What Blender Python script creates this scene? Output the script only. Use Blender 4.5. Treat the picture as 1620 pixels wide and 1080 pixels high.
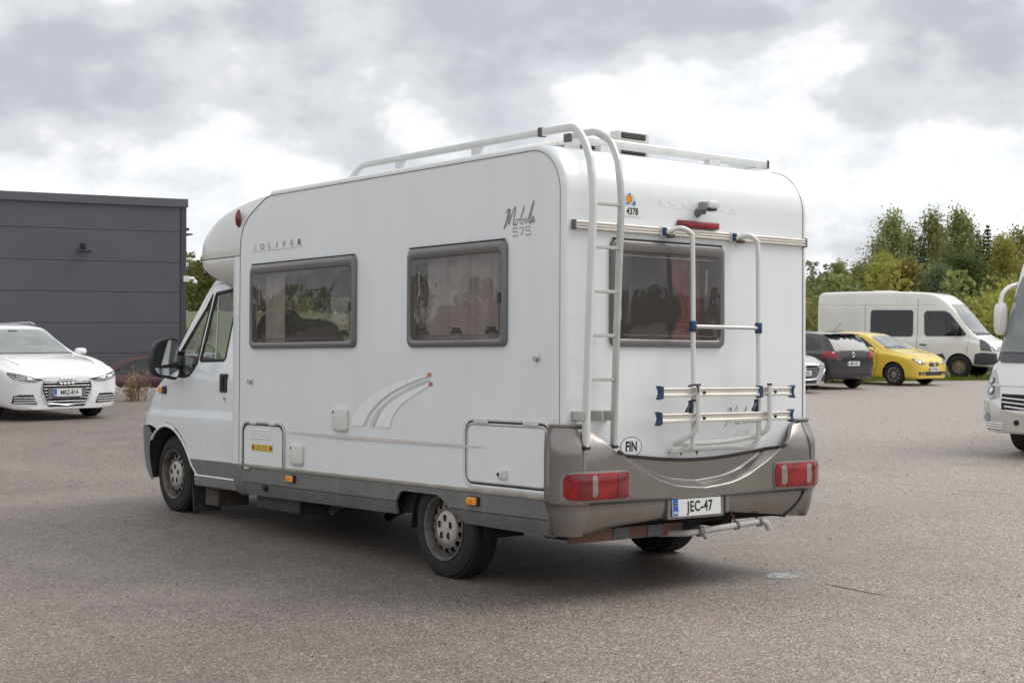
import bpy, bmesh, math, random
from math import sin, cos, pi, radians, sqrt, exp, atan2
from mathutils import Vector, Matrix, Euler
from mathutils.geometry import delaunay_2d_cdt
from mathutils.bvhtree import BVHTree

for o in list(bpy.data.objects):
    bpy.data.objects.remove(o)
sc = bpy.context.scene
COL = sc.collection

# ------------------------------------------------------------------ camera
# the lens was solved from the motorhome's window and skirt lines
CAM = Vector((-5.992, -7.007, 1.765))
RIGHT = Vector((0.78233, -0.62283, 0.00618))
UP = Vector((0.0047, 0.01583, 0.99986))
FWD = Vector((0.62284, 0.78220, -0.01531))
cd = bpy.data.cameras.new('camera')
cam = bpy.data.objects.new('camera', cd)
COL.objects.link(cam)
RIGHT = (RIGHT - FWD * RIGHT.dot(FWD)).normalized()
FWD.normalize()
UP = RIGHT.cross(FWD)
m = Matrix((RIGHT, UP, -FWD)).transposed().to_4x4()
m.translation = CAM
cam.matrix_world = m
cd.sensor_width = 36.0
cd.lens = 53.24
cd.clip_start = 0.1
cd.clip_end = 3000
cd.dof.use_dof = True
cd.dof.focus_distance = 10.6
cd.dof.aperture_fstop = 6.3
sc.camera = cam
sc.render.resolution_x = 1024
sc.render.resolution_y = 682

# ------------------------------------------------------------------ sky and sun
SUN_EL, SUN_AZ = radians(52), radians(118)       # azimuth from +Y towards +X
w = bpy.data.worlds.new('World')
sc.world = w
w.use_nodes = True
nt = w.node_tree
nt.nodes.clear()
def N(tree, typ, **kw):
    n = tree.nodes.new(typ)
    for k, v in kw.items():
        if k == 'inp':
            for a, b in v.items():
                n.inputs[a].default_value = b
        else:
            setattr(n, k, v)
    return n
def math_(tree, op, a, b=None, clamp=False):
    n = tree.nodes.new('ShaderNodeMath'); n.operation = op; n.use_clamp = clamp
    for i, v in enumerate((a, b)):
        if v is None: continue
        if hasattr(v, 'links'): tree.links.new(v, n.inputs[i])
        else: n.inputs[i].default_value = v
    return n.outputs[0]
def ramp(tree, fac, stops, interp='LINEAR'):
    n = tree.nodes.new('ShaderNodeValToRGB')
    n.color_ramp.interpolation = interp
    e = n.color_ramp.elements
    while len(e) < len(stops): e.new(0.5)
    for el, (p, c) in zip(e, stops):
        el.position = p
        el.color = (c, c, c, 1) if not hasattr(c, '__len__') else (*c, 1)
    if fac is not None: tree.links.new(fac, n.inputs[0])
    return n.outputs[0]
def mixc(tree, fac, a, b, blend='MIX'):
    n = tree.nodes.new('ShaderNodeMix'); n.data_type = 'RGBA'; n.blend_type = blend
    for sock, v in ((n.inputs[0], fac), (n.inputs[6], a), (n.inputs[7], b)):
        if hasattr(v, 'links'): tree.links.new(v, sock)
        elif hasattr(v, '__len__'): sock.default_value = (*v, 1)
        else: sock.default_value = v
    return n.outputs[2]
def dir_of(px, py):
    """unit direction through a point of the picture (used only to say where in the sky a cloud hangs)"""
    return (FWD + RIGHT * ((px - 810) / 2395.7) - UP * ((py - 540) / 2395.7)).normalized()
def build_sky():
    L = nt.links
    sky = N(nt, 'ShaderNodeTexSky', sky_type='NISHITA', sun_disc=False, sun_elevation=SUN_EL, sun_rotation=SUN_AZ,
            air_density=1.0, dust_density=1.5, ozone_density=1.0)
    tc = N(nt, 'ShaderNodeTexCoord')
    mp = N(nt, 'ShaderNodeMapping'); mp.inputs['Scale'].default_value = (1, 1, 1.6); mp.inputs['Location'].default_value = (0.37, 0.11, 0.62)
    L.new(tc.outputs['Generated'], mp.inputs[0])
    # large masses, and the billows inside them
    big = N(nt, 'ShaderNodeTexNoise', inp={'Scale': 6.0, 'Detail': 6.0, 'Roughness': 0.52, 'Distortion': 0.1})
    L.new(mp.outputs[0], big.inputs['Vector'])
    mp2 = N(nt, 'ShaderNodeMapping'); mp2.inputs['Scale'].default_value = (1, 1, 1.8); mp2.inputs['Location'].default_value = (3.1, 1.7, 0.2)
    L.new(tc.outputs['Generated'], mp2.inputs[0])
    fine = N(nt, 'ShaderNodeTexNoise', inp={'Scale': 15.0, 'Detail': 5.0, 'Roughness': 0.55, 'Distortion': 0.1})
    L.new(mp2.outputs[0], fine.inputs['Vector'])
    # rounded billows
    bn = N(nt, 'ShaderNodeTexNoise', inp={'Scale': 9.0, 'Detail': 4.0, 'Roughness': .5}); L.new(mp.outputs[0], bn.inputs['Vector'])
    bil = math_(nt, 'ABSOLUTE', math_(nt, 'SUBTRACT', bn.outputs['Fac'], .5))
    # grey undersides of the nearer clouds: where they hang
    field = None
    for (px, py, rad, squash, amt) in CLOUDS:
        d = dir_of(px, py)
        sub = N(nt, 'ShaderNodeVectorMath', operation='SUBTRACT'); L.new(tc.outputs['Generated'], sub.inputs[0]); sub.inputs[1].default_value = d
        mul = N(nt, 'ShaderNodeVectorMath', operation='MULTIPLY'); L.new(sub.outputs[0], mul.inputs[0]); mul.inputs[1].default_value = (1, 1, squash)
        ln = N(nt, 'ShaderNodeVectorMath', operation='LENGTH'); L.new(mul.outputs[0], ln.inputs[0])
        q = math_(nt, 'DIVIDE', ln.outputs['Value'], rad)
        q = math_(nt, 'POWER', q, 2.0)
        q = math_(nt, 'MULTIPLY', q, -1.0)
        q = math_(nt, 'EXPONENT', q)
        q = math_(nt, 'MULTIPLY', q, amt)
        field = q if field is None else math_(nt, 'ADD', field, q)
    s = math_(nt, 'ADD', math_(nt, 'MULTIPLY', big.outputs['Fac'], 1.6), math_(nt, 'MULTIPLY', fine.outputs['Fac'], 0.75))
    s = math_(nt, 'ADD', s, math_(nt, 'MULTIPLY', math_(nt, 'SUBTRACT', bil, .10), -1.1))
    s = math_(nt, 'ADD', s, field)
    dark = ramp(nt, math_(nt, 'SUBTRACT', s, 0.70), [(0.30, 0.0), (0.46, 0.30), (0.66, 0.68), (1.0, 1.0)], 'EASE')
    white = mixc(nt, ramp(nt, fine.outputs['Fac'], [(.34, 0.0), (.62, 1.0)]), (8.9, 8.9, 8.85), (7.3, 7.5, 7.75))
    cloud = mixc(nt, dark, white, (4.0, 4.17, 4.5))
    # thin places where the blue shows
    gapn = N(nt, 'ShaderNodeTexNoise', inp={'Scale': 5.2, 'Detail': 6.0, 'Roughness': 0.55})
    mp3 = N(nt, 'ShaderNodeMapping'); mp3.inputs['Scale'].default_value = (1, 1, 2.6); mp3.inputs['Location'].default_value = (1.3, 4.4, 0.7)
    L.new(tc.outputs['Generated'], mp3.inputs[0]); L.new(mp3.outputs[0], gapn.inputs['Vector'])
    gap = ramp(nt, gapn.outputs['Fac'], [(0.54, 0.0), (0.70, 0.55)])
    blue = mixc(nt, 0.62, sky.outputs[0], (8.2, 8.9, 9.8))
    col = mixc(nt, gap, cloud, blue)
    bg = N(nt, 'ShaderNodeBackground'); bg.inputs['Strength'].default_value = 0.1
    L.new(col, bg.inputs['Color'])
    out = N(nt, 'ShaderNodeOutputWorld'); L.new(bg.outputs[0], out.inputs[0])
CLOUDS = [(420, 110, .12, 1.5, .38), (780, 110, .08, 1.1, .52), (30, 130, .07, 1.4, .42), (1090, 0, .07, 2.6, .54), (1540, 120, .055, 1.3, .52), (1420, 10, .09, 2.6, .42),
          (1330, 375, .04, 2.5, .16), (1130, 170, .085, 1.3, -.30), (200, 300, .14, 2.4, -.30), (1450, 290, .07, 2.0, -.28), (560, 60, .05, 1.3, -.14)]
build_sky()
sl = bpy.data.lights.new('sun', 'SUN')
sl.energy = 1.5
sl.angle = radians(36)
sl.color = (1.0, 0.965, 0.91)
sun = bpy.data.objects.new('sun', sl)
COL.objects.link(sun)
sdir = Vector((sin(SUN_AZ) * cos(SUN_EL), cos(SUN_AZ) * cos(SUN_EL), sin(SUN_EL)))
sun.rotation_euler = sdir.to_track_quat('Z', 'Y').to_euler()
sun.location = (20, -10, 30)
vs = sc.view_settings
vs.view_transform = 'Standard'
vs.look = 'None'
vs.exposure = 0.48
vs.gamma = 1.0
vs.use_curve_mapping = False

# ------------------------------------------------------------------ materials
MATS = {}
def mat(name, col, rough=0.5, metal=0.0, coat=0.0, var=None, bump=None, streak=None, spec=0.5, emit=None, sss=0):
    """procedural principled material. var=(scale, amount, detail): blotches of tone; streak=(scale, amount, colour): run-down dirt; bump=(scale, strength)"""
    if name in MATS: return MATS[name]
    mt = bpy.data.materials.new(name); mt.use_nodes = True
    t = mt.node_tree; b = t.nodes['Principled BSDF']
    b.inputs['Roughness'].default_value = rough
    b.inputs['Metallic'].default_value = metal
    b.inputs['Coat Weight'].default_value = coat
    b.inputs['Coat Roughness'].default_value = 0.06
    b.inputs['Specular IOR Level'].default_value = spec
    b.inputs['Base Color'].default_value = (*col, 1)
    tc = N(t, 'ShaderNodeTexCoord')
    c = None
    if var:
        n = N(t, 'ShaderNodeTexNoise', inp={'Scale': var[0], 'Detail': var[2] if len(var) > 2 else 4.0, 'Roughness': 0.6})
        t.links.new(tc.outputs['Object'], n.inputs['Vector'])
        f = ramp(t, n.outputs['Fac'], [(0.3, 0.0), (0.7, 1.0)])
        lo = tuple(x * (1 - var[1]) for x in col); hi = tuple(min(1, x * (1 + var[1] * .5)) for x in col)
        c = mixc(t, f, lo, hi)
        r = N(t, 'ShaderNodeMapRange'); r.inputs[3].default_value = max(0.02, rough - .06); r.inputs[4].default_value = min(1, rough + .1)
        t.links.new(n.outputs['Fac'], r.inputs[0]); t.links.new(r.outputs[0], b.inputs['Roughness'])
    if streak:
        mp = N(t, 'ShaderNodeMapping'); mp.inputs['Scale'].default_value = (1, 1, 0.07)
        t.links.new(tc.outputs['Object'], mp.inputs[0])
        n2 = N(t, 'ShaderNodeTexNoise', inp={'Scale': streak[0], 'Detail': 5.0, 'Roughness': 0.65})
        t.links.new(mp.outputs[0], n2.inputs['Vector'])
        f2 = math_(t, 'MULTIPLY', ramp(t, n2.outputs['Fac'], [(0.5, 0.0), (0.75, 1.0)]), streak[1])
        c = mixc(t, f2, c if c is not None else col, streak[2])
    if c is not None: t.links.new(c, b.inputs['Base Color'])
    if bump:
        n3 = N(t, 'ShaderNodeTexNoise', inp={'Scale': bump[0], 'Detail': 4.0, 'Roughness': 0.6})
        t.links.new(tc.outputs['Object'], n3.inputs['Vector'])
        bp = N(t, 'ShaderNodeBump', inp={'Strength': bump[1], 'Distance': bump[2] if len(bump) > 2 else 0.004})
        t.links.new(n3.outputs['Fac'], bp.inputs['Height']); t.links.new(bp.outputs[0], b.inputs['Normal'])
    if emit:
        b.inputs['Emission Color'].default_value = (*emit[0], 1); b.inputs['Emission Strength'].default_value = emit[1]
    MATS[name] = mt
    return mt
def glass(name, tint, refl_rough=0.03, ior=1.45, haze=0.0, hazecol=(.5, .5, .5), wavy=0):
    """thin sheet: tinted see-through layer under a Fresnel reflection, with an optional dusty film"""
    if name in MATS: return MATS[name]
    mt = bpy.data.materials.new(name); mt.use_nodes = True
    t = mt.node_tree; t.nodes.clear()
    tr = N(t, 'ShaderNodeBsdfTransparent'); tr.inputs[0].default_value = (*tint, 1)
    gl = N(t, 'ShaderNodeBsdfGlossy'); gl.inputs['Roughness'].default_value = refl_rough
    fr = N(t, 'ShaderNodeFresnel')                     # the same reflection from either side of the sheet
    geo = N(t, 'ShaderNodeNewGeometry'); mr = N(t, 'ShaderNodeMapRange'); mr.inputs[3].default_value = ior; mr.inputs[4].default_value = 1 / ior
    t.links.new(geo.outputs['Backfacing'], mr.inputs[0]); t.links.new(mr.outputs[0], fr.inputs[0])
    if wavy:
        tc = N(t, 'ShaderNodeTexCoord')
        n3 = N(t, 'ShaderNodeTexNoise', inp={'Scale': 2.6, 'Detail': 1.5})
        t.links.new(tc.outputs['Object'], n3.inputs['Vector'])
        bp = N(t, 'ShaderNodeBump', inp={'Strength': wavy, 'Distance': 0.05})
        t.links.new(n3.outputs['Fac'], bp.inputs['Height']); t.links.new(bp.outputs[0], gl.inputs['Normal'])
    last = tr.outputs[0]
    if haze:
        df = N(t, 'ShaderNodeBsdfDiffuse'); df.inputs[0].default_value = (*hazecol, 1)
        mx0 = N(t, 'ShaderNodeMixShader'); mx0.inputs[0].default_value = haze
        t.links.new(last, mx0.inputs[1]); t.links.new(df.outputs[0], mx0.inputs[2]); last = mx0.outputs[0]
    mx = N(t, 'ShaderNodeMixShader')
    t.links.new(fr.outputs[0], mx.inputs[0]); t.links.new(last, mx.inputs[1]); t.links.new(gl.outputs[0], mx.inputs[2])
    out = N(t, 'ShaderNodeOutputMaterial'); t.links.new(mx.outputs[0], out.inputs[0])
    MATS[name] = mt
    return mt

# ------------------------------------------------------------------ mesh helpers
def tag(o, label=None, cat=None, group=None, kind=None):
    if label: o['label'] = label
    if cat: o['category'] = cat
    if group: o['group'] = group
    if kind: o['kind'] = kind
    return o
def empty(name, loc=(0, 0, 0), rz=0.0, label=None, cat=None, group=None):
    o = bpy.data.objects.new(name, None); COL.objects.link(o)
    o.empty_display_size = 0.2
    o.location = loc; o.rotation_euler = (0, 0, rz)
    return tag(o, label, cat, group)
def link(name, me, mats, parent=None, smooth=True, angle=38):
    if not isinstance(mats, (list, tuple)): mats = [mats]
    for x in mats: me.materials.append(x)
    if smooth:
        me.shade_smooth()
        me.set_sharp_from_angle(angle=radians(angle))
    o = bpy.data.objects.new(name, me); COL.objects.link(o)
    if parent is not None: o.parent = parent
    return o
class B:
    """collects shapes into one mesh"""
    def __init__(s): s.v = []; s.f = []; s.m = []; s.flatbox = False
    def add(s, vs, fs, mi=0):
        k = len(s.v); s.v += [tuple(x) for x in vs]
        for f in fs: s.f.append(tuple(i + k for i in f)); s.m.append(mi)
        return s
    def box(s, lo, hi, bev=0.0, mi=0, seg=2, M=None):
        bm = bmesh.new(); bmesh.ops.create_cube(bm, size=1)
        lo = Vector(lo); hi = Vector(hi); c = (lo + hi) / 2; d = hi - lo
        for v in bm.verts: v.co = Vector((v.co.x * d.x, v.co.y * d.y, v.co.z * d.z)) + c
        if bev > 0: s.flatbox = True; bmesh.ops.bevel(bm, geom=bm.edges[:], offset=min(bev, min(abs(d.x), abs(d.y), abs(d.z)) * .49), segments=seg, profile=0.5, affect='EDGES')
        return s.bm(bm, mi, M)
    def bm(s, bm, mi=0, M=None):
        bm.verts.index_update()
        s.add([(M @ v.co if M else v.co) for v in bm.verts], [[v.index for v in f.verts] for f in bm.faces], mi)
        bm.free(); return s
    def tube(s, path, r, seg=10, caps=True, mi=0, closed=False, flat=None, up=None):
        """round (or with flat=(a,b) rounded-rectangular) tube along a path; r may be a list"""
        P = [Vector(p) for p in path]; n = len(P)
        T = []
        for i in range(n):
            a = P[(i - 1) % n] if (closed or i > 0) else P[i]; b = P[(i + 1) % n] if (closed or i < n - 1) else P[i]
            T.append((b - a).normalized())
        u = Vector(up) if up else (Vector((0, 0, 1)) if abs(T[0].z) < .9 else Vector((1, 0, 0)))
        rings = []
        for i in range(n):
            u = (u - T[i] * u.dot(T[i])).normalized(); w_ = T[i].cross(u)
            rr = r[i] if hasattr(r, '__len__') else r
            ring = []
            for k in range(seg):
                a = 2 * pi * (k + .5) / seg
                if flat:
                    e = 0.45
                    ca, sa = cos(a), sin(a)
                    x = flat[0] * math.copysign(abs(ca) ** e, ca); y = flat[1] * math.copysign(abs(sa) ** e, sa)
                else: x, y = rr * cos(a), rr * sin(a)
                ring.append(P[i] + u * x + w_ * y)
            rings.append(ring)
        return s.loft(rings, True, caps and not closed, mi, closed)
    def loft(s, rings, ring_closed=True, caps=False, mi=0, closed=False):
        k = len(rings[0]); vs = [p for r in rings for p in r]; fs = []
        n = len(rings)
        for i in range(n if closed else n - 1):
            a = i * k; b = ((i + 1) % n) * k
            for j in range(k if ring_closed else k - 1):
                j2 = (j + 1) % k
                fs.append((a + j, a + j2, b + j2, b + j))
        if caps: fs.append(tuple(range(k - 1, -1, -1))); fs.append(tuple((n - 1) * k + j for j in range(k)))
        return s.add(vs, fs, mi)
    def lathe(s, prof, c, axis='x', seg=32, mi=0, caps=False, sgn=1):
        """prof = [(radius, offset along axis)]"""
        rings = []
        for (r, h) in prof:
            ring = []
            for k in range(seg):
                a = 2 * pi * k / seg
                if axis == 'x': p = (c[0] + h * sgn, c[1] + r * cos(a), c[2] + r * sin(a) * sgn)
                elif axis == 'y': p = (c[0] + r * cos(a) * sgn, c[1] + h, c[2] + r * sin(a))
                else: p = (c[0] + r * cos(a), c[1] + r * sin(a), c[2] + h)
                ring.append(p)
            rings.append(ring)
        return s.loft(rings, True, caps, mi)
    def sphere(s, c, r, mi=0, u=14, v=9, sc_=(1, 1, 1)):
        bm = bmesh.new(); bmesh.ops.create_uvsphere(bm, u_segments=u, v_segments=v, radius=r)
        for q in bm.verts: q.co = Vector((q.co.x * sc_[0], q.co.y * sc_[1], q.co.z * sc_[2])) + Vector(c)
        return s.bm(bm, mi)
    def build(s, name, mats, parent=None, smooth=True, angle=38, fix=True):
        me = bpy.data.meshes.new(name); me.from_pydata(s.v, [], s.f)
        if not isinstance(mats, (list, tuple)): mats = [mats]
        me.polygons.foreach_set('material_index', s.m)
        if fix:
            bm = bmesh.new(); bm.from_mesh(me); bmesh.ops.recalc_face_normals(bm, faces=bm.faces); bm.to_mesh(me); bm.free()
        me.update()
        o = link(name, me, mats, parent, smooth, angle)
        if s.flatbox and smooth:
            md = o.modifiers.new('weighted', 'WEIGHTED_NORMAL'); md.keep_sharp = True; md.weight = 100
        return o
def inpoly(p, poly):
    x, y = p; c = False; j = len(poly) - 1
    for i in range(len(poly)):
        xi, yi = poly[i]; xj, yj = poly[j]
        if (yi > y) != (yj > y) and x < (xj - xi) * (y - yi) / (yj - yi) + xi: c = not c
        j = i
    return c
def tri2d(outer, holes=(), step=None):
    """triangulate a polygon with holes; step adds inner grid points so that the sheet can be curved"""
    pts = []; edges = []
    for loop in [outer] + list(holes):
        k = len(pts); n = len(loop)
        for i, p in enumerate(loop):
            q = loop[(i + 1) % n]
            pts.append(Vector(p[:2]))
            edges.append((p, q))
    if step:
        # split long edges
        newp = []
        loops = []
        for loop in [outer] + list(holes):
            lp = []
            for i, p in enumerate(loop):
                q = loop[(i + 1) % len(loop)]
                d = sqrt((q[0] - p[0]) ** 2 + (q[1] - p[1]) ** 2); n = max(1, int(d / step + .5))
                for k in range(n): lp.append((p[0] + (q[0] - p[0]) * k / n, p[1] + (q[1] - p[1]) * k / n))
            loops.append(lp)
        outer, holes = loops[0], loops[1:]
    pts = []; edges = []
    for loop in [outer] + list(holes):
        k = len(pts); n = len(loop)
        pts += [Vector(p[:2]) for p in loop]
        edges += [(k + i, k + (i + 1) % n) for i in range(n)]
    if step:
        xs = [p[0] for p in outer]; ys = [p[1] for p in outer]
        x = min(xs) + step * .5; row = 0
        while x < max(xs):
            y = min(ys) + step * (.5 if row % 2 else .25)
            while y < max(ys):
                q = (x, y)
                if inpoly(q, outer) and not any(inpoly(q, h) for h in holes):
                    if min((pp[0] - x) ** 2 + (pp[1] - y) ** 2 for pp in pts) > (step * .45) ** 2: pts.append(Vector(q))
                y += step
            x += step; row += 1
    v, e, f, _, _, _ = delaunay_2d_cdt(pts, edges, [], 0, 1e-6)
    tris = []
    for t in f:
        c = (sum(v[i].x for i in t) / len(t), sum(v[i].y for i in t) / len(t))
        if inpoly(c, outer) and not any(inpoly(c, h) for h in holes): tris.append(tuple(t))
    return [tuple(p) for p in v], tris
def patch(name, outer, fn, mats, parent, holes=(), step=None, thick=0.0, nrm=None, angle=30, smooth=True, mi=0):
    """a sheet cut to a 2-D outline and laid on the surface fn(u, v); thick gives it a turned-in edge along -nrm(u,v)"""
    v, f = tri2d(outer, holes, step)
    P = [Vector(fn(*p)) for p in v]
    if thick:
        eps = 0.004
        nn = []
        for (a, b_) in v:
            if nrm is not None: nn.append(Vector(nrm))
            else:
                du = Vector(fn(a + eps, b_)) - Vector(fn(a - eps, b_)); dv = Vector(fn(a, b_ + eps)) - Vector(fn(a, b_ - eps))
                nn.append(du.cross(dv).normalized())
        k = len(P); P2 = [p - q * thick for p, q in zip(P, nn)]
        cnt = {}
        for t in f:
            for i in range(3):
                e = (t[i], t[(i + 1) % 3]); cnt[tuple(sorted(e))] = cnt.get(tuple(sorted(e)), 0) + 1
        faces = list(f) + [tuple(reversed([i + k for i in t])) for t in f]
        for t in f:
            for i in range(3):
                e = (t[i], t[(i + 1) % 3])
                if cnt[tuple(sorted(e))] == 1: faces.append((e[1], e[0], e[0] + k, e[1] + k))
        P = P + P2; f = faces
    me = bpy.data.meshes.new(name); me.from_pydata([tuple(p) for p in P], [], f)
    if thick:
        bm = bmesh.new(); bm.from_mesh(me); bmesh.ops.recalc_face_normals(bm, faces=bm.faces); bm.to_mesh(me); bm.free()
    if mi:
        for p in me.polygons: p.material_index = mi
    me.update()
    return link(name, me, mats, parent, smooth, angle)
def rrect(x0, x1, y0, y1, r, n=6):
    """rounded rectangle, counter-clockwise; r may be one radius or four (bl, br, tr, tl)"""
    R_ = r if hasattr(r, '__len__') else (r,) * 4
    out = []
    for (cx, cy, a0, q) in ((x0, y0, pi, R_[0]), (x1, y0, 1.5 * pi, R_[1]), (x1, y1, 0, R_[2]), (x0, y1, .5 * pi, R_[3])):
        ox = cx + (q if cx == x0 else -q); oy = cy + (q if cy == y0 else -q)
        for k in range(n + 1):
            a = a0 + .5 * pi * k / n
            out.append((ox + q * cos(a), oy + q * sin(a)))
    return out
def ellipse(cx, cy, rx, ry, n=28): return [(cx + rx * cos(2 * pi * k / n), cy + ry * sin(2 * pi * k / n)) for k in range(n)]
def lerp(a, b, t): return a + (b - a) * t
def sstep(a, b, x):
    t = min(1, max(0, (x - a) / (b - a))); return t * t * (3 - 2 * t)
def tab(tb, x):
    """smooth (monotone cubic) look-up in [(x, y), ...]"""
    if x <= tb[0][0]: return tb[0][1]
    if x >= tb[-1][0]: return tb[-1][1]
    n = len(tb)
    d = [(tb[i + 1][1] - tb[i][1]) / (tb[i + 1][0] - tb[i][0]) for i in range(n - 1)]
    def sl_(i):
        if i == 0: return d[0]
        if i == n - 1: return d[-1]
        if d[i - 1] * d[i] <= 0: return 0.0
        return 2 * d[i - 1] * d[i] / (d[i - 1] + d[i])
    for i in range(n - 1):
        if x <= tb[i + 1][0]:
            h = tb[i + 1][0] - tb[i][0]; t = (x - tb[i][0]) / h; m0, m1 = sl_(i) * h, sl_(i + 1) * h
            return (2 * t ** 3 - 3 * t * t + 1) * tb[i][1] + (t ** 3 - 2 * t * t + t) * m0 + (-2 * t ** 3 + 3 * t * t) * tb[i + 1][1] + (t ** 3 - t * t) * m1
def lin(tb, x):
    if x <= tb[0][0]: return tb[0][1]
    for (a, p), (b, q) in zip(tb, tb[1:]):
        if x <= b: return p + (q - p) * (x - a) / (b - a)
    return tb[-1][1]
def fillet(path, r, n=6):
    P = [Vector(p) for p in path]; out = [P[0]]
    for i in range(1, len(P) - 1):
        a = (P[i - 1] - P[i]); b = (P[i + 1] - P[i]); q = min(r, a.length * .48, b.length * .48)
        A = P[i] + a.normalized() * q; C = P[i] + b.normalized() * q
        for k in range(n + 1):
            t = k / n; out.append((1 - t) ** 2 * A + 2 * t * (1 - t) * P[i] + t * t * C)
    out.append(P[-1]); return out
def crv(pts, n=8, closed=False):
    """Catmull-Rom through points (any dimension)"""
    P = [tuple(p) for p in pts]; out = []; m_ = len(P)
    for i in range(m_ if closed else m_ - 1):
        g = lambda k: P[k % m_] if closed else P[min(max(k, 0), m_ - 1)]
        p0, p1, p2, p3 = g(i - 1), g(i), g(i + 1), g(i + 2)
        for k in range(n):
            t = k / n
            out.append(tuple(.5 * (2 * b + (c - a) * t + (2 * a - 5 * b + 4 * c - d) * t * t + (3 * b - a - 3 * c + d) * t ** 3) for a, b, c, d in zip(p0, p1, p2, p3)))
    if not closed: out.append(P[-1])
    return out
def text(name, s, size, M, mt, parent, sx=1.0, shear=0.0, space=1.0, depth=0.0, bold=0.0, align='CENTER'):
    c = bpy.data.curves.new('t', 'FONT'); c.body = s; c.size = size; c.shear = shear; c.space_character = space
    c.align_x = align; c.align_y = 'CENTER'; c.extrude = depth; c.offset = bold; c.resolution_u = 3
    o = bpy.data.objects.new('t', c); COL.objects.link(o)
    bpy.context.view_layer.update()
    me = bpy.data.meshes.new_from_object(o.evaluated_get(bpy.context.evaluated_depsgraph_get()))
    bpy.data.objects.remove(o); bpy.data.curves.remove(c)
    me.transform(M @ Matrix.Diagonal((sx, 1, 1, 1)))
    me.materials.clear()
    me.name = name
    return link(name, me, mt, parent, smooth=False)
def frame_m(o, ex, ey):
    """matrix whose local x, y run along ex, ey at o"""
    ex = Vector(ex).normalized(); ey = Vector(ey).normalized(); ez = ex.cross(ey)
    M_ = Matrix((ex, ey, ez)).transposed().to_4x4(); M_.translation = Vector(o); return M_
def ribbon(name, strokes, wdt, M, mt, parent):
    """flat pen strokes (2-D polylines) laid on the plane of M"""
    b = B()
    for st in strokes:
        P = [Vector((p[0], p[1], 0)) for p in st]; L_ = []; n = len(P)
        for i in range(n):
            t = (P[min(i + 1, n - 1)] - P[max(i - 1, 0)]).normalized(); q = Vector((-t.y, t.x, 0)) * wdt * .5
            L_.append([M @ (P[i] + q), M @ (P[i] - q)])
        b.loft(L_, False)
    return b.build(name, mt, parent, smooth=False, fix=False)
def copy_tree(o, parent=None):
    c = o.copy(); COL.objects.link(c)
    if parent is not None: c.parent = parent
    for ch in [x for x in bpy.data.objects if x.parent == o]: copy_tree(ch, c)
    return c
# ------------------------------------------------------------------ shared materials
WHITE = mat('white_gelcoat', (.79, .815, .825), .33, 0, .25, var=(1.6, .03), streak=(5, .13, (.58, .58, .55)), bump=(2.2, .05, .02))
WHITE2 = mat('white_moulding', (.80, .815, .815), .3, 0, .3, var=(2.0, .04), streak=(9, .12, (.56, .55, .51)))
CREAM = mat('cream_fibreglass', (.72, .725, .69), .3, 0, .35, var=(1.4, .05), streak=(8, .22, (.5, .49, .44)))
CABW = mat('white_cab_paint', (.79, .815, .83), .25, 0, .6, var=(2.0, .03), streak=(10, .12, (.55, .54, .5)))
SKIRT = mat('grey_skirt_paint', (.15, .156, .153), .38, .0, .3, var=(2.2, .14), streak=(6, .45, (.29, .265, .225)))
BUMP = mat('pewter_bumper_paint', (.255, .236, .222), .3, .8, .4, var=(3.0, .08))
FRAME = mat('taupe_window_frame', (.165, .158, .155), .3, .2, .35, var=(5, .1))
BLACKP = mat('black_plastic', (.022, .022, .024), .5, var=(9, .25))
RUBBER = mat('black_rubber', (.03, .028, .027), .7, var=(12, .3))
TYRE = mat('tyre_rubber', (.022, .0205, .0195), .85, var=(14, .35), bump=(60, .25, .003), streak=None)
STEEL = mat('dusty_steel_wheel', (.17, .155, .14), .5, .35, var=(14, .5))
HUBCAP = mat('pale_hub_cap', (.5, .47, .43), .5, .15, var=(16, .2))
DARKH = mat('dark_recess', (.012, .012, .013), .8, var=(6, .3))
UNDER = mat('underbody_black', (.016, .015, .014), .85, var=(5, .4))
ALUW = mat('white_painted_tube', (.70, .715, .70), .34, .1, .2, var=(6, .07), streak=(12, .25, (.5, .49, .45)))
ALUG = mat('grey_anodised_tube', (.56, .56, .535), .36, .55, var=(6, .12))
ALUC = mat('cream_aluminium_rail', (.70, .665, .61), .36, .45, var=(5, .08))
CHROME = mat('dull_chrome', (.62, .62, .61), .22, .9, var=(12, .1))
BLUEP = mat('blue_plastic_clamp', (.02, .055, .15), .42, var=(20, .2))
REDL = mat('red_lamp_lens', (.30, .002, .006), .16, 0, .35, var=(9, .55), bump=(140, .3, .003))
REDD = mat('dark_red_lens', (.17, .004, .008), .16, 0, .7, var=(30, .3))
GREYL = mat('smoked_grey_lens', (.25, .235, .21), .2, 0, .6, var=(30, .2))
ORANGE = mat('orange_lens', (.95, .33, .015), .28, 0, .5, var=(30, .2))
PLATEW = mat('plate_white', (.72, .72, .70), .35, var=(30, .06))
PLATEB = mat('plate_blue', (.012, .11, .45), .35, var=(30, .06))
INK = mat('black_ink', (.014, .014, .015), .5, var=(40, .1))
GREYINK = mat('grey_vinyl', (.13, .13, .13), .5, var=(40, .15))
PALEINK = mat('faded_pale_vinyl', (.62, .63, .63), .5, var=(20, .1))
TANINK = mat('faded_orange_vinyl', (.60, .44, .25), .5, var=(30, .25))
WHITEV = mat('white_vinyl', (.88, .885, .88), .4, var=(10, .04))
PINKV = mat('faded_pink_vinyl', (.66, .60, .57), .5, var=(6, .08))
ACRYL = glass('tinted_acrylic', (.68, .63, .615), .02, 1.58, .13, (.40, .375, .365), wavy=.2)
CLEAR = glass('clear_car_glass', (.70, .76, .72), .01, 1.5, .03, (.5, .5, .48))
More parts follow.
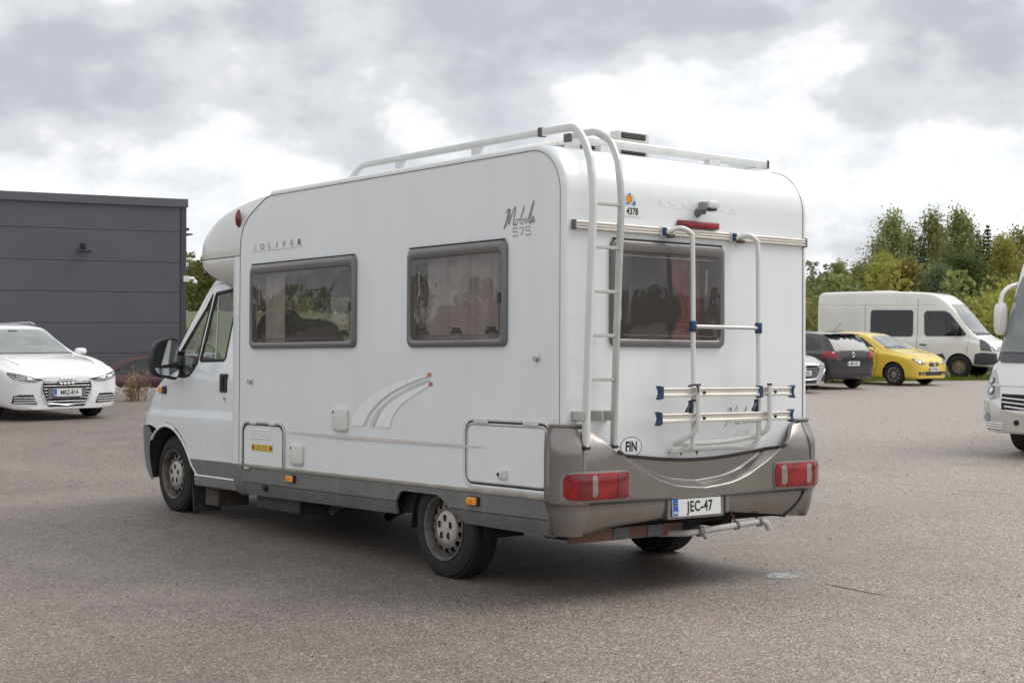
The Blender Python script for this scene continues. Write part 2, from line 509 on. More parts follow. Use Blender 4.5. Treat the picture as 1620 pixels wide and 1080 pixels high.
FABRIC = mat('charcoal_seat_fabric', (.045, .043, .047), .9, var=(30, .2), bump=(90, .3, .003))
PIPING = mat('grey_piping', (.28, .27, .26), .7, var=(30, .1))
CURTAIN = mat('taupe_curtain', (.66, .635, .625), .95, var=(12, .12), bump=(70, .2, .003))
CURTRED = mat('dusty_red_curtain', (.42, .12, .10), .95, var=(12, .15), bump=(70, .2, .003))
WOOD = mat('beige_cabinet', (.33, .27, .21), .6, var=(4, .15))
DASH = mat('grey_dashboard', (.06, .062, .066), .7, var=(8, .2))
MIRROR = mat('mirror_glass', (.75, .76, .77), .02, 1.0, var=(3, .03))

# ------------------------------------------------------------------ the motorhome
# built in its own frame: x across (left wall x = 0), y forwards (rear wall y = 0), z up
RVW = 2.245
P0z = .0255
nz = Vector((-.018, -.026, 1)).normalized()
yv = (Vector((0, 1, 0)) - nz * nz.y).normalized()
xv = yv.cross(nz)
Q = Matrix((xv, yv, nz))
RV = empty('motorhome', label='white low-profile motorhome with bicycle rack and ladder on its rear wall', cat='motorhome')
M4 = Q.to_4x4(); M4.translation = -(Q @ Vector((0, 0, P0z)))
RV.matrix_world = M4

def outer_path(inset=0.0, z0=.60, y1=3.62):
    """section of the shell in (y, z): up the rear wall, over the rounded shoulder, along the roof"""
    R_ = .32; zt = 2.895
    pts = [(inset, z0), (inset, 1.2), (inset, 1.9), (inset, zt - R_ - .02), (inset, zt - R_)]
    for k in range(1, 21):
        a = .5 * pi * k / 20
        pts.append((R_ - (R_ - inset) * cos(a), zt - R_ + (R_ - inset) * sin(a)))
    for y in (1.0, 2.0, 3.0, y1): pts.append((y, zt - inset))
    return pts
EDGE = .042
JOINT = mat('grey_sealant', (.16, .155, .145), .7, var=(3, .4))
# side walls
luton = [(3.62, 2.853), (3.70, 2.84), (3.82, 2.79), (3.91, 2.75), (3.99, 2.705), (4.07, 2.63), (4.11, 2.55), (4.12, 2.45), (4.12, .68)]
side_outline = outer_path(EDGE, .68)[:-1] + luton
W1 = (2.341, 3.921, 1.63, 2.31); W2 = (.557, 1.669, 1.625, 2.31); WR = (.369, 1.394, 1.624, 2.301)
def hole(wn, ins=.03): return rrect(wn[0] + ins, wn[1] - ins, wn[2] + ins, wn[3] - ins, .05)
left = lambda d=0.0: (lambda a, b: (-d, a, b))
right = lambda d=0.0: (lambda a, b: (RVW + d, a, b))
rear = lambda d=0.0: (lambda a, b: (a, -d, b))
patch('left_wall', side_outline, left(-.002), WHITE, RV, holes=[hole(W1), hole(W2)], thick=.03, nrm=(-1, 0, 0))
RW = (2.0, 3.3, 1.63, 2.31)
patch('right_wall', side_outline, right(-.002), WHITE, RV, holes=[hole(RW)], thick=.03, nrm=(1, 0, 0))
# rear wall (flat part, with the window opening), rounded shoulder and roof
patch('rear_wall', [(EDGE, .60), (RVW - EDGE, .60), (RVW - EDGE, 2.555), (EDGE, 2.555)], rear(0), WHITE, RV, holes=[hole(WR)], thick=.03, nrm=(0, -1, 0))
b = B()
pp = [p for p in outer_path() if p[1] > 2.55]
b.loft([[(EDGE, p[0], p[1]), (RVW * .5, p[0], p[1] + (.012 if p[0] > .5 else .0)), (RVW - EDGE, p[0], p[1])] for p in pp], False)
b.loft([[(EDGE, p[0] + .03, p[1] - .03), (RVW - EDGE, p[0] + .03, p[1] - .03)] for p in pp], False)
b.build('roof', WHITE, RV, angle=50)
# rounded white edge mouldings with the dark joint beside them
for s in (0, 1):
    b = B(); rings = []
    pa = outer_path(0)
    for i, (y, z) in enumerate(pa):
        a = pa[max(i - 1, 0)]; c = pa[min(i + 1, len(pa) - 1)]
        t = Vector((c[0] - a[0], c[1] - a[1])).normalized(); n_ = Vector((-t.y, t.x))
        ring = []
        for k in range(8):
            g = .5 * pi * k / 7
            x = EDGE - EDGE * cos(g) - .006 * sin(g * 2); off = EDGE * (1 - sin(g)) - .006 * sin(g * 2)
            ring.append((x if s == 0 else RVW - x, y - n_.x * off, z - n_.y * off))
        rings.append(ring)
    b.loft(rings, False)
    b.build('edge_moulding', WHITE2, RV, angle=60)
    b = B()
    q = [(-.0005 if s == 0 else RVW + .0005, y, z) for y, z in outer_path(EDGE - .001, .70)]
    b.tube(q, .0024, 6)
    if s == 1:
        b.tube([(RVW - EDGE - .002, y - (.002 if z < 2.5 else 0), z) for y, z in outer_path(-.001, 1.15) if y < .4], .0028, 6)
    b.build('joint_line', JOINT, RV)
b = B()
b.tube([(.0005, y, z) for y, z in luton[:-1] + [(4.12, 2.0), (4.12, .70)]], .0036, 6)
b.build('cap_joint', JOINT, RV)

# hinged acrylic windows
def coach_window(wn, fn3, curtain, latches=3):
    u0, u1, v0, v1 = wn
    prof = [(0, 0, 0), (.0, .010, 0), (.003, .020, 0), (.012, .027, 0), (.024, .029, .008), (.036, .028, .018), (.044, .022, .028), (.047, .015, .032), (.048, -.012, .032)]
    b = B(); rings = []
    for (ins, d, tp) in prof:
        rings.append([fn3(u, v, d) for u, v in rrect(u0 + ins, u1 - ins, v0 + ins * 1.15, v1 - ins - tp, max(.02, .05 - ins * .25), 6)])
    b.loft(rings)
    fr = b.build('window', FRAME, RV, angle=50)
    g = rrect(u0 + .047, u1 - .047, v0 + .054, v1 - .079, .035)
    uc, vc = (u0 + u1) / 2, (v0 + v1) / 2
    def gf(u, v):
        e = (1 - ((u - uc) / (u1 - u0) * 2) ** 2) * (1 - ((v - vc) / (v1 - v0) * 2) ** 2)
        return fn3(u, v, .018 + .018 * max(0, e) ** .6)
    patch('pane', g, gf, ACRYL, fr, step=.07)
    b = B()                                                   # raised bead round the pane
    b.tube([fn3(u, v, .017) for u, v in rrect(u0 + .068, u1 - .068, v0 + .075, v1 - .10, .045)], .0035, 6, closed=True)
    b.build('pane_bead', FRAME, fr)
    b = B()
    b.tube([fn3(u0 + .02, v1 + .004, .012), fn3(u1 - .02, v1 + .004, .012)], .006, 6)
    b.build('hinge_rail', RUBBER, fr)
    for k in range(latches):                                  # black catches inside the lower edge and one on the side
        u = lerp(u0 + .17, u1 - .17, k / (latches - 1))
        b = B(); b.box(Vector(fn3(u - .045, v0 + .088, -.01)), Vector(fn3(u + .045, v0 + .104, .012)), .004)
        b.box(Vector(fn3(u - .02, v0 + .1, -.012)), Vector(fn3(u + .022, v0 + .125, .014)), .006)
        b.build('catch', BLACKP, fr)
    ss = u0 + .072 if fn3 is not FR else u1 - .072
    b = B(); b.box(Vector(fn3(ss - .012, vc - .06, -.005)), Vector(fn3(ss + .012, vc + .0, .016)), .005); b.build('catch', BLACKP, fr)
    b = B(); q = (u1 - .10 if fn3 is not FR else u1 - .14)
    b.tube([fn3(q, v1 - .16, -.012), fn3(q - .01, vc + .01, -.012)], .006, 6); b.build('stay_arm', ALUW, fr)
    return fr
FL = lambda u, v, d: (-d, u, v)
FR = lambda u, v, d: (u, -d, v)
FX = lambda u, v, d: (RVW + d, u, v)
coach_window(W1, FL, None)
coach_window(W2, FL, None)
coach_window(WR, FR, None)
coach_window(RW, FX, None)
def curtain(name, fn3, u0, u1, v0, v1, d, mt, amp=.02, wl=.06, gather=0.0, seed=1):
    rnd = random.Random(seed); b = B(); rows = []
    nu = int(abs(u1 - u0) / .008); ph = rnd.random() * 6
    for j in range(13):
        v = lerp(v0, v1, j / 12); t = j / 12
        pinch = 1 - gather * exp(-((t - .38) / .22) ** 2)
        row = []
        for i in range(nu + 1):
            s = i / nu; u = lerp(u0, u1, s)
            u = u1 + (u - u1) * pinch
            w_ = sin(s * abs(u1 - u0) / wl * 2 * pi + ph + .7 * sin(t * 3 + s * 9)) * amp * (.6 + .4 * sin(s * 23 + seed))
            row.append(fn3(u, v, -d + w_))
        rows.append(row)
    b.loft(rows, False)
    return b.build(name, mt, RV)
curtain('curtain', FL, .60, 1.60, 1.66, 2.28, .095, CURTAIN, .034, .085, 0, 3)
curtain('curtain', FL, 3.52, 3.80, 1.66, 2.24, .075, CURTAIN, .018, .06, 0, 5)
curtain('curtain', FR, .985, 1.26, 1.66, 2.22, .085, CURTRED, .02, .05, .35, 7)
curtain('curtain', FR, .56, .64, 1.66, 2.26, .08, mat('dark_grey_curtain', (.07, .066, .068), .95, var=(12, .1)), .015, .05, 0, 8)
curtain('curtain', FX, 2.02, 2.3, 1.66, 2.26, .08, CURTAIN, .018, .06, 0, 9)
# furniture that the windows let one see
b = B(); b.box((.05, .06, .74), (RVW - .05, 4.2, .78)); b.build('cabin_floor', WOOD, RV)
b = B(); b.box((1.2, 1.95, .78), (RVW - .06, 2.0, 2.8)); b.build('partition', WOOD, RV)
b = B(); b.box((1.5, 2.1, 2.35), (RVW - .05, 4.0, 2.8), .02); b.box((.06, .5, 2.42), (.5, 3.9, 2.8), .02); b.build('overhead_cabinet', WOOD, RV)
def seat_back(x, y, z0, z1, wd, lean, nm='seat', depth=.14):
    b = B(); rings = []
    for t, k, dp in ((0, .96, .9), (.25, 1, 1), (.55, 1, .95), (.8, .92, .85), (.93, .75, .7), (1, .45, .3)):
        ring = []
        for a in range(16):
            g = 2 * pi * a / 16; e = .6
            ring.append((x + wd * .5 * k * math.copysign(abs(cos(g)) ** e, cos(g)), y - lean * t + depth * .5 * dp * math.copysign(abs(sin(g)) ** e, sin(g)), lerp(z0, z1, t)))
        rings.append(ring)
    b.loft(rings, True, True)
    o = b.build(nm, FABRIC, RV, angle=60)
    b = B(); P = [(x - wd * .47, y - lean * .1 - depth * .5, z0 + .1), (x - wd * .46, y - lean * .6 - depth * .46, lerp(z0, z1, .6)), (x - wd * .36, y - lean * .85 - depth * .4, lerp(z0, z1, .84)), (x, y - lean - depth * .25, z1 - .03),
                  (x + wd * .36, y - lean * .85 - depth * .4, lerp(z0, z1, .84)), (x + wd * .46, y - lean * .6 - depth * .46, lerp(z0, z1, .6)), (x + wd * .47, y - lean * .1 - depth * .5, z0 + .1)]
    b.tube(crv(P, 6), .007, 6); b.build('piping', PIPING, o)
    return o
seat_back(.40, 2.55, 1.15, 1.94, .55, .06)
seat_back(.42, 3.62, 1.15, 1.88, .62, -.06)
seat_back(.62, 4.72, 1.02, 1.98, .52, .22)
seat_back(1.62, 4.72, 1.02, 1.98, .52, .22)

# front corner pillars of the coach body
b = B()
for s in (0, 1):
    X = (lambda x: x) if s == 0 else (lambda x: RVW - x)
    rings = []
    for z in (.685, .8, 1.4, 2.0, 2.37, 2.40):
        rings.append([(X(x), y, z) for x, y in ((.001, 4.115), (.0, 4.18), (.004, 4.235), (.022, 4.275), (.055, 4.292), (.12, 4.292), (.12, 4.115))])
    b = B(); b.loft(rings, True, True); b.build('corner_pillar', WHITE2, RV, angle=50)
    rings = []
    for z, t in ((.68, 0), (.6, .004), (.52, .02), (.45, .05), (.425, .075)):
        rings.append([(X(x + t), y, z) for x, y in ((.0, 4.07 + t * .5), (-.003, 4.16), (.002, 4.235), (.022, 4.28), (.055, 4.296), (.16, 4.296), (.16, 4.07))])
    b = B(); b.loft(rings, True, True); b.build('pillar_foot', SKIRT, RV, angle=50)

# skirt: two boards with a groove between, cut for the wheel
def skirt_x(z): return .006 + .035 * max(0, (.56 - z) / .11) ** 1.6
arch = [(1.065, .452), (1.16, .515), (1.24, .57), (1.285, .605), (1.34, .622), (1.74, .622), (1.79, .605), (1.83, .55), (1.855, .452)]
for s in (0, 1):
    fnS = (lambda a, z: (skirt_x(z), a, z)) if s == 0 else (lambda a, z: (RVW - skirt_x(z), a, z))
    nr = (-1, 0, 0) if s == 0 else (1, 0, 0)
    up = [(.10, .548), (1.205, .548), (1.24, .572), (1.285, .607), (1.34, .624), (1.74, .624), (1.79, .607), (1.832, .548), (4.075, .548), (4.085, .676), (.10, .676)]
    patch('skirt_board', up, fnS, SKIRT, RV, step=.12, thick=.02, nrm=nr)
    patch('skirt_board', [(.15, .440), (1.06, .452), (1.16, .516), (1.20, .543), (.135, .543)], fnS, SKIRT, RV, step=.04, thick=.02, nrm=nr)
    patch('skirt_board', [(1.857, .452), (4.05, .440), (4.072, .543), (1.834, .543)], fnS, SKIRT, RV, step=.06, thick=.02, nrm=nr)
    b = B(); xx = (.002 if s == 0 else RVW - .002)
    b.tube([(xx, .10, .682), (xx, 4.12, .682)], .0, 8, flat=(.006, .012), up=(1, 0, 0)); b.build('skirt_trim', mat('grimy_cream_trim', (.36, .33, .28), .6, var=(6, .3)), RV)
# amber side lamps
for (y, z) in ((3.275, .615), (.915, .612)):
    b = B(); b.box((-.012, y - .062, z - .03), (.01, y + .062, z + .03), .004); o = b.build('side_lamp', BLACKP, RV)
    b = B(); b.box((-.024, y - .052, z - .026), (-.006, y + .052, z + .026), .009); b.build('lens', ORANGE, o)
    b = B(); b.box((-.026, y - .012, z - .01), (-.02, y + .012, z + .01), .003); b.build('lamp_bulb', mat('amber_bulb', (.7, .16, .01), .3, var=(20, .2)), o)

# locker doors
def locker(wn, r, nm='locker_door', openbottom=False):
    u0, u1, v0, v1 = wn
    def strip(ins, wdt, d0, d1, mt, name, par):
        b = B(); rings = []
        for i_, d in ((ins, 0.0), (ins, d0), (ins + wdt * .3, d1), (ins + wdt * .7, d1), (ins + wdt, d0), (ins + wdt, 0.0)):
            rings.append([FL(u, v, d) for u, v in rrect(u0 + i_, u1 - i_, v0 + i_, v1 - i_, max(.012, r - i_), 6)])
        b.loft(rings); return b.build(name, mt, par, angle=50)
    o = strip(0, .024, .004, .007, ALUW, nm, RV)
    strip(.024, .013, .001, .002, RUBBER, 'door_seal', o)
    strip(.037, .016, .006, .009, ALUG, 'door_rim', o)
    patch('door_panel', rrect(u0 + .053, u1 - .053, v0 + .053, v1 - .053, max(.01, r - .05)), left(.004), WHITE, o)
    for u in (lerp(u0, u1, .22), lerp(u0, u1, .78)):
        b = B(); b.box((-.016, u - .075, v1 - .038), (-.004, u + .075, v1 - .008), .004); b.build('hinge', ALUW, o)
    return o
big = locker((.105, 1.025, .70, 1.165), .10)
b = B(); b.box((-.022, .55, .775), (-.003, .63, .835), .006); q = b.build('lock', ALUW, big)
b = B(); b.box((-.034, .585, .785), (-.02, .627, .826), .006); b.build('lock_handle', ALUW, q)
b = B(); b.lathe([(.001, .039), (.011, .039), (.012, .034)], (0, .608, .806), 'x', 14, sgn=-1); b.build('keyhole', BLACKP, q)
# gas locker with vent louvres and warning label (the bottom edge runs onto the skirt)
gl = (3.375, 4.05, .69, 1.035)
b = B()
path = [(-.003, gl[0], .692), (-.003, gl[0], .97), (-.003, gl[0] + .02, 1.015), (-.003, gl[0] + .06, 1.035), (-.003, gl[1] - .06, 1.035), (-.003, gl[1] - .02, 1.015), (-.003, gl[1], .97), (-.003, gl[1], .692)]
b.tube(fillet(path, .03), .0, 8, flat=(.009, .011)); gd = b.build('gas_locker_door', ALUG, RV)
b = B(); b.tube([(p[0] - .003, p[1] + (.016 if p[1] < 3.7 else -.016), p[2] - (.016 if p[2] > 1 else 0)) for p in fillet(path, .03)], .006, 6); b.build('door_seal', RUBBER, gd)
patch('door_panel', [(gl[0] + .02, .694), (gl[1] - .02, .694), (gl[1] - .02, .97), (gl[1] - .06, 1.015), (gl[0] + .06, 1.015), (gl[0] + .02, .97)], left(.004), WHITE, gd)
for y in (3.55, 3.86):
    b = B(); b.box((-.02, y - .05, 1.02), (-.003, y + .05, 1.046), .005); b.build('hinge', ALUW, gd)
for i in range(4):
    for j in range(4):
        y = 3.585 + i * .088; z = .905 + j * .021
        b = B(); b.box((-.011, y, z), (-.002, y + .07, z + .013), .004); b.build('louvre', WHITE2, gd)
patch('warning_label', [(3.55, .808), (3.895, .808), (3.895, .862), (3.55, .862)], left(.0065), mat('yellow_label', (.78, .55, .06), .5, var=(20, .1)), gd)
for y in (3.865, 3.585):
    patch('hazard_diamond', [(y - .026, .835), (y, .812), (y + .026, .835), (y, .859)], left(.0085), mat('dark_red_print', (.32, .02, .015), .5, var=(20, .1)), gd)
for k in range(3):
    for y, l in ((3.82, .075), (3.72, .08)):
        patch('label_print', [(y - l, .819 + k * .014), (y, .819 + k * .014), (y, .824 + k * .014), (y - l, .824 + k * .014)], left(.0085), mat('brown_print', (.3, .2, .06), .5, var=(60, .4)), gd)
b = B(); b.box((-.02, 3.93, .655), (.0, 4.0, .668), .004); b.build('locker_catch', ALUW, gd)
# filler flaps
for (y0, y1, z0, z1) in ((2.445, 2.652, 1.01, 1.188), (3.08, 3.272, .725, .892)):
    b = B(); rings = []
    for i_, d in ((0, 0), (0, .014), (.006, .021), (.02, .024)):
        rings.append([FL(u, v, d) for u, v in rrect(y0 + i_, y1 - i_, z0 + i_, z1 - i_, .035 - i_ * .5, 5)])
    b.loft(rings, True, True)
    o = b.build('filler_flap', mat('ivory_plastic', (.70, .69, .655), .38, var=(6, .05)), RV, angle=40)
    b = B(); b.lathe([(.0005, .0275), (.008, .0275), (.009, .02)], (0, y1 - .03, z1 - .035), 'x', 12, sgn=-1); b.build('keyhole', BLACKP, o)
# little side fittings
for (y, z) in ((3.925, 1.37), (.26, 1.55)):
    b = B(); b.lathe([(.0, .03), (.012, .03), (.014, .012), (.024, .008), (.025, 0)], (0, y, z), 'x', 14, sgn=-1); o = b.build('awning_eyelet', CHROME, RV)
    b = B(); b.box((-.034, y - .016, z - .024), (-.018, y - .004, z + .014), .004); b.build('eyelet_catch', CHROME, o)
b = B(); b.lathe([(.0, .03), (.022, .03), (.026, .0)], (.01, 3.68, .515), 'x', 12, sgn=-1); b.build('vent_spout', BLACKP, RV)

# lettering and stripes on the left wall
ML = lambda y, z, d=.002: frame_m((-d, y, z), (0, -1, 0), (0, 0, 1))
for i, (ch, mt) in enumerate(zip('SOLIFER', (PALEINK, mat('faded_grey_vinyl', (.45, .44, .41), .5, var=(30, .2)), TANINK, TANINK, TANINK, TANINK, GREYINK))):
    text('lettering', ch, .066, ML(3.87 - i * .117, 2.452), mt, RV, sx=1.35, bold=.0012)
patch('lettering_line', [(3.12, 2.415), (3.91, 2.415), (3.91, 2.418), (3.12, 2.418)], left(.002), TANINK, RV)
def pen(pts, n=8): return crv(pts, n)
mob = [pen([(0, 0), (.03, .05), (.055, .12), (.058, .10), (.045, .03), (.047, .028), (.08, .085), (.112, .13), (.113, .11), (.095, .03), (.10, .012), (.115, .02)]),
       pen([(-.004, -.002), (.02, .038), (.05, .108), (.036, .118), (.02, .095)]),
       pen([(.145, .05), (.128, .045), (.118, .022), (.128, .012), (.146, .03), (.147, .046), (.16, .04)]),
       pen([(.16, .04), (.185, .085), (.205, .125), (.205, .115), (.178, .05), (.172, .02), (.185, .014), (.205, .032), (.203, .046), (.186, .035)]),
       pen([(.215, .04), (.226, .05), (.219, .025), (.224, .018), (.238, .03)]), [(.235, .068), (.24, .074)],
       pen([(.238, .03), (.268, .085), (.30, .152), (.296, .14), (.262, .05), (.256, .022), (.264, .016), (.285, .035), (.30, .05), (.292, .055), (.28, .035), (.286, .02), (.30, .022), (.312, .035)])]
ribbon('script_lettering', mob, .0042, ML(.60, 2.385), mat('soft_grey_vinyl', (.2, .2, .2), .5, var=(30, .2)), RV)
ribbon('script_shadow', [[(p[0] + .005, p[1] - .003) for p in s] for s in mob[:2] + mob[6:]], .004, ML(.60, 2.385, .0012), mat('mid_grey_vinyl', (.3, .3, .3), .5, var=(30, .1)), RV)
def seven_seg(s, x, z, wd, h):
    out = []
    for ch in s:
        sg = {'5': [(wd, h), (0, h), (0, h * .55), (wd, h * .55), (wd, 0), (0, 0)], '7': [(0, h), (wd, h), (wd * .45, 0)]}[ch]
        out.append([(x + p[0], z + p[1]) for p in sg]); x += wd * 1.42
    return out
ribbon('number_lettering', seven_seg('575', 0, 0, .046, .05), .006, ML(.508, 2.328), mat('mid_grey_vinyl', (.3, .3, .3)), RV)
sw1o = crv([(2.41, 1.06), (2.36, 1.155), (2.24, 1.235), (2.11, 1.293), (1.96, 1.345), (1.80, 1.385), (1.62, 1.42), (1.43, 1.448)], 5)
sw1i = crv([(2.24, 1.06), (2.18, 1.14), (2.07, 1.22), (1.90, 1.305), (1.70, 1.368), (1.43, 1.430)], 5)
sw2o = crv([(2.09, 1.06), (2.02, 1.155), (1.90, 1.232), (1.70, 1.31), (1.41, 1.384)], 5)
sw2i = crv([(1.90, 1.06), (1.86, 1.14), (1.76, 1.22), (1.60, 1.295), (1.41, 1.366)], 5)
patch('stripe', sw1o + sw1i[::-1], left(.002), WHITEV, RV)
patch('stripe', sw2o + sw2i[::-1], left(.002), WHITEV, RV)
mid = lambda A, Bq, t: [(lerp(A[min(int(i / 29 * (len(A) - 1)), len(A) - 1)][0], Bq[min(int(i / 29 * (len(Bq) - 1)), len(Bq) - 1)][0], t), lerp(A[min(int(i / 29 * (len(A) - 1)), len(A) - 1)][1], Bq[min(int(i / 29 * (len(Bq) - 1)), len(Bq) - 1)][1], t)) for i in range(30)]
for A, wdt, mt in ((sw1o, .003, mat('pale_grey_vinyl', (.58, .59, .59), .5, var=(20, .05))), (mid(sw1i, sw2o, .12), .005, mat('pale_grey_vinyl', (.55, .56, .56), .5, var=(20, .05))), (mid(sw1i, sw2o, .5), .01, WHITEV), (mid(sw1i, sw2o, .8), .03, mat('pale_grey_vinyl', (.55, .56, .56)))):
    ribbon('stripe_line', [[(-p[0], p[1]) for p in A]], wdt, ML(0, 0, .0016), mt, RV)
for (y, z) in ((1.415, 1.44), (1.40, 1.375)):
    patch('stripe_tip', [(y - .015, z - .012), (y + .025, z - .014), (y + .025, z + .008), (y - .015, z + .012)], left(.003), mat('faded_red_vinyl', (.62, .16, .10), .5, var=(40, .3)), RV)
patch('stripe', [(.74, .97), (1.04, .962), (2.55, .958), (3.32, .973), (3.32, .982), (2.55, .982), (1.04, .978)], left(.0095), PINKV, RV)

# ---- rear end
def bump_plan(u):
    r_ = .11; a0, a1 = -.06, .11
    flip = u > RVW * .5
    t = RVW - u if flip else u
    if t >= a1: p, n_ = (t, 0.0), (0.0, -1.0)
    elif t >= a0:
        a = (a1 - t) / (a1 - a0) * .5 * pi
        n_ = (-sin(a), -cos(a)); p = (r_ + r_ * n_[0], r_ + r_ * n_[1])
    else: p, n_ = (0.0, r_ + (a0 - t)), (-1.0, 0.0)
    if flip: p = (RVW - p[0], p[1]); n_ = (-n_[0], n_[1])
    return p, n_
ridge_t = [(.16, 1.16), (.21, 1.10), (.33, 1.0), (.45, .912), (.61, .83), (.71, .785), (.9, .735), (1.1225, .715)]
def ridge(u):
    t = min(u, RVW - u); return tab(ridge_t, t) if t > .16 else 1.16 + (.16 - t) * 1.4
def bump_d(u, z):
    t = min(u, RVW - u)
    side_k = lerp(.10, 1, sstep(-.13, .17, t))
    out = (.025 + .085 * sstep(1.15, .97, z)) * side_k + .034 * exp(-((t - .025) / .075) ** 2)
    zr = ridge(u)
    k = sstep(-.004, .044, z - zr)
    d = lerp(out, .016, k)
    if z < .657:
        q = (.657 - z) / .2
        d -= .016 * sstep(.657, .648, z) + (.05 if u < RVW * .5 else .085) * q * q * (1 if t > .1 else .55)
    return d
def bump_fn(off):
    def fn(u, z):
        p, n_ = bump_plan(u); d = bump_d(u, z) + off
        return (p[0] + n_[0] * d, p[1] + n_[1] * d, z)
    return fn
half_top = [(-.125, 1.118), (-.02, 1.128), (.06, 1.130), (.15, 1.122), (.19, 1.105), (.23, 1.07), (.29, 1.01), (.345, .965), (.40, .947), (.5, .930), (.66, .913), (.82, .898), (.97, .889), (1.1225, .886)]
top = half_top + [(RVW - u, z) for u, z in half_top[-2::-1]]
bot = [(-.125, .458), (.16, .462), (.20, .476), (.32, .50), (.82, .537), (1.40, .537), (1.93, .487), (2.08, .468), (RVW + .125, .458)]
def bumper_mesh():
    b = B(); cols = []
    us = sorted(set([-.125 + .0125 * i for i in range(int((RVW + .25) / .0125) + 1)] + [RVW + .125]))
    for u in us:
        zb_, zt_ = lin(bot, u), lin(top, u); zr = ridge(u)
        kn = [zb_ + (.645 - zb_) * k / 5 for k in range(6)] + [.651, .657]
        r1 = min(max(zr - .035, .67), zt_ - .02) if zr < 1.25 else .70
        kn += [lerp(.657, r1, k / 6) for k in range(1, 7)]
        if zr < 1.25:
            for o_ in (-.024, -.014, -.006, 0, .006, .012, .018, .024, .03, .036, .044, .052): kn.append(min(max(zr + o_, r1), zt_))
            l_ = min(max(zr + .052, r1), zt_)
        else:
            l_ = r1; 
            for k in range(1, 13): kn.append(lerp(r1, zt_ - .1, k / 12))
            l_ = zt_ - .1
        kn += [lerp(l_, zt_, k / 7) for k in range(1, 8)]
        col = [Vector(bump_fn(0)(u, z)) for z in kn]
        p, n_ = bump_plan(u)
        col.append(col[-1] - Vector((n_[0], n_[1], 0)) * .03)
        col.insert(0, col[0] - Vector((n_[0], n_[1], 0)) * .05)
        cols.append(col)
    b.loft(cols, False)
    return b.build('rear_bumper', BUMP, RV, angle=75)
BP = bumper_mesh()
b = B()
b.tube([Vector(bump_fn(.004)(u, z + .008)) for u, z in crv(top[7:-7], 3)], 0, 8, flat=(.011, .007), up=(0, 0, 1)); b.build('bumper_gasket', mat('brown_black_gasket', (.045, .035, .034), .6, var=(12, .3)), BP)
b = B()
b.tube([Vector(bump_fn(.003)(u, .655)) for u in [.12 + .05 * i for i in range(41)]], .0045, 6); b.build('bumper_seam', RUBBER, BP)
b = B()
b.tube([Vector(bump_fn(.002)(lerp(2.10, 1.97, (t / 9) ** 1.5), lerp(.652, .478, t / 9))) for t in range(10)], .008, 6); b.build('bumper_groove', RUBBER, BP)
for u in (.0, RVW):                                        # rolled top edge at the corners
    b = B(); q = [Vector(bump_fn(.004)(u + (k - 4) * .03 * (1 if u == 0 else -1) + (.05 if u == 0 else -.05), 1.134)) for k in range(9)]
    b.tube(q, .011, 8); b.build('bumper_roll', mat('grey_seal', (.19, .18, .165), .5, var=(20, .3)), BP)
# tail lamps
def tail_lamp(u0, u1, strips):
    def sub(a0, a1, off, mt, nm, par, z0=.684, z1=.848, r=.02):
        base_ = bump_fn(0)
        def fn(u, z):
            e = max(0, 1 - abs((u - (u0 + u1) / 2) / (u1 - u0) * 2) ** 4) * max(0, 1 - abs((z - .766) / .088) ** 3)
            p0_ = Vector(bump_fn(off + .014 * e)(u, z)); return p0_
        return patch(nm, rrect(a0, a1, z0, z1, r), fn, mt, par, step=.016, thick=.02, angle=50)
    o = sub(u0 - .012, u1 + .012, .006, mat('pale_lamp_rim', (.26, .24, .225), .35, .3, var=(20, .1)), 'tail_lamp', RV, .672, .858, .045)
    sub(u0, u1, .014, REDL, 'lens', o, r=.038)
    for (a0, a1, mt) in strips:
        grey = mt is GREYL
        sub(a0, a1, .0165, mt, 'lens', o, .70 if grey else .693, .836 if grey else .84, min(.024, (a1 - a0) * .49) if grey else .006)
    for u in (u0 + .012, u0 + .36 * (u1 - u0), u1 - .014):
        for z in (.696, .838):
            p = Vector(bump_fn(.019)(u, z)); b = B(); b.sphere(p, .005, 0, 8, 5); b.build('screw', RUBBER, o)
tail_lamp(.026, .43, [(.07, .108, REDD), (.116, .156, GREYL), (.325, .392, REDD)])
tail_lamp(1.785, RVW - .005, [(1.832, 1.885, GREYL), (2.085, 2.135, GREYL), (2.15, 2.21, REDD)])
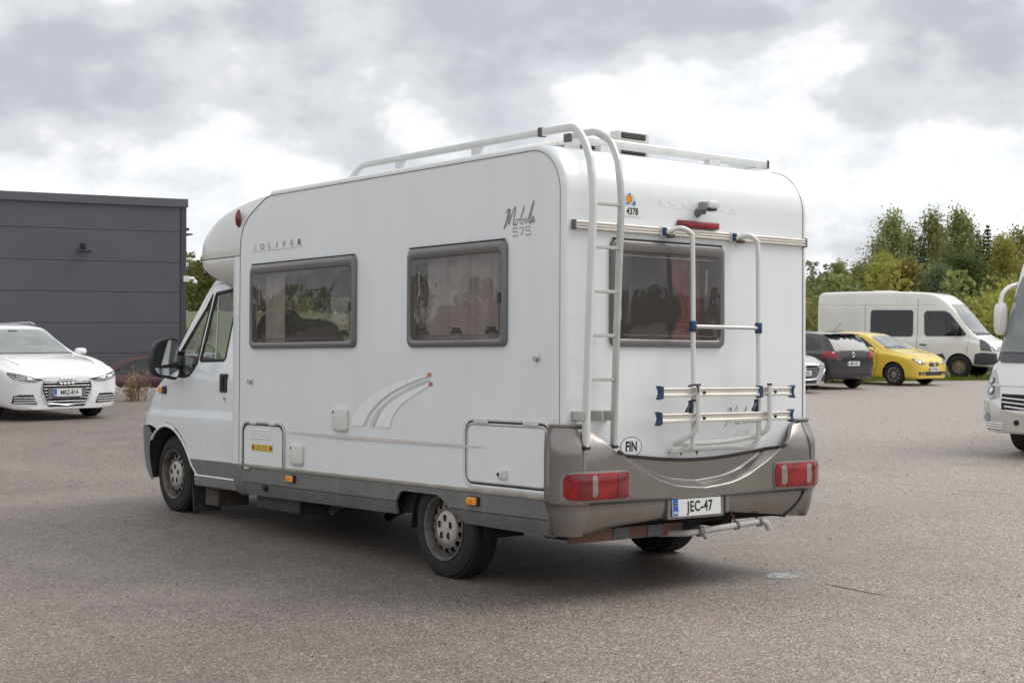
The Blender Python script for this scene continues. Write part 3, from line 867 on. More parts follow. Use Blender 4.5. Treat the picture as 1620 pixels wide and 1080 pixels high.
# number plate in its recess
px0, px1, pz0, pz1 = .815, 1.257, .541, .659
b = B(); b.box((px0 - .035, -.108, pz0 - .02), (px1 + .045, -.04, pz1 - .004), .012); b.build('plate_mount', BUMP, BP)
b = B(); b.box((px1 + .05, -.112, pz0 + .0), (px1 + .085, -.05, pz1), .01); b.build('plate_lamp_fin', BUMP, BP)
def number_plate(M, wd, h, s, parent, fin=True, sx=.82, sz=.80, nm='number_plate'):
    """plate in the local xy plane of M (M maps to the parent's frame), z outward"""
    def fnM(off): return lambda a, b_: M @ Vector((a, b_, off))
    o = patch(nm, rrect(-wd / 2, wd / 2, -h / 2, h / 2, .008, 3), fnM(.004), PLATEW, parent, thick=.004, nrm=M.to_3x3() @ Vector((0, 0, 1)), smooth=False)
    x0 = -wd / 2 + .004
    if fin:
        patch('country_band', rrect(x0, x0 + .046, -h / 2 + .004, h / 2 - .004, .004, 2), fnM(.0052), PLATEB, o, smooth=False)
        text('country_code', 'FIN', .026, M @ Matrix.Translation((x0 + .023, -h * .30, .0062)), PLATEW, o, bold=.0006)
        for k in range(12):
            a = 2 * pi * k / 12
            patch('star', ellipse(x0 + .023 + .013 * cos(a), h * .17 + .013 * sin(a), .0018, .0018, 5), fnM(.0062), mat('plate_yellow', (.8, .6, .05), .4, var=(30, .05)), o, smooth=False)
    text('plate_number', s, h * sz, M @ Matrix.Translation((.026 if fin else 0, -.002, .0062)), INK, o, sx=sx, space=1.08, bold=.002)
    return o
number_plate(frame_m(((px0 + px1) / 2, -.112, (pz0 + pz1) / 2), (1, 0, 0), (0, .05, 1)), .442, .118, 'JEC-47', RV)
# country sticker
o = patch('country_sticker', ellipse(.56, .993, .092, .0625, 36), rear(.002), WHITEV, RV, smooth=False)
patch('sticker_ring', ellipse(.56, .993, .092, .0625, 36), rear(.003), INK, o, holes=[ellipse(.56, .993, .088, .0588, 36)], smooth=False)
text('country_letters', 'FIN', .088, frame_m((.56, -.0035, .991), (1, 0, 0), (0, 0, 1)), INK, o, sx=.78, bold=.0028)
# club sticker with number
o = patch('club_sticker', [(.487, 2.452), (.635, 2.452), (.635, 2.60), (.487, 2.60)], rear(.002) if False else (lambda a, z: (a, -.003 + (max(0, z - 2.555) ** 2) * 1.6, z)), mat('sticker_white', (.8, .8, .79), .4, var=(20, .03)), RV, step=.03)
sk = lambda off: (lambda a, z: (a, -.003 - off + (max(0, z - 2.555) ** 2) * 1.6, z))
MT_OR, MT_BL = mat('sticker_orange', (.75, .3, .04), .45, var=(30, .2)), mat('sticker_blue', (.06, .2, .42), .45, var=(30, .2))
patch('emblem_patch', [(.495, 2.524), (.515, 2.52), (.53, 2.528), (.565, 2.515), (.588, 2.518), (.592, 2.55), (.585, 2.592), (.54, 2.598), (.50, 2.59)], sk(.001), mat('sticker_pale_blue', (.6, .68, .72), .45, var=(30, .1)), o, step=.03)
patch('emblem_crest', [(.51, 2.545), (.535, 2.535), (.56, 2.545), (.568, 2.575), (.55, 2.588), (.52, 2.588), (.505, 2.57)], sk(.002), MT_OR, o)
patch('emblem_band', [(.53, 2.586), (.552, 2.586), (.55, 2.600), (.532, 2.600)], sk(.0025), MT_BL, o)
patch('emblem_foot', [(.56, 2.53), (.585, 2.52), (.592, 2.545), (.575, 2.555)], sk(.0025), MT_BL, o)
patch('emblem_foot', [(.50, 2.53), (.52, 2.528), (.55, 2.534), (.52, 2.540)], sk(.0027), MT_BL, o)
text('sticker_number', '4378', .062, frame_m((.563, -.0045, 2.483), (1, 0, 0), (0, 0, 1)), INK, o, sx=.82, bold=.0016)
# faint name on the shoulder, following the curve
for i, ch in enumerate('SOLIFER'):
    x = .815 + i * .1125; z = 2.572
    text('faint_lettering', ch, .07, frame_m((x, -.0015, z), (1, 0, 0), (0, .06, 1)), WHITEV, RV, sx=1.25, bold=.001)
patch('faint_line', [(.80, 2.533), (1.53, 2.533), (1.53, 2.536), (.80, 2.536)], rear(.002), WHITEV, RV, smooth=False)
# hidden script low on the wall behind the rack
ribbon('script_lettering', mob, .004, frame_m((1.42, -.002, 1.105), (1, 0, 0), (0, 0, 1)), GREYINK, RV)
ribbon('number_lettering', seven_seg('575', 0, 0, .036, .045), .006, frame_m((1.52, -.002, 1.02), (1, 0, 0), (0, 0, 1)), mat('pale_grey_vinyl', (.55, .56, .56)), RV)
# high brake lamp
b = B(); b.box((.955, -.03, 2.408), (1.335, .0, 2.458), .012); o = b.build('brake_lamp', REDD, RV)
b = B(); b.box((.967, -.036, 2.414), (1.323, -.02, 2.452), .010); b.build('lens', REDL, o)
for x in (.972, 1.318):
    b = B(); b.sphere((x, -.036, 2.446), .004, 0, 8, 5); b.build('screw', RUBBER, o)
# reversing camera
b = B(); b.box((1.14, -.07, 2.50), (1.165, 0, 2.53), .006); b.lathe([(.0, 0), (.03, 0), (.03, .012), (.0, .012)], (1.15, -.012, 2.515), 'y', 14); o = b.build('reversing_camera', mat('grey_camera_plastic', (.2, .2, .21), .5, var=(20, .2)), RV)
b = B(); b.box((1.112, -.105, 2.522), (1.178, -.035, 2.582), .014); b.build('camera_bracket', mat('mid_grey_plastic', (.26, .26, .265), .45, var=(20, .1)), o)
b = B(); b.box((1.135, -.13, 2.535), (1.228, -.045, 2.588), .016); b.build('camera_hood', ALUW, o)
b = B(); b.box((1.14, -.115, 2.523), (1.222, -.05, 2.538), .004); b.build('camera_lens', BLACKP, o)
# rail across the rear wall
b = B()
b.box((.065, -.022, 2.347), (2.205, .0, 2.396), .006)
for z in (2.354, 2.372, 2.389): b.tube([(.07, -.024, z), (2.20, -.024, z)], .0075, 8)
o = b.build('rear_rail', ALUC, RV)
for x in (.062, 2.208):
    b = B(); b.box((x - .008, -.032, 2.34), (x + .008, .0, 2.403), .004); b.build('rail_end', mat('taupe_end_cap', (.13, .115, .10), .5, var=(20, .2)), o)
for x in (.80, .90, 1.445, 1.55):
    b = B(); b.box((x - .01, -.036, 2.336), (x + .01, .0, 2.404), .006); b.build('rail_bracket', ALUC, o)

# ladder, with its rails running on into the roof rails
def lad(x): 
    return [(x, -.088, 1.01), (x, -.108, 1.57), (x, -.155, 2.56), (x, -.12, 2.77), (x, -.06, 2.89)]
ladder = B()
LL = [Vector(p) for p in lad(.10)] + [Vector((.10, .02, 2.968)), Vector((.10, .12, 2.981)), Vector((.10, .34, 2.981))]
LR = [Vector(p) for p in lad(.33)] + [Vector((.33, .03, 2.95)), Vector((.33, .12, 2.981)), Vector((.33, .30, 2.975))]
def smoothpath(P): return [P[0]] + fillet(P[:3] + [P[3]], .10, 4)[1:-1] + [Vector(q) for q in crv([tuple(p) for p in P[3:]], 5)]
ladder.tube(smoothpath(LL), 0, 12, flat=(.017, .025), up=(1, 0, 0))
LADDER = ladder.build('ladder', ALUW, RV, angle=50)
b = B(); b.tube(smoothpath(LR), 0, 12, flat=(.015, .022), up=(1, 0, 0)); b.build('ladder_rail', ALUG, LADDER, angle=50)
for z in (1.42, 1.69, 1.96, 2.23, 2.495):
    y = lin([(1.0, -.088), (1.57, -.108), (2.56, -.155)], z)
    b = B(); b.tube([(.115, y, z), (.322, y, z)], 0, 10, flat=(.011, .012)); b.build('rung', ALUG, LADDER)
for x in (.10, .33):
    b = B(); b.box((x - .024, -.112, .993), (x + .024, -.064, 1.014), .006); b.build('rail_cap', RUBBER, LADDER)
b = B(); b.box((.055, -.004, 1.165), (.235, .0, 1.225), 0); b.box((.225, -.10, 1.165), (.235, .0, 1.225), 0); b.box((.06, -.1, 1.172), (.12, -.002, 1.22), .002); o = b.build('ladder_bracket', ALUG, LADDER)
b = B(); b.box((.235, -.014, 1.165), (.36, -.006, 1.225), .002); b.box((.315, -.10, 1.165), (.35, -.004, 1.225), .002); b.build('ladder_bracket', ALUG, LADDER)
b = B(); b.box((.345, -.135, 1.79), (.352, -.11, 1.87), .002); b.build('ladder_clip', CHROME, LADDER)

# roof rails
b = B(); b.tube(fillet([(.10, .34, 2.981), (.10, 2.43, 2.983), (.10, 2.60, 2.885)], .09), 0, 12, flat=(.019, .025), up=(1, 0, 0)); RR = b.build('roof_rail', ALUW, RV, angle=50)
b = B(); b.tube(fillet([(RVW - .10, .45, 2.955), (RVW - .10, 2.43, 2.983), (RVW - .10, 2.60, 2.885)], .09), 0, 12, flat=(.019, .025), up=(1, 0, 0)); b.build('roof_rail', ALUW, RV, angle=50)
for y in (1.93, 1.02):
    b = B(); b.box((.085, y - .05, 2.89), (.115, y + .05, 2.965), .004); b.box((.06, y - .07, 2.892), (.15, y + .07, 2.902), .003); b.build('rail_foot', ALUW, RR)
b = B(); b.box((.074, .325, 2.952), (.126, .358, 3.012), .006); b.build('rail_clamp', mat('dark_grey_clamp', (.1, .095, .09), .5, var=(20, .2)), RR)
b = B(); b.tube([(.34, .36, 2.972), (2.24, .38, 2.962)], 0, 12, flat=(.030, .019)); TB = b.build('roof_cross_bar', ALUW, RV, angle=50)
for lo_, hi_ in (((.318, .33, 2.945), (.345, .39, 3.0)), ((2.235, .35, 2.932), (2.247, .41, 2.993))):
    b = B(); b.box(lo_, hi_, .005); b.build('bar_end', mat('dark_grey_clamp', (.1, .095, .09)), TB)
b = B(); b.box((1.62, .34, 2.885), (1.72, .40, 2.945), .004); b.tube([(1.70, .36, 2.905), (2.0, .40, 2.89), (2.10, .40, 2.90)], 0, 8, flat=(.018, .03)); b.tube([(2.02, .38, 2.90), (2.2, .385, 2.94)], 0, 8, flat=(.012, .02)); b.build('bar_foot', ALUW, TB)
b = B(); b.box((.60, .34, 2.885), (.70, .40, 2.945), .004); b.build('bar_foot', ALUW, TB)
# roof air conditioner
b = B(); rings = []
for z, i_ in ((2.895, .02), (2.92, 0.0), (2.965, .006), (3.0, .03), (3.02, .08)):
    rings.append([(x, y, z) for x, y in rrect(.455 + i_, 1.16 - i_, .45 + i_ * .5, 1.55 - i_ * 4.5, .05)])
b.loft(rings, True, True)
ACW = mat('ac_white_plastic', (.73, .715, .685), .4, var=(5, .05))
AC = b.build('roof_air_conditioner', ACW, RV, angle=50)
b = B(); b.box((.84, .435, 2.90), (1.13, .52, 3.085), .010); b.build('ac_rear_frame', ACW, AC)
for (x0, x1, z0, z1) in ((.52, .60, 2.935, 2.975), (.62, .655, 2.935, 2.975), (.67, .71, 2.935, 2.975), (.87, 1.09, 2.93, 2.975), (.87, 1.09, 3.035, 3.073)):
    b = B(); yy = .428 if x0 > .8 else .442
    b.box((x0, yy, z0), (x1, yy + .02, z1), .003); o = b.build('ac_vent', DARKH, AC)
    for k in range(3):
        z = lerp(z0, z1, (k + .7) / 3.4); b = B(); b.box((x0 + .003, yy - .004, z), (x1 - .003, yy + .004, z + .004)); b.build('vent_slat', mat('ac_slat_grey', (.2, .19, .18), .5, var=(8, .1)), o)
text('ac_lettering', 'Electrolux', .072, frame_m((.4535, .665, 2.953), (0, -1, 0), (.05, 0, 1)), mat('navy_print', (.02, .05, .16), .5, var=(20, .1)), AC, sx=.85)

# folding bicycle rack
K = .0165
RACK = B()
post = [(.825, -.045, 2.362), (.89, -.10, 2.392), (.955, -.135, 2.36), (.965, -.14, 2.28), (.972, -.14, 1.70), (.975, -.14, 1.06), (.965, -.12, .985), (.93, -.06, .958), (.885, -.035, .958), (.95, -.03, .962), (1.2, -.04, .966), (1.44, -.04, .968), (1.52, -.055, .962), (1.575, -.10, .972), (1.592, -.135, 1.03), (1.592, -.14, 1.08), (1.590, -.14, 1.70), (1.585, -.14, 2.27), (1.575, -.135, 2.345), (1.53, -.10, 2.382), (1.475, -.045, 2.360)]
P1 = crv(post[:9], 6); P2 = crv(post[9:], 6)
RACK.tube(P1, K, 12); RACK.tube([post[8], (.885, -.018, .955)] + P2, K, 12)
RK = RACK.build('bicycle_rack', ALUW, RV, angle=60)
b = B()
for P in ([(.955, -.205, 1.385), (.955, -.205, 1.16), (.945, -.19, 1.09), (.915, -.14, 1.045), (.88, -.09, 1.015), (.875, -.075, 1.005)], [(1.63, -.205, 1.385), (1.63, -.205, 1.16), (1.62, -.185, 1.08), (1.59, -.12, 1.04), (1.57, -.09, 1.03)]):
    b.tube(crv(P, 6), K, 12)
b.tube(crv([(.875, -.075, 1.003), (.93, -.07, 1.003), (1.25, -.085, 1.005), (1.57, -.09, 1.03)], 6), K, 12)
b.build('rack_platform', ALUW, RK, angle=60)
for x in (.955, 1.63):
    b = B(); b.lathe([(.0, 0), (K, 0), (K + .001, -.008), (K + .001, -.012)], (x, -.205, 1.391), 'z', 14); b.build('tube_cap', BLACKP, RK)
    for z in (1.335, 1.172):
        b = B(); b.lathe([(.0, -.012), (.010, -.012), (.011, 0.0)], (x + .028, -.225, z), 'y', 10); b.build('bolt', BLACKP, RK)
for z, xa, xb in ((1.337, .66, 1.875), (1.174, .65, 1.865)):
    b = B()
    prof = [(-.152, z + .029), (-.185, z + .029), (-.188, z + .022), (-.180, z + .010), (-.180, z - .006), (-.189, z - .014), (-.189, z - .026), (-.182, z - .030), (-.152, z - .030)]
    b.loft([[(x, p[0], p[1]) for p in prof] for x in (xa, xb)], True, True)
    o = b.build('wheel_channel', ALUC, RK, angle=20)
    for x, s in ((xa, -1), (xb, 1)):
        b = B(); rings = []
        for dx in (0, .022): rings.append([(x + s * (p[0] + dx * .6), p[1], p[2]) for p in [(.0, -.195, z + .034), (.028, -.195, z + .042), (.012, -.195, z + .01), (.012, -.195, z - .012), (.028, -.195, z - .046), (.0, -.195, z - .036)]] if dx == 0 else [(x + s * p[0], p[1], p[2]) for p in [(.0, -.148, z + .034), (.028, -.148, z + .042), (.012, -.148, z + .01), (.012, -.148, z - .012), (.028, -.148, z - .046), (.0, -.148, z - .036)]])
        b.loft(rings, True, True); b.build('channel_end', BLUEP, o, smooth=False)
b = B(); b.box((1.552, -.196, 1.297), (1.58, -.146, 1.377), .006); b.build('channel_clamp', BLUEP, RK)
b = B(); b.tube(crv([(.905, -.165, 1.375), (.93, -.21, 1.385), (.945, -.215, 1.35), (.945, -.2, 1.29), (.93, -.17, 1.285)], 5), .006, 8); b.build('rack_strap', BLACKP, RK)
for x in (.972, 1.591):
    b = B(); b.lathe([(K + .006, -.035), (K + .008, -.03), (K + .008, .03), (K + .006, .035)], (x, -.14, 1.76), 'z', 14, caps=True); b.build('cross_clamp', BLUEP, RK)
    b = B(); b.box((x - .03, -.155, 1.20), (x - .01, -.125, 1.285), .006)
    b.tube(crv([(x - .02, -.15, 1.26), (x - .06, -.17, 1.25), (x - .10, -.18, 1.215)], 4), .010, 8); b.build('tilt_lever', mat('navy_plastic', (.018, .03, .06), .45, var=(20, .2)), RK)
b = B(); b.tube([(.972, -.14, 1.76), (1.591, -.14, 1.76)], .0135, 12); b.build('rack_cross_tube', ALUG, RK)
for x in (.815, 1.468):
    b = B(); b.box((x - .018, -.056, 2.343), (x + .010, -.024, 2.396), .008); b.build('rack_clamp', BLUEP, RK)
    b = B(); b.box((x + .012, -.08, 2.328), (x + .06, -.035, 2.352), .008); b.build('clamp_knob', mat('bronze_knob', (.12, .1, .08), .5, var=(20, .2)), RK)
for x in (.955, 1.10):
    b = B(); b.tube([(x, -.05, .95), (x, -.05, .925)], [.009, .003], 8); b.build('rack_peg', BLACKP, RK)

# underside
b = B()
b.box((.10, .12, .46), (RVW - .10, 4.3, .60)); b.box((.55, .2, .40), (.65, 5.9, .50)); b.box((1.6, .2, .40), (1.7, 5.9, .50)); b.box((.35, 1.2, .36), (1.9, 1.42, .46), .03)
b.box((.3, 4.2, .46), (1.95, 6.1, .62)); b.box((1.0, 2.0, .30), (1.9, 3.1, .47), .03)
b.build('chassis', UNDER, RV)
b = B(); b.box((.14, 3.38, .318), (.55, 4.08, .455), .02); b.build('battery_box', mat('dusty_black_box', (.05, .05, .052), .6, var=(7, .5)), RV)
for (y, x, r_) in ((3.05, .25, .03), (2.42, .35, .035)):
    b = B(); b.tube([(x + .2, y, .44), (x + .04, y, .40), (x - .03, y - .02, .365)], r_, 12, False); b.build('drain_pipe', UNDER if y < 3 else mat('grey_pipe', (.2, .19, .18), .6, var=(20, .3)), RV)
def wheel_housing(x, y, z, r, wd, s):
    b = B(); rings = []
    for dx in (0, wd):
        rings.append([(x + dx * s, y + r * cos(pi * k / 14), z + r * sin(pi * k / 14)) for k in range(15)])
    b.loft(rings, False); b.add(rings[1], [tuple(range(15))]); return b.build('wheel_housing', UNDER, RV)
def tail_board():
    b = B(); b.box((.14, .10, .395), (1.12, .13, .475), .003); o = b.build('tail_board', mat('rusty_brown_board', (.17, .09, .06), .7, var=(8, .3)), RV)
    for x in (.50, .80):
        b = B(); b.box((x, .092, .397), (x + .13, .11, .473), .002); b.build('board_band', mat('grimy_blue_grey', (.12, .13, .14), .6, var=(10, .3)), o)
tail_board()
b = B(); b.tube(fillet([(.98, .18, .40), (1.05, -.02, .415), (1.16, -.04, .425), (1.70, -.05, .455), (1.76, -.055, .452), (1.79, -.06, .40)], .035), .0215, 14); TP = b.build('drain_tube', mat('grey_pvc_tube', (.48, .47, .44), .5, var=(8, .15)), RV)
b = B(); b.lathe([(.03, -.02), (.036, -.018), (.036, .018), (.03, .02)], (1.14, -.038, .424), 'x', 16); b.lathe([(.029, -.012), (.031, -.01), (.031, .01), (.029, .012)], (1.48, -.046, .4425), 'x', 16); b.lathe([(.031, -.012), (.034, -.01), (.034, .01), (.031, .012)], (1.70, -.05, .455), 'x', 16); b.tube([(1.15, -.05, .41), (1.17, -.07, .375)], .012, 8); b.build('tube_collar', mat('dark_grey_collar', (.2, .2, .195), .6, var=(14, .3)), TP)
b = B(); b.tube([(1.48, -.04, .46), (1.48, -.0, .52)], .009, 8); b.build('tube_hanger', mat('rust', (.2, .1, .06), .8, var=(20, .4)), TP)
b = B(); b.box((.2, .15, .40), (1.35, .45, .52), .02); b.build('grey_water_tank', UNDER, RV)

# wheels
def rv_wheel(x, y, z, s, r=.342, wd=.215, rim=.218):
    """s = -1: outer face towards -x"""
    root = bpy.data.objects.new('wheel', None); COL.objects.link(root); root.parent = RV
    b = B()
    prof = [(rim - .01, wd), (rim + .02, wd + .002), (r - .05, wd + .01), (r - .015, wd - .005), (r - .004, wd - .03), (r, wd * .75), (r, wd * .5), (r, wd * .25), (r - .004, .03), (r - .015, .006), (r - .05, -.008), (r - .09, -.010), (rim + .012, -.004), (rim - .004, .004), (rim - .012, .03)]
    b.lathe(prof, (x, y, z), 'x', 48, sgn=-s)
    for k in range(72):                                       # tread blocks
        a = 2 * pi * k / 72
        for (h0, h1, tw) in ((.02, .058, .10), (.065, .10, .0), (.115, .15, .5), (.157, .195, .4)):
            aa = a + tw * 2 * pi / 72; da = .030
            q = []
            for h in (h0, h1):
                for rr in (r - .004, r + .006):
                    for g in (aa - da, aa + da): q.append((x - s * h, y + rr * cos(g), z + rr * sin(g)))
            b.add(q, [(0, 1, 3, 2), (4, 6, 7, 5), (2, 3, 7, 6), (0, 2, 6, 4), (1, 5, 7, 3)])
    b.build('tyre', TYRE, root, angle=40)
    # pressed steel rim with a ring of round holes
    b = B()
    b.lathe([(rim, -.002), (rim + .006, -.006), (rim + .004, -.012), (rim - .006, -.010), (rim - .018, .012), (rim - .022, .055), (rim - .03, .06)], (x, y, z), 'x', 48, sgn=-s)
    RIMO = b.build('rim', STEEL, root, angle=50)
    hol = [ellipse((rim - .062) * cos(2 * pi * (k + .5) / 14), (rim - .062) * sin(2 * pi * (k + .5) / 14), .019, .019, 12) for k in range(14)]
    def disc(a, b_):
        rr = sqrt(a * a + b_ * b_)
        h = lin([(0, .03), (.10, .028), (.118, .022), (.14, .018), (.165, .026), (.185, .05), (.2, .06)], rr)
        return (x - s * h, y + a, z + b_)
    patch('rim_disc', ellipse(0, 0, rim - .02, rim - .02, 48), disc, STEEL, root, holes=hol, step=.025, angle=50)
    b = B(); b.lathe([(.001, .075), (rim - .03, .075)], (x, y, z), 'x', 32, sgn=-s); b.build('brake_drum', DARKH, root)
    hc = .118
    hh = [ellipse(.066 * cos(pi / 2 + 2 * pi * k / 5), .066 * sin(pi / 2 + 2 * pi * k / 5), .021, .025, 14) for k in range(5)]
    def capf(a, b_):
        rr = sqrt(a * a + b_ * b_)
        return (x - s * lin([(0, .002), (.03, .003), (.035, .006), (.09, .006), (.108, .012), (.118, .026)], rr), y + a, z + b_)
    patch('hub_cap', ellipse(0, 0, hc, hc, 40), capf, HUBCAP, root, holes=hh, step=.02, angle=50)
    for k in range(5):
        a = pi / 2 + 2 * pi * k / 5
        b = B(); b.lathe([(.0, .014), (.009, .014), (.011, .017), (.011, .03)], (x, y + .066 * cos(a), z + .066 * sin(a)), 'x', 6, sgn=-s); b.build('wheel_nut', mat('dull_nut', (.2, .19, .17), .5, .5, var=(20, .3)), root)
    return root
GZ = lambda x, y: .0255 + .018 * x + .026 * y                 # the level ground seen from the vehicle's frame
for (x, y, s) in ((.055, 1.315, -1), (RVW - .055, 1.315, 1), (.145, 5.60, -1), (RVW - .145, 5.60, 1)):
    wx = x if s < 0 else x
    rv_wheel(wx, y, GZ(x, y) + .338, s)
    wheel_housing(x + (.02 if s < 0 else -.02), y, GZ(x, y) + .30, .42, .34, 1 if s < 0 else -1)
# ------------------------------------------------------------------ cab and overcab cap (still in the motorhome's frame)
XC = RVW / 2
def cab_x(z): return .10 + .165 * max(0, z - 1.36) + .05 * max(0, (.85 - z)) ** 1.5 - .016 * sstep(1.10, 1.03, z) * sstep(.70, 1.03, z) 
yf_t = [(.44, 6.30), (.55, 6.40), (.70, 6.44), (.92, 6.44), (.95, 6.40), (1.05, 6.36), (1.16, 6.27), (1.25, 6.15), (1.32, 6.02), (1.38, 5.88), (1.44, 5.77), (1.52, 5.74), (1.6, 5.70), (2.15, 5.24), (2.25, 5.12)]
r_t = [(.44, .36), (.95, .38), (1.16, .34), (1.30, .24), (1.38, .19), (1.5, .14), (2.25, .13)]
def front_edge(z): return lin(yf_t, z) - tab(r_t, z)
def front_fn(off=0.0):
    def fn(u, z):
        """u from -1 to 1 across the nose"""
        hw = XC - cab_x(z); r_ = tab(r_t, z); yf = lin(yf_t, z)
        a = abs(u); k = 0.62
        if a < k: x = (hw - r_) * a / k; y = yf - .05 * (a / k) ** 2
        else:
            g = (a - k) / (1 - k) * .5 * pi
            x = hw - r_ + r_ * sin(g); y = (yf - .05) - (r_ - .05) * (1 - cos(g))
        return (XC + math.copysign(x, u), y + off, z)
    return fn
cabL = lambda off=0.0: (lambda y, z: (cab_x(z) - off, y, z))
cabR = lambda off=0.0: (lambda y, z: (RVW - cab_x(z) + off, y, z))
arch_c = [(5.17, .62), (5.24, .715), (5.30, .785), (5.36, .84), (5.43, .888), (5.50, .92), (5.585, .94), (5.67, .945), (5.76, .93), (5.84, .90), (5.91, .86), (5.96, .81), (5.985, .75), (5.99, .68)]
door = [(4.26, .668), (5.195, .668), (5.235, .735), (5.29, .81), (5.36, .872), (5.43, .918), (5.50, .953), (5.585, .975), (5.655, .985), (5.645, 1.06), (5.615, 1.28), (5.60, 1.36), (5.60, 1.50), (5.555, 1.60), (5.40, 1.755), (5.20, 1.94), (5.085, 2.13), (5.04, 2.185), (4.95, 2.205), (4.26, 2.215)]
doorwin = [(4.60, 1.555), (4.63, 1.53), (5.06, 1.525), (5.085, 1.545), (5.07, 1.62), (4.985, 2.10), (4.965, 2.135), (4.56, 2.165), (4.55, 2.10)]
qwin = [(5.235, 1.40), (5.33, 1.385), (5.46, 1.39), (5.50, 1.41), (5.515, 1.59), (5.37, 1.745), (5.12, 2.0), (5.03, 2.125), (5.015, 2.12), (5.03, 2.0), (5.095, 1.65), (5.11, 1.51), (5.17, 1.45)]
def shrink(poly, d):
    cx = sum(p[0] for p in poly) / len(poly); cy = sum(p[1] for p in poly) / len(poly); out = []
    n = len(poly)
    for i in range(n):
        a, p, c = poly[i - 1], poly[i], poly[(i + 1) % n]
        t = Vector((c[0] - a[0], c[1] - a[1])).normalized(); q = Vector((-t.y, t.x))
        if q.dot(Vector((cx - p[0], cy - p[1]))) < 0: q = -q
        out.append((p[0] + q.x * d, p[1] + q.y * d))
    return out
CREASE = .05
for s, fnc in ((0, cabL), (1, cabR)):
    zz = [.945, 1.0, 1.08, 1.16, 1.25, 1.32, 1.38, 1.44, 1.52, 1.6, 1.75, 1.95, 2.15, 2.25]
    front = [(front_edge(z), z) for z in zz]
    fender = [(5.49, .925), (5.585, .945), (5.67, .95), (5.76, .935), (5.84, .905), (5.91, .93), (5.98, .945)] + front[0:] + [(4.26, 2.25), (4.26, 2.222), (4.95, 2.212), (5.046, 2.192), (5.092, 2.135), (5.207, 1.945), (5.407, 1.76), (5.562, 1.605), (5.607, 1.50), (5.607, 1.36), (5.622, 1.28), (5.651, 1.06), (5.661, .978), (5.585, .968), (5.50, .946)]
    patch('front_wing', fender, fnc(0), CABW, RV, step=.05, thick=.02, nrm=(-1, 0, 0) if s == 0 else (1, 0, 0), angle=40)
    dr = patch('cab_door', door, fnc(.002), CABW, RV, holes=[doorwin, qwin], step=.045, thick=.025, nrm=(-1, 0, 0) if s == 0 else (1, 0, 0), angle=40)
    for poly, nm in ((doorwin, 'door_window'), (qwin, 'quarter_window')):
        o = patch(nm, poly, fnc(-.008), CLEAR, dr, step=.12)
        b = B(); ring1 = [Vector(fnc(.005)(*p)) for p in poly]; ring2 = [Vector(fnc(.007)(*p)) for p in shrink(poly, .016)]; ring3 = [Vector(fnc(-.004)(*p)) for p in shrink(poly, .026)]
        ring0 = [Vector(fnc(.001)(*p)) for p in shrink(poly, -.006)]
        b.loft([ring0, ring1, ring2, ring3]); b.build('window_seal', RUBBER, o)
    b = B(); b.tube([Vector(fnc(-.005)(y, z)) for y, z in ((4.80, 1.55), (4.92, 2.1))], .006, 6); b.build('window_channel', mat('pale_channel', (.6, .62, .62), .4, var=(10, .1)), dr)
    # handle
    xx = cab_x(1.35)
    g = (lambda v: v) if s == 0 else (lambda v: (RVW - v[0], v[1], v[2]))
    def gbox(lo, hi, bev, nm, mt, par):
        lo, hi = g(lo), g(hi); b = B(); b.box([min(a, c) for a, c in zip(lo, hi)], [max(a, c) for a, c in zip(lo, hi)], bev); return b.build(nm, mt, par)
    h = gbox((xx - .016, 4.515, 1.265), (xx + .01, 4.64, 1.425), .012, 'door_handle', BLACKP, dr)
    gbox((xx - .032, 4.555, 1.285), (xx - .012, 4.605, 1.405), .012, 'handle_grip', BLACKP, h)
    b = B(); b.lathe([(.0, .012), (.014, .012), (.016, 0)], g((xx, 4.555, 1.212)), 'x', 14, sgn=-1 if s == 0 else 1); b.build('door_lock', CHROME, dr)
    # grey lower door trim and sill
    patch('door_trim', [(4.29, .545), (5.085, .548), (5.20, .672), (4.29, .676)], fnc(.008), SKIRT, dr, step=.08, thick=.012, nrm=(-1, 0, 0) if s == 0 else (1, 0, 0))
    b = B(); rings = []
    for y, in ((4.27,), (4.7,), (5.02,), (5.075,)):
        k = 0 if y < 5.05 else .02
        rings.append([g((x, y, z - k)) for x, z in ((.105, .545), (.085, .542), (.078, .525), (.085, .45 + k), (.115, .435 + k), (.25, .435 + k), (.25, .545))])
    b.loft(rings, True, True); sl_ = b.build('sill', SKIRT, RV)
    b = B(); b.tube([g((.079, 4.28, .535)), g((.079, 5.06, .538))], .009, 8); b.build('sill_lip', CABW, sl_)
    # arch lip, mud flap, bumper end
    b = B(); b.tube([Vector(fnc(.002)(y, z)) for y, z in crv([(5.075, .54)] + arch_c[:-2] , 2)], 0, 8, flat=(.012, .009), up=(1, 0, 0)); b.build('arch_lip', CABW, RV)
    b = B(); b.add([g(p) for p in ((.16, 5.30, .62), (.42, 5.30, .62), (.42, 5.24, .20), (.16, 5.25, .20), (.16, 5.28, .62), (.42, 5.28, .62), (.42, 5.22, .20), (.16, 5.23, .20))], [(0, 1, 2, 3), (7, 6, 5, 4), (0, 3, 7, 4), (1, 5, 6, 2), (3, 2, 6, 7), (0, 4, 5, 1)]); b.build('mud_flap', mat('mud_flap_rubber', (.045, .043, .04), .8, var=(9, .4)), RV)
    b = B(); b.box([min(a, c) for a, c in zip(g((.2, 4.85, .27)), g((.5, 5.1, .42)))], [max(a, c) for a, c in zip(g((.2, 4.85, .27)), g((.5, 5.1, .42)))], .01); b.build('jacking_point', mat('rusty_bracket', (.09, .07, .055), .8, var=(12, .4)), RV)
    # indicator on the wing
    yq = 5.77; xq = cab_x(1.27)
    o = gbox((xq - .02, yq - .095, 1.235), (xq + .01, yq - .03, 1.305), .008, 'wing_indicator', BLACKP, RV)
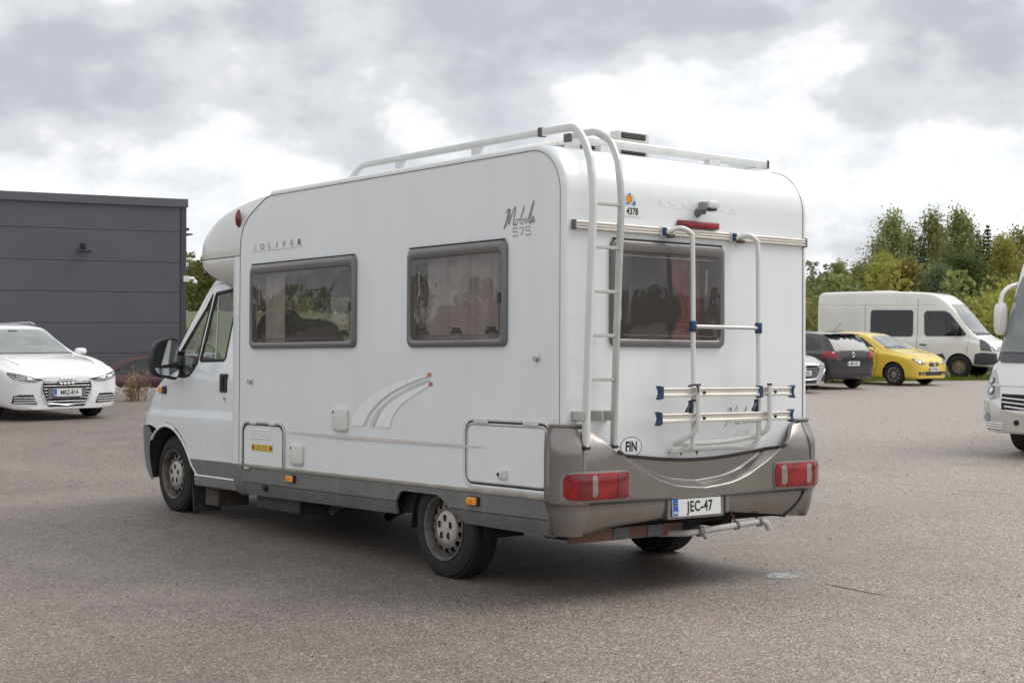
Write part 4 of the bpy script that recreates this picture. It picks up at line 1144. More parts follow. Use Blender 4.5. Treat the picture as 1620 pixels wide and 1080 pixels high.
    gbox((xq - .028, yq - .04, 1.238), (xq + .004, yq + .035, 1.302), .014, 'lens', ORANGE, o)
    # door mirror
    mx = -.075
    b = B(); rings = []
    for (dy, k, dz) in ((-.035, .93, 0), (-.02, 1.0, 0), (.05, .98, 0), (.10, .80, 0), (.125, .45, 0)):
        ring = []
        for (px, pz) in crv([(.115, .175), (-.02, .172), (-.10, .115), (-.135, .0), (-.125, -.10), (-.08, -.16), (.02, -.175), (.115, -.178), (.122, 0)], 4, True):
            ring.append(g((mx + px * k, 5.36 + dy, 1.555 + pz * k + dz)))
        rings.append(ring)
    b.loft(rings, True, True); MR = b.build('door_mirror', BLACKP, RV, angle=45)
    hs = [(p[0] * .86, p[1] * .86) for p in crv([(.115, .175), (-.02, .172), (-.10, .115), (-.135, .0), (-.125, -.10), (-.08, -.16), (.02, -.175), (.115, -.178), (.122, 0)], 4, True)]
    up_ = [p for p in hs if p[1] > -.075]; lo_ = [p for p in hs if p[1] <= -.085]
    for poly, tl in ((up_, .03), (lo_, .10)):
        patch('mirror_glass', poly, (lambda a, z: g((mx + a, 5.36 - .038 - a * .10 + z * tl, 1.555 + z))), MIRROR, MR)
    b = B(); 
    for z in (1.60, 1.48): b.tube([g((mx + .10, 5.39, z)), g((.13, 5.42, z + .005))], .02, 10)
    b.build('mirror_arm', BLACKP, MR)
    b = B(); rings = [[Vector(fnc(o_)(y, z)) for y, z in poly] for o_, poly in ((.002, [(5.36, 1.395), (5.49, 1.41), (5.51, 1.58), (5.45, 1.655), (5.42, 1.60)]), (.012, [(5.375, 1.41), (5.48, 1.425), (5.50, 1.575), (5.455, 1.63), (5.43, 1.58)]))]
    b.loft(rings, True, True); b.build('mirror_base', BLACKP, MR)
# nose: bumper, bonnet, windscreen
def sheet(name, z0, z1, nz_, u0, u1, nu, off, mt, par, thick=0):
    b = B(); fn = front_fn(off)
    b.loft([[fn(lerp(u0, u1, i / nu), lerp(z0, z1, j / nz_)) for i in range(nu + 1)] for j in range(nz_ + 1)], False)
    return b.build(name, mt, par, angle=40)
BON = sheet('bonnet', .945, 1.485, 24, -1, 1, 60, 0, CABW, RV)
FB = sheet('front_bumper', .44, .94, 14, -1, 1, 60, .02, SKIRT, RV)
b = B(); b.loft([[front_fn(.02)(lerp(-1, 1, i / 60), .938) for i in range(61)], [front_fn(-.02)(lerp(-1, 1, i / 60), .946) for i in range(61)]], False); b.build('bumper_top', SKIRT, FB)
for s in (0, 1):
    g = (lambda v: v) if s == 0 else (lambda v: (RVW - v[0], v[1], v[2]))
    b = B()
    ys = [(.93, 5.985), (.86, 5.925), (.80, 5.975), (.74, 6.0), (.66, 6.0), (.58, 5.985), (.50, 5.955), (.44, 5.94)]
    b.loft([[g((cab_x(z) - .012, min(ya, front_edge(z) + .02), z)), g((cab_x(z) - .012, front_edge(z) + .021, z))] for z, ya in ys], False); b.build('bumper_end', SKIRT, FB)
sheet('windscreen', 1.50, 2.17, 10, -.86, .86, 30, 0, CLEAR, RV)
for u0, u1 in ((-1, -.86), (.86, 1)): sheet('windscreen_pillar', 1.485, 2.25, 10, u0, u1, 8, 0.001, CABW, RV)
sheet('windscreen_header', 2.17, 2.25, 3, -.86, .86, 30, 0, CABW, RV)
sheet('scuttle', 1.485, 1.50, 2, -.86, .86, 30, 0.002, BLACKP, RV)
for sx in (-1, 1):
    b = B(); fn = front_fn(.012); b.loft([[fn(sx * lerp(.50, .86, i / 12), lerp(.98, 1.15, j / 6)) for i in range(13)] for j in range(7)], False); b.build('headlamp', mat('lamp_glass', (.55, .57, .58), .1, .4, .6, var=(10, .1)), BON)
b = B(); fn = front_fn(.012); b.loft([[fn(lerp(-.42, .42, i / 12), lerp(.99, 1.10, j / 4)) for i in range(13)] for j in range(5)], False); b.build('grille', BLACKP, BON)
number_plate(frame_m((XC, 6.475, .66), (-1, 0, 0), (0, 0, 1)), .442, .118, 'JEC-47', RV)
b = B(); b.loft([[(cab_x(2.25), y, 2.25), (XC, y, 2.31), (RVW - cab_x(2.25), y, 2.25)] for y in (4.2, 4.6, 5.0, 5.10)], False); b.build('cab_roof', CABW, RV)
# dashboard, steering wheel
b = B(); b.box((.22, 5.10, 1.15), (RVW - .22, 5.62, 1.43), .06); DB = b.build('dashboard', DASH, RV)
b = B(); b.box((.42, 5.02, 1.40), (.95, 5.42, 1.54), .05); b.build('instrument_hood', DASH, DB)
b = B()
cw_ = Vector((.62, 5.02, 1.40)); e1 = Vector((1, 0, 0)); e2 = Vector((0, .42, .9)).normalized()
b.tube([cw_ + (e1 * cos(2 * pi * k / 28) + e2 * sin(2 * pi * k / 28)) * .205 for k in range(28)], .016, 8, closed=True)
for a in (.3, pi - .3, -pi / 2): b.tube([cw_, cw_ + (e1 * cos(a) + e2 * sin(a)) * .2], .016, 8)
b.tube([cw_, cw_ + Vector((0, .3, -.14))], .03, 8); b.build('steering_wheel', BLACKP, RV)

# overcab cap: plan outline swept up and over
def cap_plan():
    pts = []
    Nn = 5.29; r_ = .52
    for y in (3.95, 4.12, 4.3, 4.5, 4.65): pts.append((0.0, y))
    for k in range(0, 13):
        a = .5 * pi * k / 12
        pts.append((r_ - r_ * cos(a), Nn - .09 - r_ + r_ * sin(a)))
    pts.append((XC * .75, Nn - .02)); pts.append((XC, Nn))
    return pts + [(RVW - x, y) for x, y in pts[-2::-1]]
cp = cap_plan()
rows = [(2.13, .20, .30, 0), (2.19, .13, .22, 0), (2.24, .075, .145, 0), (2.285, .035, .075, 0), (2.325, .012, .028, 0), (2.36, .002, .006, 0), (2.388, 0, 0, 0), (2.396, .003, .005, 0), (2.404, .003, .005, 0), (2.412, 0, 0, 0), (2.47, .0, .002, 0), (2.545, .002, .0, .008), (2.60, .006, 0, .038), (2.645, .012, 0, .08), (2.69, .02, 0, .125), (2.73, .03, 0, .175), (2.765, .042, 0, .235), (2.795, .055, 0, .31), (2.825, .07, 0, .41), (2.85, .082, 0, .53), (2.87, .092, 0, .67), (2.885, .10, 0, .82), (2.895, .105, 0, .95)]
rings = []
for (z, ix, dyb, iy) in rows:
    ring = []
    for x, y in cp:
        k = sstep(3.62, 4.2, y)
        yy = y - dyb * sstep(4.1, 5.0, y) - (y - 3.60) * iy
        xx = XC + (x - XC) * (1 - ix / 1.12 * 1.0)
        ring.append((xx + (.0025 if x < XC else -.0025), yy, z))
    rings.append(ring)
b = B(); b.loft(rings, False)
b.add(rings[-1], [tuple(range(len(cp)))])
CAP = b.build('overcab_cap', CREAM, RV, angle=35, fix=False)
b = B(); b.tube([(x + (.001 if x < XC else -.001), y, 2.400) for x, y in cp[1:-1]], .0035, 6); b.build('cap_seam', JOINT, CAP)
for s in (0, 1):
    X = (lambda x: x) if s == 0 else (lambda x: RVW - x)
    rings = []
    for t in range(9):
        z = lerp(2.64, 2.785, t / 8); k = sqrt(max(0, 1 - ((t - 4) / 4.2) ** 2))
        rings.append([(X(.012 - .035 * k * cos(pi * j / 8 - pi / 2)), 4.165 + .032 * k * sin(pi * j / 8 - pi / 2) - .0, z) for j in range(9)])
    b = B(); b.loft(rings, False, False); b.build('clearance_lamp', REDD, CAP)
    b = B(); rings = [[(X(x), y, z) for x, y in ((.018, 4.35), (.022, 4.52), (.022, 4.62), (.018, 4.75))] for z in (2.29, 2.31)]
b = B(); b.tube([(x + (.10 if x < XC else -.10), y - .10, 2.245) for x, y in cp[2:-2]], .012, 6); b.build('cap_gasket', RUBBER, CAP)

# ------------------------------------------------------------------ ground
def uv_of(x, y):
    d = Vector((x - CAM.x, y - CAM.y)); f2 = Vector((FWD.x, FWD.y)).normalized(); r2 = Vector((f2.y, -f2.x))
    return d.dot(f2), d.dot(r2)
def xy_of(u, v):
    f2 = Vector((FWD.x, FWD.y)).normalized(); r2 = Vector((f2.y, -f2.x))
    return CAM.x + f2.x * u + r2.x * v, CAM.y + f2.y * u + r2.y * v
def hgt(x, y):
    """the yard rises a little towards the shed on the left"""
    u, v = uv_of(x, y)
    return .20 * sstep(14, 23, u) * sstep(2, -6, v) + .012 * sin(x * .31 + 1) * sin(y * .27) * sstep(16, 24, u)
def at(px, py, z=None):
    """where the sight line through a picture point meets the yard"""
    d = FWD + RIGHT * ((px - 810) / 2395.7) - UP * ((py - 540) / 2395.7)
    h = 0.0
    for _ in range(6):
        p = CAM + d * ((h - CAM.z) / d.z); h = hgt(p.x, p.y)
    return p
def ground_sheet(name, us, vs, zf, mt):
    b = B(); rows = []
    for u in us: rows.append([(*xy_of(u, v), zf(u, v)) for v in vs])
    b.loft(rows, False)
    return b.build(name, mt, None, fix=True)
def asphalt_mat():
    mt = bpy.data.materials.new('worn_asphalt'); mt.use_nodes = True
    t = mt.node_tree; bs = t.nodes['Principled BSDF']; L = t.links
    tc = N(t, 'ShaderNodeTexCoord')
    def noise(scale, detail=4, rough=.6, loc=None, scl=None, dist=0):
        n = N(t, 'ShaderNodeTexNoise', inp={'Scale': scale, 'Detail': detail, 'Roughness': rough, 'Distortion': dist})
        if loc or scl:
            mp = N(t, 'ShaderNodeMapping'); mp.inputs['Location'].default_value = loc or (0, 0, 0); mp.inputs['Scale'].default_value = scl or (1, 1, 1)
            L.new(tc.outputs['Object'], mp.inputs[0]); L.new(mp.outputs[0], n.inputs['Vector'])
        else: L.new(tc.outputs['Object'], n.inputs['Vector'])
        return n.outputs['Fac']
    big = noise(.16, 3, .6)
    mid = noise(1.1, 4, .65, (3, 1, 0))
    c = mixc(t, ramp(t, big, [(.34, 0), (.64, 1)]), (.118, .096, .084), (.192, .163, .147))
    c = mixc(t, math_(t, 'MULTIPLY', ramp(t, mid, [(.42, 0), (.74, 1)]), .4), c, (.235, .203, .184))
    # bands swept and driven across the yard
    mpb = N(t, 'ShaderNodeMapping'); mpb.inputs['Rotation'].default_value = (0, 0, radians(38.5 + 8)); mpb.inputs['Scale'].default_value = (.10, .75, 1)
    L.new(tc.outputs['Object'], mpb.inputs[0])
    nb = N(t, 'ShaderNodeTexNoise', inp={'Scale': 1.0, 'Detail': 5.0, 'Roughness': .6, 'Distortion': .6}); L.new(mpb.outputs[0], nb.inputs['Vector'])
    c = mixc(t, math_(t, 'MULTIPLY', ramp(t, nb.outputs['Fac'], [(.5, 0), (.68, 1)]), .5), c, (.25, .217, .196))
    mpc = N(t, 'ShaderNodeMapping'); mpc.inputs['Rotation'].default_value = (0, 0, radians(12)); mpc.inputs['Scale'].default_value = (.9, .08, 1); mpc.inputs['Location'].default_value = (4, 2, 0)
    L.new(tc.outputs['Object'], mpc.inputs[0])
    nc_ = N(t, 'ShaderNodeTexNoise', inp={'Scale': 1.3, 'Detail': 5.0, 'Roughness': .6, 'Distortion': .4}); L.new(mpc.outputs[0], nc_.inputs['Vector'])
    c = mixc(t, math_(t, 'MULTIPLY', ramp(t, nc_.outputs['Fac'], [(.56, 0), (.68, 1)]), .4), c, (.095, .083, .078))
    # base colour paler towards the open side of the yard, darker towards the other
    sepx = N(t, 'ShaderNodeSeparateXYZ'); L.new(tc.outputs['Object'], sepx.inputs[0])
    lat = math_(t, 'ADD', math_(t, 'MULTIPLY', sepx.outputs[0], .78), math_(t, 'MULTIPLY', sepx.outputs[1], -.62))
    lat = math_(t, 'ADD', lat, math_(t, 'MULTIPLY', big, 5.0))
    mr = N(t, 'ShaderNodeMapRange'); mr.interpolation_type = 'SMOOTHSTEP'; mr.inputs[1].default_value = 1.0; mr.inputs[2].default_value = 8.5; mr.inputs[4].default_value = .8
    L.new(lat, mr.inputs[0])
    c = mixc(t, mr.outputs[0], c, (.32, .283, .262))
    mr2 = N(t, 'ShaderNodeMapRange'); mr2.interpolation_type = 'SMOOTHSTEP'; mr2.inputs[1].default_value = 1.0; mr2.inputs[2].default_value = -2.5; mr2.inputs[4].default_value = .28
    L.new(math_(t, 'ADD', lat, math_(t, 'MULTIPLY', nb.outputs['Fac'], -6.0)), mr2.inputs[0])
    c = mixc(t, mr2.outputs[0], c, (.095, .080, .071))
    # aggregate: pale and dark stones from a few millimetres to two centimetres
    vor = N(t, 'ShaderNodeTexVoronoi', inp={'Scale': 110.0, 'Randomness': 1.0}); L.new(tc.outputs['Object'], vor.inputs['Vector'])
    sep = N(t, 'ShaderNodeSeparateColor'); L.new(vor.outputs['Color'], sep.inputs[0])
    c = mixc(t, .95, c, ramp(t, sep.outputs[0], [(.0, .34), (.35, .74), (.7, 1.1), (.90, 1.6), (1.0, 2.5)]), 'MULTIPLY')
    vor2 = N(t, 'ShaderNodeTexVoronoi', inp={'Scale': 80.0, 'Randomness': 1.0}); L.new(tc.outputs['Object'], vor2.inputs['Vector'])
    sep2 = N(t, 'ShaderNodeSeparateColor'); L.new(vor2.outputs['Color'], sep2.inputs[0])
    c = mixc(t, .55, c, ramp(t, sep2.outputs[1], [(.0, .58), (.3, .86), (.75, 1.08), (.95, 1.4), (1.0, 1.75)]), 'MULTIPLY')
    coarse = noise(15, 4, .75)
    c = mixc(t, .5, c, ramp(t, coarse, [(.3, .72), (.7, 1.28)]), 'MULTIPLY')
    tan = noise(2.6, 3, .6, (5, 8, 0))
    c = mixc(t, math_(t, 'MULTIPLY', ramp(t, tan, [(.56, 0), (.7, 1)]), .25), c, (.24, .195, .145))
    grit = noise(330, 2, .7)
    # dark pits, scuffs and tyre marks
    pit = noise(9, 4, .7, (7, 2, 0), (1, 1, 1), .4)
    c = mixc(t, math_(t, 'MULTIPLY', ramp(t, pit, [(.60, 0), (.70, 1)]), .55), c, (.06, .052, .048))
    pit2 = noise(31, 3, .75, (2, 5, 0), None, .3)
    c = mixc(t, math_(t, 'MULTIPLY', ramp(t, pit2, [(.60, 0), (.70, 1)]), .5), c, (.06, .052, .048))
    scuff = noise(1.7, 5, .72, (1, 9, 0), (1.0, .35, 1), .8)
    c = mixc(t, math_(t, 'MULTIPLY', ramp(t, scuff, [(.58, 0), (.70, 1)]), .35), c, (.115, .104, .099))
    dust = noise(.5, 4, .6, (11, 4, 0), None, .5)
    c = mixc(t, math_(t, 'MULTIPLY', ramp(t, dust, [(.54, 0), (.74, 1)]), .35), c, (.29, .255, .23))
    c = mixc(t, 1.0, c, (1.10, 1.055, 1.01), 'MULTIPLY')
    L.new(c, bs.inputs['Base Color'])
    bs.inputs['Roughness'].default_value = .62
    bs.inputs['Specular IOR Level'].default_value = .75
    h = math_(t, 'ADD', math_(t, 'MULTIPLY', vor.outputs['Distance'], -.6), math_(t, 'MULTIPLY', grit, .5))
    bp = N(t, 'ShaderNodeBump', inp={'Strength': .55, 'Distance': .006}); L.new(h, bp.inputs['Height']); L.new(bp.outputs[0], bs.inputs['Normal'])
    return mt
def grass_mat(name, c0, c1, c2, sc1=.6):
    mt = bpy.data.materials.new(name); mt.use_nodes = True
    t = mt.node_tree; bs = t.nodes['Principled BSDF']; L = t.links
    tc = N(t, 'ShaderNodeTexCoord')
    n1 = N(t, 'ShaderNodeTexNoise', inp={'Scale': sc1, 'Detail': 6.0}); L.new(tc.outputs['Object'], n1.inputs['Vector'])
    n2 = N(t, 'ShaderNodeTexNoise', inp={'Scale': 9.0, 'Detail': 6.0, 'Roughness': .7}); L.new(tc.outputs['Object'], n2.inputs['Vector'])
    c = mixc(t, ramp(t, n1.outputs['Fac'], [(.35, 0), (.65, 1)]), c0, c1)
    c = mixc(t, math_(t, 'MULTIPLY', ramp(t, n2.outputs['Fac'], [(.4, 0), (.7, 1)]), .6), c, c2)
    L.new(c, bs.inputs['Base Color']); bs.inputs['Roughness'].default_value = .9
    return mt
ASPH = asphalt_mat()
def frange(a, b_, n): return [lerp(a, b_, i / n) for i in range(n + 1)]
def far_edge(v): return lin([(-60, 31.2), (-12, 31.0), (-6, 31.4), (-3, 33), (3, 40), (10, 43.5), (16, 45.5), (60, 46)], v)
GRASS = grass_mat('rough_grass_ground', (.075, .088, .028), (.16, .135, .055), (.05, .07, .02))
vs_ = sorted(set(frange(-420, -60, 18) + frange(-60, 60, 60) + frange(60, 420, 18)))
us_ = sorted(set(frange(-260, -40, 11) + frange(-40, 60, 50) + frange(60, 140, 20) + frange(140, 900, 19)))
def land(u, v):
    x, y = xy_of(u, v)
    z = hgt(x, y) - .06
    low = sstep(31.6, 33.2, u) * sstep(2.0, -2.0, v)            # the ground behind the yard's left edge lies lower
    return z - .92 * low + 3.4 * sstep(70, 250, u) * sstep(30, -40, v)
tag(ground_sheet('ground', us_, vs_, land, GRASS), kind='structure')
b = B(); rows = []
vv = frange(-46, 56, 102)
for k in frange(0, 1, 60):
    rows.append([(*xy_of(lerp(-22, far_edge(v), k), v), hgt(*xy_of(lerp(-22, far_edge(v), k), v))) for v in vv])
b.loft(rows, False)
tag(b.build('asphalt_yard', ASPH), kind='structure')
# ------------------------------------------------------------------ cars
CGLASS = mat('dark_car_window', (.028, .032, .034), .04, 0, .0, var=(2, .3), spec=.55)
CSCREEN = mat('grey_windscreen', (.17, .185, .178), .05, 0, .7, var=(2.5, .35), spec=.8)  # opaque; pale grey base stands in for reflected sky and light seen through
BRIGHT = mat('bright_trim', (.72, .72, .72), .2, .85, var=(10, .1))
ALLOY = mat('silver_alloy', (.45, .45, .44), .35, .7, var=(14, .15))
LAMP = mat('clear_lamp', (.40, .42, .43), .12, .35, .8, var=(25, .5))
LAMPD = mat('lamp_dark_bowl', (.10, .105, .11), .15, .4, .7, var=(25, .4))
def paint(nm, c, metal=0.0): return mat(nm, c, .26, metal, .8, var=(2, .04), streak=(6, .06, tuple(x * .8 + .03 for x in c)))
def car_loft(st, body_mat, root, wheels, wr, wx, boxy=0.0, arch_r=1.14):
    """closed body lofted through stations (y, sill z, half width, belt z, top z, half width at top); wheel arches are cut out"""
    keys = [[(s[0], s[k]) for s in st] for k in range(1, 6)]
    y0, y1 = st[0][0], st[-1][0]
    ys = []
    n = 84
    for i in range(n + 1):
        t = i / n; t = .5 - .5 * cos(pi * t) if True else t
        ys.append(lerp(y0, y1, lerp(i / n, t, .6)))
    rings = []
    for y in ys:
        z0, w_, zb, zt, wt = [tab(k, y) for k in keys]
        e = boxy
        half = [(0, z0), (w_ * .55, z0), (w_ * .86, z0 + .005), (w_ * .955, z0 + .05), (w_ * .985, z0 + .16), (w_, lerp(z0, zb, .5)), (w_ * .992, zb - .07), (w_ * .965, zb - .012),
                (lerp(w_ * .95, wt, .12), lerp(zb, zt, .10)), (lerp(w_ * .95, wt, .55 - .2 * e), lerp(zb, zt, .5)), (lerp(w_ * .95, wt, .9), lerp(zb, zt, .88)), (wt * .93, zt - .02 * (1 - .3 * e)), (wt * .6, zt - .002), (0, zt + .004)]
        h = crv(half, 3)
        rings.append([(x, y, z) for x, z in h] + [(-x, y, z) for x, z in h[-2:0:-1]])
    b = B(); b.loft(rings, True, True)
    body = b.build('body', [body_mat, DARKH], root, angle=33)
    for wy in wheels:
        for s in (-1, 1):
            c = B(); c.lathe([(wr * arch_r, -.16), (wr * arch_r, .4)], (s * (wx - .05), wy, wr * 1.02), 'x', 28, caps=True, sgn=s)
            co = c.build('cut', [DARKH], None)
            md = body.modifiers.new('b', 'BOOLEAN'); md.object = co; md.operation = 'DIFFERENCE'; md.solver = 'EXACT'
            bpy.context.view_layer.update()
            me = bpy.data.meshes.new_from_object(body.evaluated_get(bpy.context.evaluated_depsgraph_get()))
            body.modifiers.clear(); old = body.data; body.data = me; bpy.data.meshes.remove(old)
            bpy.data.objects.remove(co)
    me = body.data
    me.materials.clear(); me.materials.append(body_mat); me.materials.append(DARKH)
    for p in me.polygons:
        c = p.center; dark = False
        for wy in wheels:
            if (c.y - wy) ** 2 + (c.z - wr * 1.02) ** 2 < (wr * arch_r) ** 2 * 1.001 and abs(c.x) > .3 and abs(c.x) < wx + .2:
                if (abs(p.normal.x) < .3 and (c.y - wy) ** 2 + (c.z - wr * 1.02) ** 2 > (wr * arch_r * .9) ** 2) or abs(c.x) < wx - .12: dark = True
        p.material_index = 1 if dark else 0
    me.shade_smooth(); me.set_sharp_from_angle(angle=radians(33)); me.name = 'body'
    bm = bmesh.new(); bm.from_mesh(me); bvh = BVHTree.FromBMesh(bm); bm.free()
    return body, bvh
def projector(bvh, axis, sgn):
    def at_(a, b_, off):
        if axis == 'y': o, d = Vector((a, sgn * 9, b_)), Vector((0, -sgn, 0))
        elif axis == 'x': o, d = Vector((sgn * 5, a, b_)), Vector((-sgn, 0, 0))
        else: o, d = Vector((a, b_, 6)), Vector((0, 0, -1))
        l_, n_, i_, ds = bvh.ray_cast(o, d)
        if l_ is None:
            l_, n_, i_, ds = bvh.find_nearest(o + d * (4 if axis != 'y' else 7))
        if n_.dot(d) > 0: n_ = -n_
        nn = (n_ - d * 1.0).normalized()
        return l_ + nn * off
    return at_
def on(bvh, axis, sgn, poly, off, mt, nm, par, step=.07, thick=.008, holes=()):
    pj = projector(bvh, axis, sgn)
    return patch(nm, poly, lambda a, b_: pj(a, b_, off), mt, par, holes=holes, step=step, thick=thick, nrm={'y': (0, sgn, 0), 'x': (sgn, 0, 0), 'z': (0, 0, 1)}[axis], angle=62)
def line_on(bvh, axis, sgn, pts, wdt, mt, nm, par, off=.002):
    pj = projector(bvh, axis, sgn)
    P = []
    for a, c in zip(pts, pts[1:]):
        n = max(1, int(sqrt((a[0] - c[0]) ** 2 + (a[1] - c[1]) ** 2) / .06))
        P += [(lerp(a[0], c[0], k / n), lerp(a[1], c[1], k / n)) for k in range(n)]
    P.append(pts[-1])
    b = B(); b.tube([pj(p[0], p[1], off) for p in P], wdt, 5); return b.build(nm, mt, par)
def mir(poly): return [(-a, c) for a, c in poly][::-1]
def car_wheel(root, x, y, r, s, rim_r, wd=.2, kind='spoke', n=10, rim_mat=None, steer=0):
    g = bpy.data.objects.new('wheel', None); COL.objects.link(g); g.parent = root
    g.location = (x, y, r); g.rotation_euler = (0, 0, steer)
    rm = rim_mat or ALLOY
    b = B()
    b.lathe([(rim_r - .012, .02), (rim_r, .004), (rim_r + .02, -.004), (r - .03, -.006), (r - .008, .008), (r, .03), (r, wd - .03), (r - .01, wd - .006), (r - .04, wd), (rim_r, wd)], (0, 0, 0), 'x', 36, sgn=-s)
    b.build('tyre', TYRE, g, angle=40)
    b = B(); b.lathe([(.001, .085), (rim_r - .01, .085)], (0, 0, 0), 'x', 24, sgn=-s); b.build('brake_disc', DARKH, g)
    if kind == 'spoke':
        hol = []
        for k in range(n):
            a0 = 2 * pi * k / n + .10 * 10 / n; a1 = 2 * pi * (k + 1) / n - .10 * 10 / n
            ri, ro = rim_r * .30, rim_r * .84
            sh = .05
            hol.append([(ro * cos(lerp(a0 - sh, a1 + sh, t / 4)), ro * sin(lerp(a0 - sh, a1 + sh, t / 4))) for t in range(5)] + [(ri * cos(lerp(a1, a0, .35 + .15 * t)), ri * sin(lerp(a1, a0, .35 + .15 * t))) for t in range(3)])
    else:
        hol = [ellipse(rim_r * .70 * cos(2 * pi * k / n), rim_r * .70 * sin(2 * pi * k / n), rim_r * .10, rim_r * .10, 8) for k in range(n)]
    def fn(a, c):
        rr = sqrt(a * a + c * c) / rim_r
        h = lin([(0, .012), (.25, .010), (.35, .022), (.85, .014), (.93, .004), (1, .012)], rr) if kind == 'spoke' else lin([(0, .02), (.35, .02), (.42, .045), (.6, .03), (.8, .04), (.9, .07), (1, .012)], rr)
        return (-s * h, a, c)
    patch('rim', ellipse(0, 0, rim_r - .002, rim_r - .002, 36), fn, rm, g, holes=hol, step=rim_r * .22, thick=.025, nrm=(s, 0, 0), angle=50)
    b = B(); b.lathe([(.0, .004), (rim_r * .16, .004), (rim_r * .2, .014)], (0, 0, 0), 'x', 16, sgn=-s); b.build('hub_cap', rm, g)
    return g
def place(root, x, y, yaw, z=None):
    root.location = (x, y, hgt(x, y) if z is None else z); root.rotation_euler = (0, 0, radians(yaw))
def door_mirror(root, x, y, z, s, mt):
    b = B(); rings = []
    for t, k in ((-.04, .82), (-.01, 1), (.06, .93), (.11, .6), (.13, .2)):
        rings.append([(x + s * .09 + .095 * k * math.copysign(abs(cos(a)) ** .7, cos(a)), y + t, z + .065 * k * math.copysign(abs(sin(a)) ** .7, sin(a))) for a in [2 * pi * q / 16 for q in range(16)]])
    b.loft(rings, True, True); o = b.build('door_mirror', mt, root, angle=60)
    b = B(); b.tube([(x - s * .06, y + .03, z - .05), (x + s * .04, y + .02, z - .03)], .02, 8); b.build('mirror_arm', BLACKP, o)

